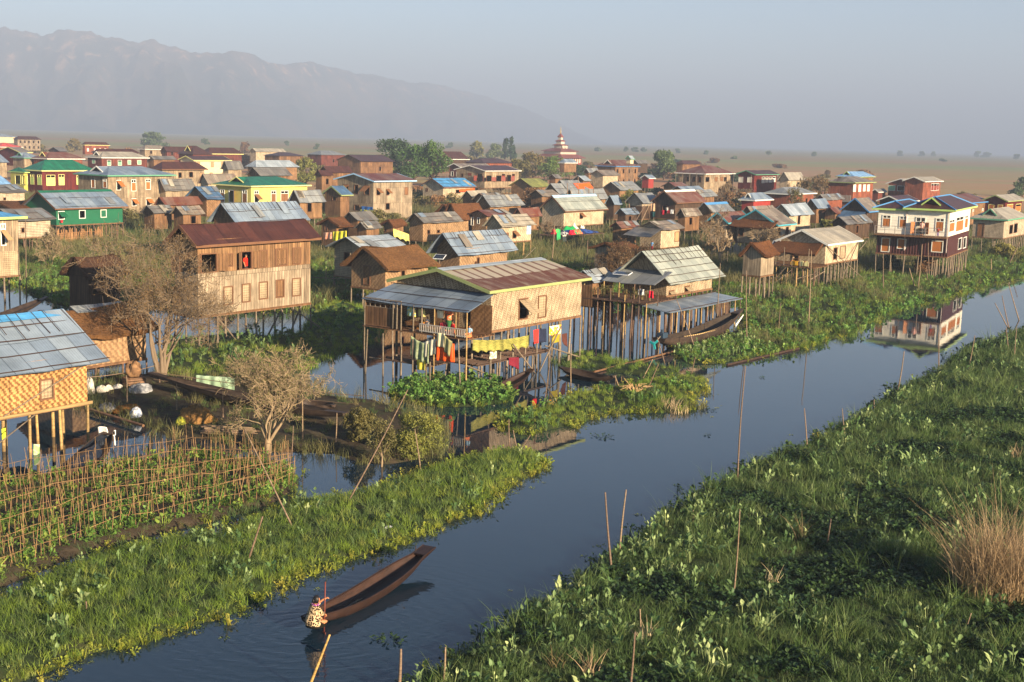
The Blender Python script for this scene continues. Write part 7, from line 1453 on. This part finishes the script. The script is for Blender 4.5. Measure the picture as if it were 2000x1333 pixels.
# ================================================================ things on the mud bank and decks
def lump(name, label, cat, P, sx, sy, sz, mat, seed, flat=.35, tw=1.2):
    r2 = np.random.RandomState(seed); ph = r2.uniform(0, 6, 6); mb = MB()
    def S(u, v):
        a, e = 2 * math.pi * u, math.pi * (v - .5); k = 1 + .13 * math.sin(3 * a + ph[0] + tw * e) + .09 * math.sin(5 * a + 4 * e + ph[1]) + .06 * math.sin(9 * a - 5 * e + ph[2]); z = math.sin(e); z = z if z > -flat else -flat
        return Vector((sx * math.cos(a) * math.cos(e) * k, sy * math.sin(a) * math.cos(e) * k, sz * (z + flat) * k))
    mb.grid(S, 20, 12); o = mb.build(name, mat, None, True); o.location = P; o.rotation_euler.z = ph[3]; return tag(o, label, cat)
SACK = m_cloth('cfc6b4', 'b8b0a2', 5.0)
lump('white_sack', 'upright white sack against the corner of the basket weave house', 'sack', at(177, 770, .15), .22, .2, .55, SACK, 1); lump('white_sack', 'round white sack lying on the mud behind the basket weave house', 'sack', at(199, 767, .15), .36, .26, .24, SACK, 2); lump('white_sack', 'small white sack left of the tied white bag', 'sack', at(212, 764, .15), .22, .18, .2, SACK, 3)
lump('tied_bag', 'white and blue tied bag on the open mud bank', 'bag', at(265, 815, .15), .3, .24, .3, m_cloth('dcdcdc', '8f9ab0', 4.0), 4); lump('grey_bag', 'grey plastic heap in front of the white sacks', 'bag', at(212, 803, .15), .5, .35, .25, m_cloth('7d7a78', '5a5858'), 5); lump('grey_bag', 'grey tarpaulin heap at the left end of the long dark canoe', 'tarp', at(275, 768, .15), .6, .4, .3, m_cloth('6f7072', '8f8f8f'), 6)
lump('yellow_bag', 'crumpled yellow-green bag near the straw heap', 'bag', at(352, 833, .15), .27, .22, .28, m_cloth('a8a63a', '7d8030'), 7); lump('straw_heap', 'tan straw heap between the long dark canoe and the split bamboo bundle', 'straw', at(386, 828, .15), .75, .55, .55, m_thatch('a8804a', '7d5a34'), 8, tw=3); lump('straw_heap', 'flat golden straw patch left of the tied white bag', 'straw', at(247, 805, .12), .7, .45, .22, m_thatch('a8743a', '7d5228'), 9)
lump('plastic_litter', 'pale plastic litter under the thatched hut', 'litter', at(230, 760, .15), .35, .2, .16, m_cloth('b9b4ac'), 10); lump('plastic_litter', 'white plastic scrap beside the grassy strip edge', 'litter', at(758, 1034, .15), .2, .12, .08, m_cloth('c8c8c4'), 11)
def crate(label, P, sx, sy, sz, mat, rz):
    mb = MB(); s_ = .03
    for (x0, x1, y0, y1) in ((-sx, sx, -sy, -sy + s_), (-sx, sx, sy - s_, sy), (-sx, -sx + s_, -sy + s_, sy - s_), (sx - s_, sx, -sy + s_, sy - s_)):
        for i in range(4): mb.box(x0, x1, y0, y1, sz * i / 4 + .01, sz * (i + .82) / 4)
    mb.box(-sx, sx, -sy, sy, 0, .03); mb.box(-sx - .01, sx + .01, -sy - .01, sy + .01, sz, sz + .03); o = mb.build('wooden_crate', mat); o.location = P; o.rotation_euler.z = rz; return tag(o, label, 'crate')
crate('brown wooden crate under the edge of the thatched hut', at(262, 757, .15), .5, .35, .5, MIDW(), .6); lump('woven_basket', 'bulging tan basket on top of the brown wooden crate', 'basket', at(262, 757, .15) + ZUP * .55, .38, .36, .42, WM['mb'](), 12, .7)
# bamboo bundle
T = thing('bamboo_bundle', 'stack of split bamboo lying on the mud beside the small bare tree', 'bamboo', at(395, 845, .15)); e = at(492, 850, .15) - at(395, 845, .15)
for i in range(34):
    o_ = Vector((rnd.uniform(-.1, .25), rnd.uniform(-.45, .45), .05 + .22 * rnd.random())); mb = MB(); mb.tube([o_, o_ + e * rnd.uniform(.85, 1.05)], .03, 5); mb.build('split_pole', PB[i % 2], T)
# green tarp thrown over the rack rails
TA = at(378, 775, 0); HT = House(); HT.B0 = Vector((TA.x, TA.y, 0)); e = at(455, 775, 0) - TA; e.z = 0; HT.d2 = -e.normalized(); HT.d1 = Vector((HT.d2.y, -HT.d2.x, 0))
cloth('pale green tarpaulin slung over the rails of the drying rack', HT, 0, 0, (383, 733), (458, 738), 768, m_cloth('8a9c84', '74886f', 2.0), 7, .14, 'tarpaulin', 'tarp', ybr=792)
# white plastic chair by the tarp boat
def chair(label, P, yaw):
    T = thing('plastic_chair', label, 'chair', P, yaw); wm_ = m_plain('e4e0d8', .4)
    mb = MB(); mb.grid(lambda u, v: Vector((-.22 + .44 * u, -.21 + .42 * v, .42 + .015 * math.cos(6 * u))), 6, 6); o = mb.build('seat', wm_, T, True); o.modifiers.new('t', 'SOLIDIFY').thickness = .025
    mb = MB(); mb.grid(lambda u, v: Vector(((-.23 + .46 * u) * (1 - .12 * v ** 3), .21 + .12 * v + .03 * (2 * u - 1) ** 2, .42 + .45 * v - .03 * (2 * u - 1) ** 4 * v)), 8, 8); o = mb.build('backrest', wm_, T, True); o.modifiers.new('t', 'SOLIDIFY').thickness = .025
    for sx in (-1, 1):
        for sy in (-1, 1): pole('leg', (sx * .22, sy * .2 + .02, 0), (sx * .19, sy * .17, .42), .028, wm_, T)
        mb = MB(); mb.tube([(sx * .24, -.18, .42), (sx * .25, -.17, .62), (sx * .25, .22, .64)], .022, 5); mb.build('armrest', wm_, T)
    return T
chair('white plastic chair facing away on the bow of the black tarp covered boat', at(211, 884, 0) + ZUP * .28, math.radians(165))
cloth('pale rice sack hanging between the stilts of the basket weave house', n1, 1, .9, (66, 868), (78, 868), 899, m_cloth('cfc8a4', '8fae70', 5.0), 2, .05, 'rice_sack', 'sack'); cloth('lime yellow cloth at the left frame edge under the basket weave house', n1, 1, 1.5, (3, 838), (11, 836), 860, m_cloth('c8d23a'), 2, .04)
mb = MB(); mb.tube([at(175, 800, .2) - at(175, 800, .2), at(280, 832, .2) - at(175, 800, .2)], .07, 7); o = mb.build('log', MIDW()); o.location = at(175, 800, .2); tag(o, 'long grey log along the edge of the mud bank by the stilts', 'log')
mb = MB(); q = at(945, 770, .05); mb.tube([Vector(), at(1330, 682, .06) - at(1150, 728, .06)], .06, 7); o = mb.build('log', MIDW()); o.location = at(1160, 727, .08); tag(o, 'floating plank along the cove behind the grassy islet', 'plank')
mb = MB(); a = at(1420, 713, .06); mb.tube([Vector(), at(1560, 681, .06) - a], .07, 7); o = mb.build('log', DKW()); o.location = a; tag(o, 'long dark log edging the far canal bank', 'log')
mb = MB()
for i in range(16): a = rnd.uniform(.6, 2.4); mb.tube([(rnd.uniform(-.3, .3), rnd.uniform(-.2, .2), 0), (math.cos(a) * .6, rnd.uniform(-.2, .2), .5 * math.sin(a)), (math.cos(a) * 1.1 + rnd.uniform(-.3, .3), rnd.uniform(-.3, .3), .9 * math.sin(a) * rnd.uniform(.2, 1))], [.03, .022, .012], 5)
o = mb.build('dead_brush', m_bark('b09068')); o.location = at(1240, 768, .15); tag(o, 'pale bent dead brush sticking out of the grassy islet', 'brush')
def floater(label, px, py, n, rad, seed): v, f = leaves(n, .01, .06, .12, .1, 8, rad, seed, heart=False); o = np_mesh('floating_weed', v, f, HY); o.location = at(px, py, .01); return tag(o, label, 'weed')
floater('dark clump of weed floating in the canal below the canoe', 762, 1250, 26, .5, 51); floater('small dark raft of weed floating in mid canal', 1178, 853, 22, .55, 52); floater('green weed rosette floating off the islet tip', 1383, 801, 16, .45, 53); floater('tiny weed scrap floating in the far canal', 1490, 738, 7, .25, 54); floater('tiny weed scrap in the canal middle', 1380, 850, 6, .15, 55)
def panel(label, P, w_, h_, tiltd, yaw, post):
    T = thing('solar_panel', label, 'solar panel', P, yaw); c, s_ = math.cos(math.radians(tiltd)), math.sin(math.radians(tiltd)); V = Vector((0, c, s_)); N = Vector((0, -s_, c))
    mb = MB(); mb.fbox((0, 0, post), (1, 0, 0), N, -w_ / 2, w_ / 2, -.02, .02, -h_ / 2, h_ / 2, V=V); mb.build('frame', m_plain('d0d2d4', .4), T); mb = MB(); mb.fbox((0, 0, post), (1, 0, 0), N, -w_ / 2 + .05, w_ / 2 - .05, .021, .028, -h_ / 2 + .05, h_ / 2 - .05, V=V); mb.build('cells', m_plain('1e2430', .2, .6), T)
    if post > .1: pole('post', (0, 0, 0), (0, 0, post), .04, BAM(), T)
HC = HS['c30']; panel('solar panel on a post at the gable of the big patched silver roof', HC.wld(HC.hit(858, 520, 0, -.8)), .95, .75, 25, math.radians(-20), .75)
panel('tilted solar panel at the left eave of the tan roofed house', n6.wld(n6.hit(1516, 478, 0, -.2)), .75, .95, 45, math.radians(-25), .05); panel('dark blue solar panel lying on the gallery roof of the longtail house', n5.wld((-.9, n5.W * .68, zq + .5)), 1.2, .7, 12, math.radians(-30), .05)
# satellite dish
P = at(1646, 452, .1); T = thing('satellite_dish', 'blue satellite dish on a slanting pole behind the tan roofed house', 'dish', P); pole('mast', (0, 0, 0), plane_hit(1659, 426, P, Vector((0, 1, 0))) - P, .05, BAM(), T)
mb = MB(); C0 = plane_hit(1660, 425, P, Vector((0, 1, 0))) - P; mb.grid(lambda u, v: C0 + Vector((.75 * v * math.cos(6.283 * u) * .8, -.15 + .2 * v * v, .75 * v * math.sin(6.283 * u))), 20, 5); o = mb.build('dish', m_plain('2f7fd0', .4), T, True); o.modifiers.new('t', 'SOLIDIFY').thickness = .03
# jerrycans on the tan house deck
def jerry(label, P, mat, yaw):
    T = thing('jerrycan', label, 'jerrycan', P, yaw); mb = MB(); pr_ = [(-.17, 0), (.17, 0), (.17, .3), (.1, .4), (-.17, .4)]
    for sy in (-.11, .11): mb.poly([(x, sy, z) for x, z in pr_])
    for i in range(5): (x, z), (x2, z2) = pr_[i], pr_[(i + 1) % 5]; mb.poly([(x, -.11, z), (x2, -.11, z2), (x2, .11, z2), (x, .11, z)])
    mb.build('can', mat, T); mb = MB(); mb.tube([(.13, 0, .36), (.17, 0, .42)], .035, 7); mb.build('cap', m_plain('b02a20'), T); mb = MB(); mb.tube([(-.12, 0, .4), (-.1, 0, .46), (.04, 0, .46), (.06, 0, .4)], .018, 5); mb.build('handle', mat, T)
zj = n6.zf - .03
for i, (px, lab) in enumerate(((1548, 'yellow jerrycan on the deck of the tan roofed house, left end of the row'), (1555, 'yellow jerrycan second from the left on the tan house deck'), (1565, 'cream jerrycan third from the left on the tan house deck'), (1575, 'cream jerrycan at the right end of the row on the tan house deck'))):
    q = n6.hit(px, 522, 0, -2.9); jerry(lab, n6.wld((-2.9, q.y, zj)), m_plain('e0a830', .4) if i < 2 else m_plain('e4d898', .4), math.atan2(n6.d2.y, n6.d2.x))
# fences
def fence(label, a, b2, h_, mat, n, name='fence', rails=2, gap=1.0):
    p, q = at(*a, .1), at(*b2, .1); d = q - p; T = thing(name, label, 'fence', p); r2 = np.random.RandomState(int(a[0])); mb = MB()
    for i in range(n): c = d * ((i + r2.rand() * .6) / n); hh = h_ * r2.uniform(.75, 1.1); mb.tube([c - ZUP * .2, c + Vector((r2.normal(0, .07), r2.normal(0, .07), hh))], .028 * gap, 4)
    mb.build('pickets', mat, T)
    for k in range(rails): mb = MB(); z = h_ * (.35 + .4 * k); mb.tube([ZUP * z, d * .5 + ZUP * (z + .05), d + ZUP * z], .03, 5); mb.build('rail', mat, T)
    for i in range(4): pole('post', d * (i / 3) - ZUP * .3, d * (i / 3) + ZUP * h_ * 1.1, .05, mat, T)
fence('dense upright reed fence left of the dark grey roofed low house', (790, 474), (828, 468), 1.9, m_bamboo('a8884f', '8a7040'), 60); fence('reed fence with rags left of the dense upright one', (752, 478), (790, 474), 1.4, m_bamboo('947848', '7a6038'), 40); fence('dark slatted fence on the left of the white two-storey house', (1640, 470), (1712, 466), 2.4, DKW(), 60, rails=3, gap=2.2)
fence('low crooked fence in front of the dark slatted fence', (1690, 520), (1768, 512), 1.3, BAM(), 24); fence('tall stick fence in the dry brush below the moss yellow roof', (1005, 428), (1080, 420), 2.4, BAMG(), 36); fence('stick fence below the sky blue roofed hut', (812, 392), (880, 396), 2.0, BAMG(), 30); fence('stake fence along the front of the plank shed', (1140, 524), (1205, 530), 1.4, BAMG(), 20); fence('log pile stakes under the green walled house', (112, 478), (200, 472), 1.6, m_bamboo('b08458', '8a6440'), 46, gap=2.0); fence('short stake fence by the thin bare trees before the lattice gables', (1330, 508), (1420, 516), 1.3, BAM(), 24); fence('pale stakes in the marsh under the teal trimmed gables', (1412, 500), (1452, 506), 1.6, m_bamboo('b9b0a0', '8f8a80'), 22, gap=1.6)
for (a, b2, lab) in (((600, 541), (690, 545), 'long bamboo boom from the plank house to the thatched house'), ((1010, 517), (1046, 484), 'slanting rail at the meadow edge beside the mat house on pale posts')):
    p, q = at(*a, 1.5), at(*b2, 1.6 if 'boom' in lab else 1.0); mb = MB(); mb.tube([Vector(), (q - p) * .5 - ZUP * .05, q - p], .035, 6); o = mb.build('bamboo_rail', BAM()); o.location = p; tag(o, lab, 'rail')
# ================================================================ people
def skin_mesh(name, J, E, mat, parent, root=0, sub=1):
    """one continuous body: joints (x, y, z, radius) joined by bones, grown with the Skin modifier"""
    me = bpy.data.meshes.new(name); me.from_pydata([j[:3] for j in J], E, [])
    o = bpy.data.objects.new(name, me); COL.objects.link(o); o.parent = parent
    m = o.modifiers.new('skin', 'SKIN'); sv = me.skin_vertices[0].data
    for i, j in enumerate(J): sv[i].radius = (j[3], j[4] if len(j) > 4 else j[3]); sv[i].use_root = (i == root)
    m.use_smooth_shade = True; s = o.modifiers.new('sub', 'SUBSURF'); s.levels = sub; s.render_levels = sub; me.materials.append(mat); return o
SKIN = m_plain('a8704c', .6); SKINL = m_plain('c08a64', .6); HAIR = m_plain('14100e', .5)
def hand(J, E, wrist, d, side, s):
    """palm and five separate, slightly curled fingers of unequal length"""
    d = Vector(d).normalized(); up = Vector((0, 0, 1)) if abs(d.z) < .8 else Vector((0, 1, 0)); sd = d.cross(up).normalized() * side; cu = sd.cross(d).normalized() * -side
    if cu.z > 0: cu = -cu
    w = Vector(J[wrist][:3]); p = len(J); J.append((*(w + d * .045 * s), .02 * s, .014 * s)); E.append((wrist, p))
    for k, (off, ln) in enumerate(((-.018, .038), (-.006, .045), (.006, .042), (.018, .032))):
        a = w + d * .08 * s + sd * off * s; b2 = a + (d * .75 + cu * .55) * ln * .6 * s; c = b2 + (d * .2 + cu * .9) * ln * .5 * s; i = len(J)
        J.extend([(*a, .0085 * s), (*b2, .008 * s), (*c, .0065 * s)]); E.extend([(p, i), (i, i + 1), (i + 1, i + 2)])
    a = w + d * .03 * s - sd * .024 * s; b2 = a + (d * .6 - sd * .6) * .03 * s; i = len(J); J.extend([(*a, .0095 * s), (*b2, .008 * s)]); E.extend([(p, i), (i, i + 1)])
def head_bits(T, c, r, fwd, bun=True, hair=HAIR):
    f = Vector(fwd).normalized(); s = Vector((-f.y, f.x, 0)).normalized(); c = Vector(c); mb = MB()
    def S(u, v):
        a, e = 2 * math.pi * u, math.pi * (v - .5); q = Vector((math.cos(a) * math.cos(e), math.sin(a) * math.cos(e), math.sin(e))); front = q.dot(f); k = 1.09 if front < .35 or q.z > .45 else .86
        return c + Vector((q.x * r * .92, q.y * r * .92, q.z * r * 1.12)) * k - f * r * .06
    mb.grid(S, 20, 14)
    if bun: mb.grid(lambda u, v: c - f * r * .95 + Vector((0, 0, -r * .25)) + Vector((math.cos(6.283 * u) * math.sin(3.1416 * v), math.sin(6.283 * u) * math.sin(3.1416 * v), math.cos(3.1416 * v) * 1.5)) * r * .42, 10, 8)
    mb.build('hair', hair, T, True)
    for sg in (-1, 1):
        mb = MB(); e = c + f * r * .86 + s * sg * r * .34 + Vector((0, 0, r * .05)); mb.grid(lambda u, v: e + Vector((math.cos(6.283 * u) * math.sin(3.1416 * v), math.sin(6.283 * u) * math.sin(3.1416 * v), math.cos(3.1416 * v))) * r * .11, 8, 6); mb.build('eye', HAIR, T, True)
def person(label, P, H, yaw, pose, top, bottom, skirt=True, hold=False, name='person', skin=SKIN, hair=HAIR):
    """front is local +Y; joints in fractions of standing height"""
    T = thing(name, label, 'person', P, yaw); k = H
    hp = .52 if pose == 'stand' else .12; dz = hp - .52
    J = [(0, 0, hp, .075, .06), (0, -.005, .64 + dz, .07, .055), (0, .0, .74 + dz, .082, .058), (0, .0, .83 + dz, .034), (0, .012, .87 + dz, .04), (0, .02, .915 + dz, .062), (0, .018, .965 + dz, .045), (0, .072, .905 + dz, .012)]
    E = [(0, 1), (1, 2), (2, 3), (3, 4), (4, 5), (5, 6), (5, 7)]
    for sg in (-1, 1):
        ea = len(J); J.append((sg * .06, .015, .91 + dz, .014)); E.append((5, ea)); i = len(J)
        fw = .13 if hold else .05; J.extend([(sg * .105, 0, .8 + dz, .036), (sg * .13, .01, .66 + dz, .028), (sg * (.05 if hold else .115), fw, (.68 if hold else .55) + dz, .02)]); E.extend([(2, i), (i, i + 1), (i + 1, i + 2)]); hand(J, E, i + 2, (-sg * .5 if hold else 0, .5, .1 if hold else -.9), sg, 1.0)
        i = len(J)
        if pose == 'stand': J.extend([(sg * .05, 0, .48, .056), (sg * .055, .01, .28, .04), (sg * .055, -.005, .05, .027), (sg * .06, .07, .018, .022)])
        else: J.extend([(sg * .06, .03, .1, .056), (sg * .13, .2, .16, .042), (sg * .05, .24, .035, .028), (sg * .03, .3, .025, .022)])
        E.extend([(0, i), (i, i + 1), (i + 1, i + 2), (i + 2, i + 3)])
    skin_mesh('body', [(j[0] * k, j[1] * k, j[2] * k, *(x * k for x in j[3:])) for j in J], E, skin, T)
    head_bits(T, (0, .02 * k, (.925 + dz) * k), .066 * k, (0, 1, 0), hair=hair)
    def tubec(name_, rings, mat):
        mb = MB(); mb.grid(lambda u, v: (lambda t: Vector((t[1] * math.cos(6.283 * u) * k, (t[2] * math.sin(6.283 * u) + t[3]) * k, t[0] * k)))([x + (y - x) * (v * (len(rings) - 1) - min(int(v * (len(rings) - 1)), len(rings) - 2)) for x, y in zip(rings[min(int(v * (len(rings) - 1)), len(rings) - 2)], rings[min(int(v * (len(rings) - 1)), len(rings) - 2) + 1])]), 18, 10); o = mb.build(name_, mat, T, True); o.modifiers.new('t', 'SOLIDIFY').thickness = .006; return o
    tubec('shirt', [(.47 + dz, .1, .085, 0), (.62 + dz, .092, .075, 0), (.74 + dz, .108, .075, 0), (.81 + dz, .1, .06, 0), (.845 + dz, .045, .045, 0)], top)
    for sg in (-1, 1):
        mb = MB(); mb.tube([(sg * .095 * k, 0, (.805 + dz) * k), (sg * .12 * k, .005 * k, (.73 + dz) * k), (sg * .133 * k, .01 * k, (.665 + dz) * k)], [.046 * k, .042 * k, .038 * k], 10); mb.build('sleeve', top, T, True)
    if pose == 'stand': tubec('skirt', [(.1, .1, .09, 0), (.3, .095, .085, 0), (.46, .1, .085, 0), (.54, .088, .075, 0)], bottom) if skirt else tubec('shorts', [(.3, .095, .075, 0), (.42, .1, .08, 0), (.54, .088, .072, 0)], bottom)
    else: tubec('skirt', [(.01, .17, .2, .1), (.1, .17, .19, .09), (.17, .1, .1, .03), (.22, .08, .07, 0)], bottom)
    return T
yg = math.atan2(-n4.d1.y, -n4.d1.x) - math.pi / 2
fzp = fz + .03
def on_porch(px, py, x): q = n4.hit(px, py, 0, x); return n4.wld((x, q.y, fzp))
person('toddler in white standing on the porch with hands at the chest', on_porch(835, 657, -1.5), .78, yg, 'stand', m_cloth('e0d8cc'), m_cloth('e4e0d4'), False, True, skin=SKINL)
person('woman in an orange top and green skirt standing among the people on the porch', on_porch(876, 650, -1.2), 1.5, yg + .3, 'stand', m_cloth('d86a3a', 'e0a080', 8.0), m_cloth('2f5a34'), True, True)
person('seated person in bright red on the porch, right of the standing woman', on_porch(885, 655, -1.6), 1.35, yg - .3, 'sit', m_cloth('d02a2a'), m_cloth('c05a3a')); person('seated person in dark clothes and red scarf, left of the standing woman on porch', on_porch(866, 655, -1.55), 1.4, yg + .5, 'sit', m_cloth('7a2430'), m_cloth('23201f'))
person('seated girl in pale blue behind the white porch railing', on_porch(917, 655, -1.5), 1.1, yg, 'sit', m_cloth('8fb0c8'), m_cloth('d0744a')); person('seated person in mustard yellow in the shade by the porch door', on_porch(823, 655, -1.1), 1.2, yg, 'sit', m_cloth('a86a20'), m_cloth('8a5a20'))
q = n3.hit(481, 522, 1, n3.oy + .4); person('person in a red shirt looking out of the open window of the tall plank house', n3.wld((q.x, n3.oy + .45, q.z - .62)), 1.45, math.atan2(-n3.d2.y, -n3.d2.x) - math.pi / 2, 'stand', m_cloth('c0281c'), m_cloth('3a2a28'))
yw = math.atan2(-n7.d1.y, -n7.d1.x) - math.pi / 2; q = n7.hit(1801, 455, 0, n7.ox + .1); person('person in a pale pink top standing in the open doorway of the white house', n7.wld((n7.ox - .2, q.y, fzb)), 1.5, yw, 'stand', m_cloth('e0a898'), m_cloth('3a3a3c')); q = n7.hit(1832, 455, 0, -.4); person('small child in lilac standing at the right of the white house balcony', n7.wld((-.4, q.y, fzb)), 1.0, yw, 'stand', m_cloth('b04a34'), m_cloth('c0a0c8'))
q = HS['c30'].hit(880, 520, 0, -.8); person('person in red and pink crouching at the gable of the big patched silver roof', HS['c30'].wld((-.8, q.y, 1.75)), 1.3, yg, 'sit', m_cloth('d8343c', 'e0a0a0', 8.0), m_cloth('d05a5a'))
q = HS['r31'].hit(1277, 478, 0, -1.2); person('child in a blue top and red skirt by the small tan mat hut', HS['r31'].wld((-1.6, q.y, 1.0)), 1.15, yg, 'stand', m_cloth('6a9ac8'), m_cloth('a02a3a'))
deck('porch_floor', HS['r31'].T, -2.6, HS['r31'].ox, 0, HS['r31'].W, .95, MIDW(), 12); deck('porch_floor', HS['c30'].T, -1.6, HS['c30'].ox, 0, HS['c30'].W, 1.68, MIDW(), 12)
# ---- the woman paddling the canoe
S = at(612, 1222, .3); PT = at(632.5, 1238, 0); az = math.radians(52); F = Vector((math.sin(az), math.cos(az), 0)); R = Vector((F.y, -F.x, 0)); T = thing('person', 'woman in a leopard print blouse kneeling at the stern and paddling the brown canoe', 'person', S, 0)
def L3(r, f, z): return R * r + F * f + ZUP * z
ptop, pbot = PT + Vector((.03, .02, 1.42)) - S, PT + Vector((0, 0, -.45)) - S
pa = lambda z: (ptop - pbot) * ((z + S.z + .45) / 1.87) + pbot
hu, hl = pa(.66), pa(.24)
J = [(*L3(0, 0, .13), .13, .11), (*L3(0, .02, .3), .115, .09), (*L3(0, .04, .45), .13, .09), (*L3(0, .06, .56), .05), (*L3(0.005, .075, .61), .055), (*L3(.01, .09, .69), .088), (*L3(.01, .085, .765), .06), (*L3(.012, .185, .675), .016), (*L3(.012, .165, .635), .03)]
E = [(0, 1), (1, 2), (2, 3), (3, 4), (4, 5), (5, 6), (5, 7), (5, 8)]
for sg in (-1, 1):
    i = len(J); J.append((*L3(sg * .085, .08, .685), .018)); E.append((5, i)); i = len(J); tgt = hu if sg < 0 else hl; sh0 = L3(sg * .16, .04, .5); d = (tgt - sh0); wr = tgt - d.normalized() * .06; el = (sh0 + wr) * .5 + ZUP * (-.07) + R * sg * .04
    J.extend([(*sh0, .055), (*el, .04), (*wr, .028)]); E.extend([(2, i), (i, i + 1), (i + 1, i + 2)]); hand(J, E, i + 2, d, sg, 1.5)
    i = len(J); J.extend([(*L3(sg * .1, .05, .1), .085), (*L3(sg * .13, .34, .1), .065), (*L3(sg * .1, .02, .02), .045), (*L3(sg * .09, -.12, .02), .035)]); E.extend([(0, i), (i, i + 1), (i + 1, i + 2), (i + 2, i + 3)])
skin_mesh('body', J, E, SKIN, T); head_bits(T, L3(.01, .085, .7), .096, F)
b = NB('leopard_print'); p = b.oc(); vo = b.n('ShaderNodeTexVoronoi', {'Vector': p, 'Scale': 20.0}).outputs[0]; nn = b.noise(p, 18.0, 2); LEO = b.bsdf(b.mix(b.ramp(b.math('ADD', vo, b.math('MULTIPLY', nn, .35)), [(.6, 1.0), (.7, 0.0)]), C('b59c78'), C('1e1410')), .9, .1)
RG = [(.04, .25, .22, 0), (.14, .245, .21, 0), (.3, .2, .165, .02), (.44, .19, .14, .04), (.52, .165, .11, .05), (.57, .075, .075, .06)]
def ringp(u, v):
    x = v * (len(RG) - 1); i = min(int(x), len(RG) - 2); t = x - i; a = [RG[i][k] * (1 - t) + RG[i + 1][k] * t for k in range(4)]; w_ = .012 * math.sin(7 * 6.283 * u) * (1 - v); return L3((a[1] + w_) * math.cos(6.283 * u), (a[2] + w_) * math.sin(6.283 * u) + a[3], a[0] - .02 * math.sin(6.283 * u))
mb = MB(); mb.grid(ringp, 28, 16); o = mb.build('blouse', LEO, T, True); o.modifiers.new('t', 'SOLIDIFY').thickness = .008
for sg in (-1, 1):
    tgt = hu if sg < 0 else hl; sh0 = L3(sg * .155, .04, .505); d = tgt - sh0; wr = tgt - d.normalized() * .06; el = (sh0 + wr) * .5 - ZUP * .07 + R * sg * .04; mb = MB(); mb.tube([sh0 - d.normalized() * .03, sh0.lerp(el, .5), el, el.lerp(wr, .45 if sg < 0 else .85)], [.075, .07, .062, .055], 12); mb.build('sleeve', LEO, T, True)
mb = MB(); mb.tube([L3(.085 * math.cos(t), .08 * math.sin(t) + .06, .565 + .012 * math.sin(5 * t)) for t in np.linspace(0, 6.283, 22)], .024, 7); mb.build('collar', m_cloth('7d2f78', '9a6a90', 18.0), T, True)
mb = MB(); mb.grid(lambda u, v: L3((.26 - .03 * v) * math.cos(6.283 * u), (.28 - .06 * v) * math.sin(6.283 * u) + .08 * (1 - v), -.01 + .13 * v), 24, 5); o = mb.build('skirt', m_cloth('16140f'), T, True); o.modifiers.new('t', 'SOLIDIFY').thickness = .008
T = thing('paddle', 'tall reddish wooden paddle held upright in the water by the woman in the canoe', 'paddle', S); mb = MB(); mb.tube([pbot + (ptop - pbot) * .25, (pbot + ptop) * .5, ptop], .017, 8); mb.build('shaft', m_plain('6a2f22', .5), T, True); mb = MB(); d = (ptop - pbot).normalized(); mb.fbox(pbot, R, F, -.07, .07, -.012, .012, -.1, .5, V=d); mb.build('blade', m_plain('5a2a20', .5), T)
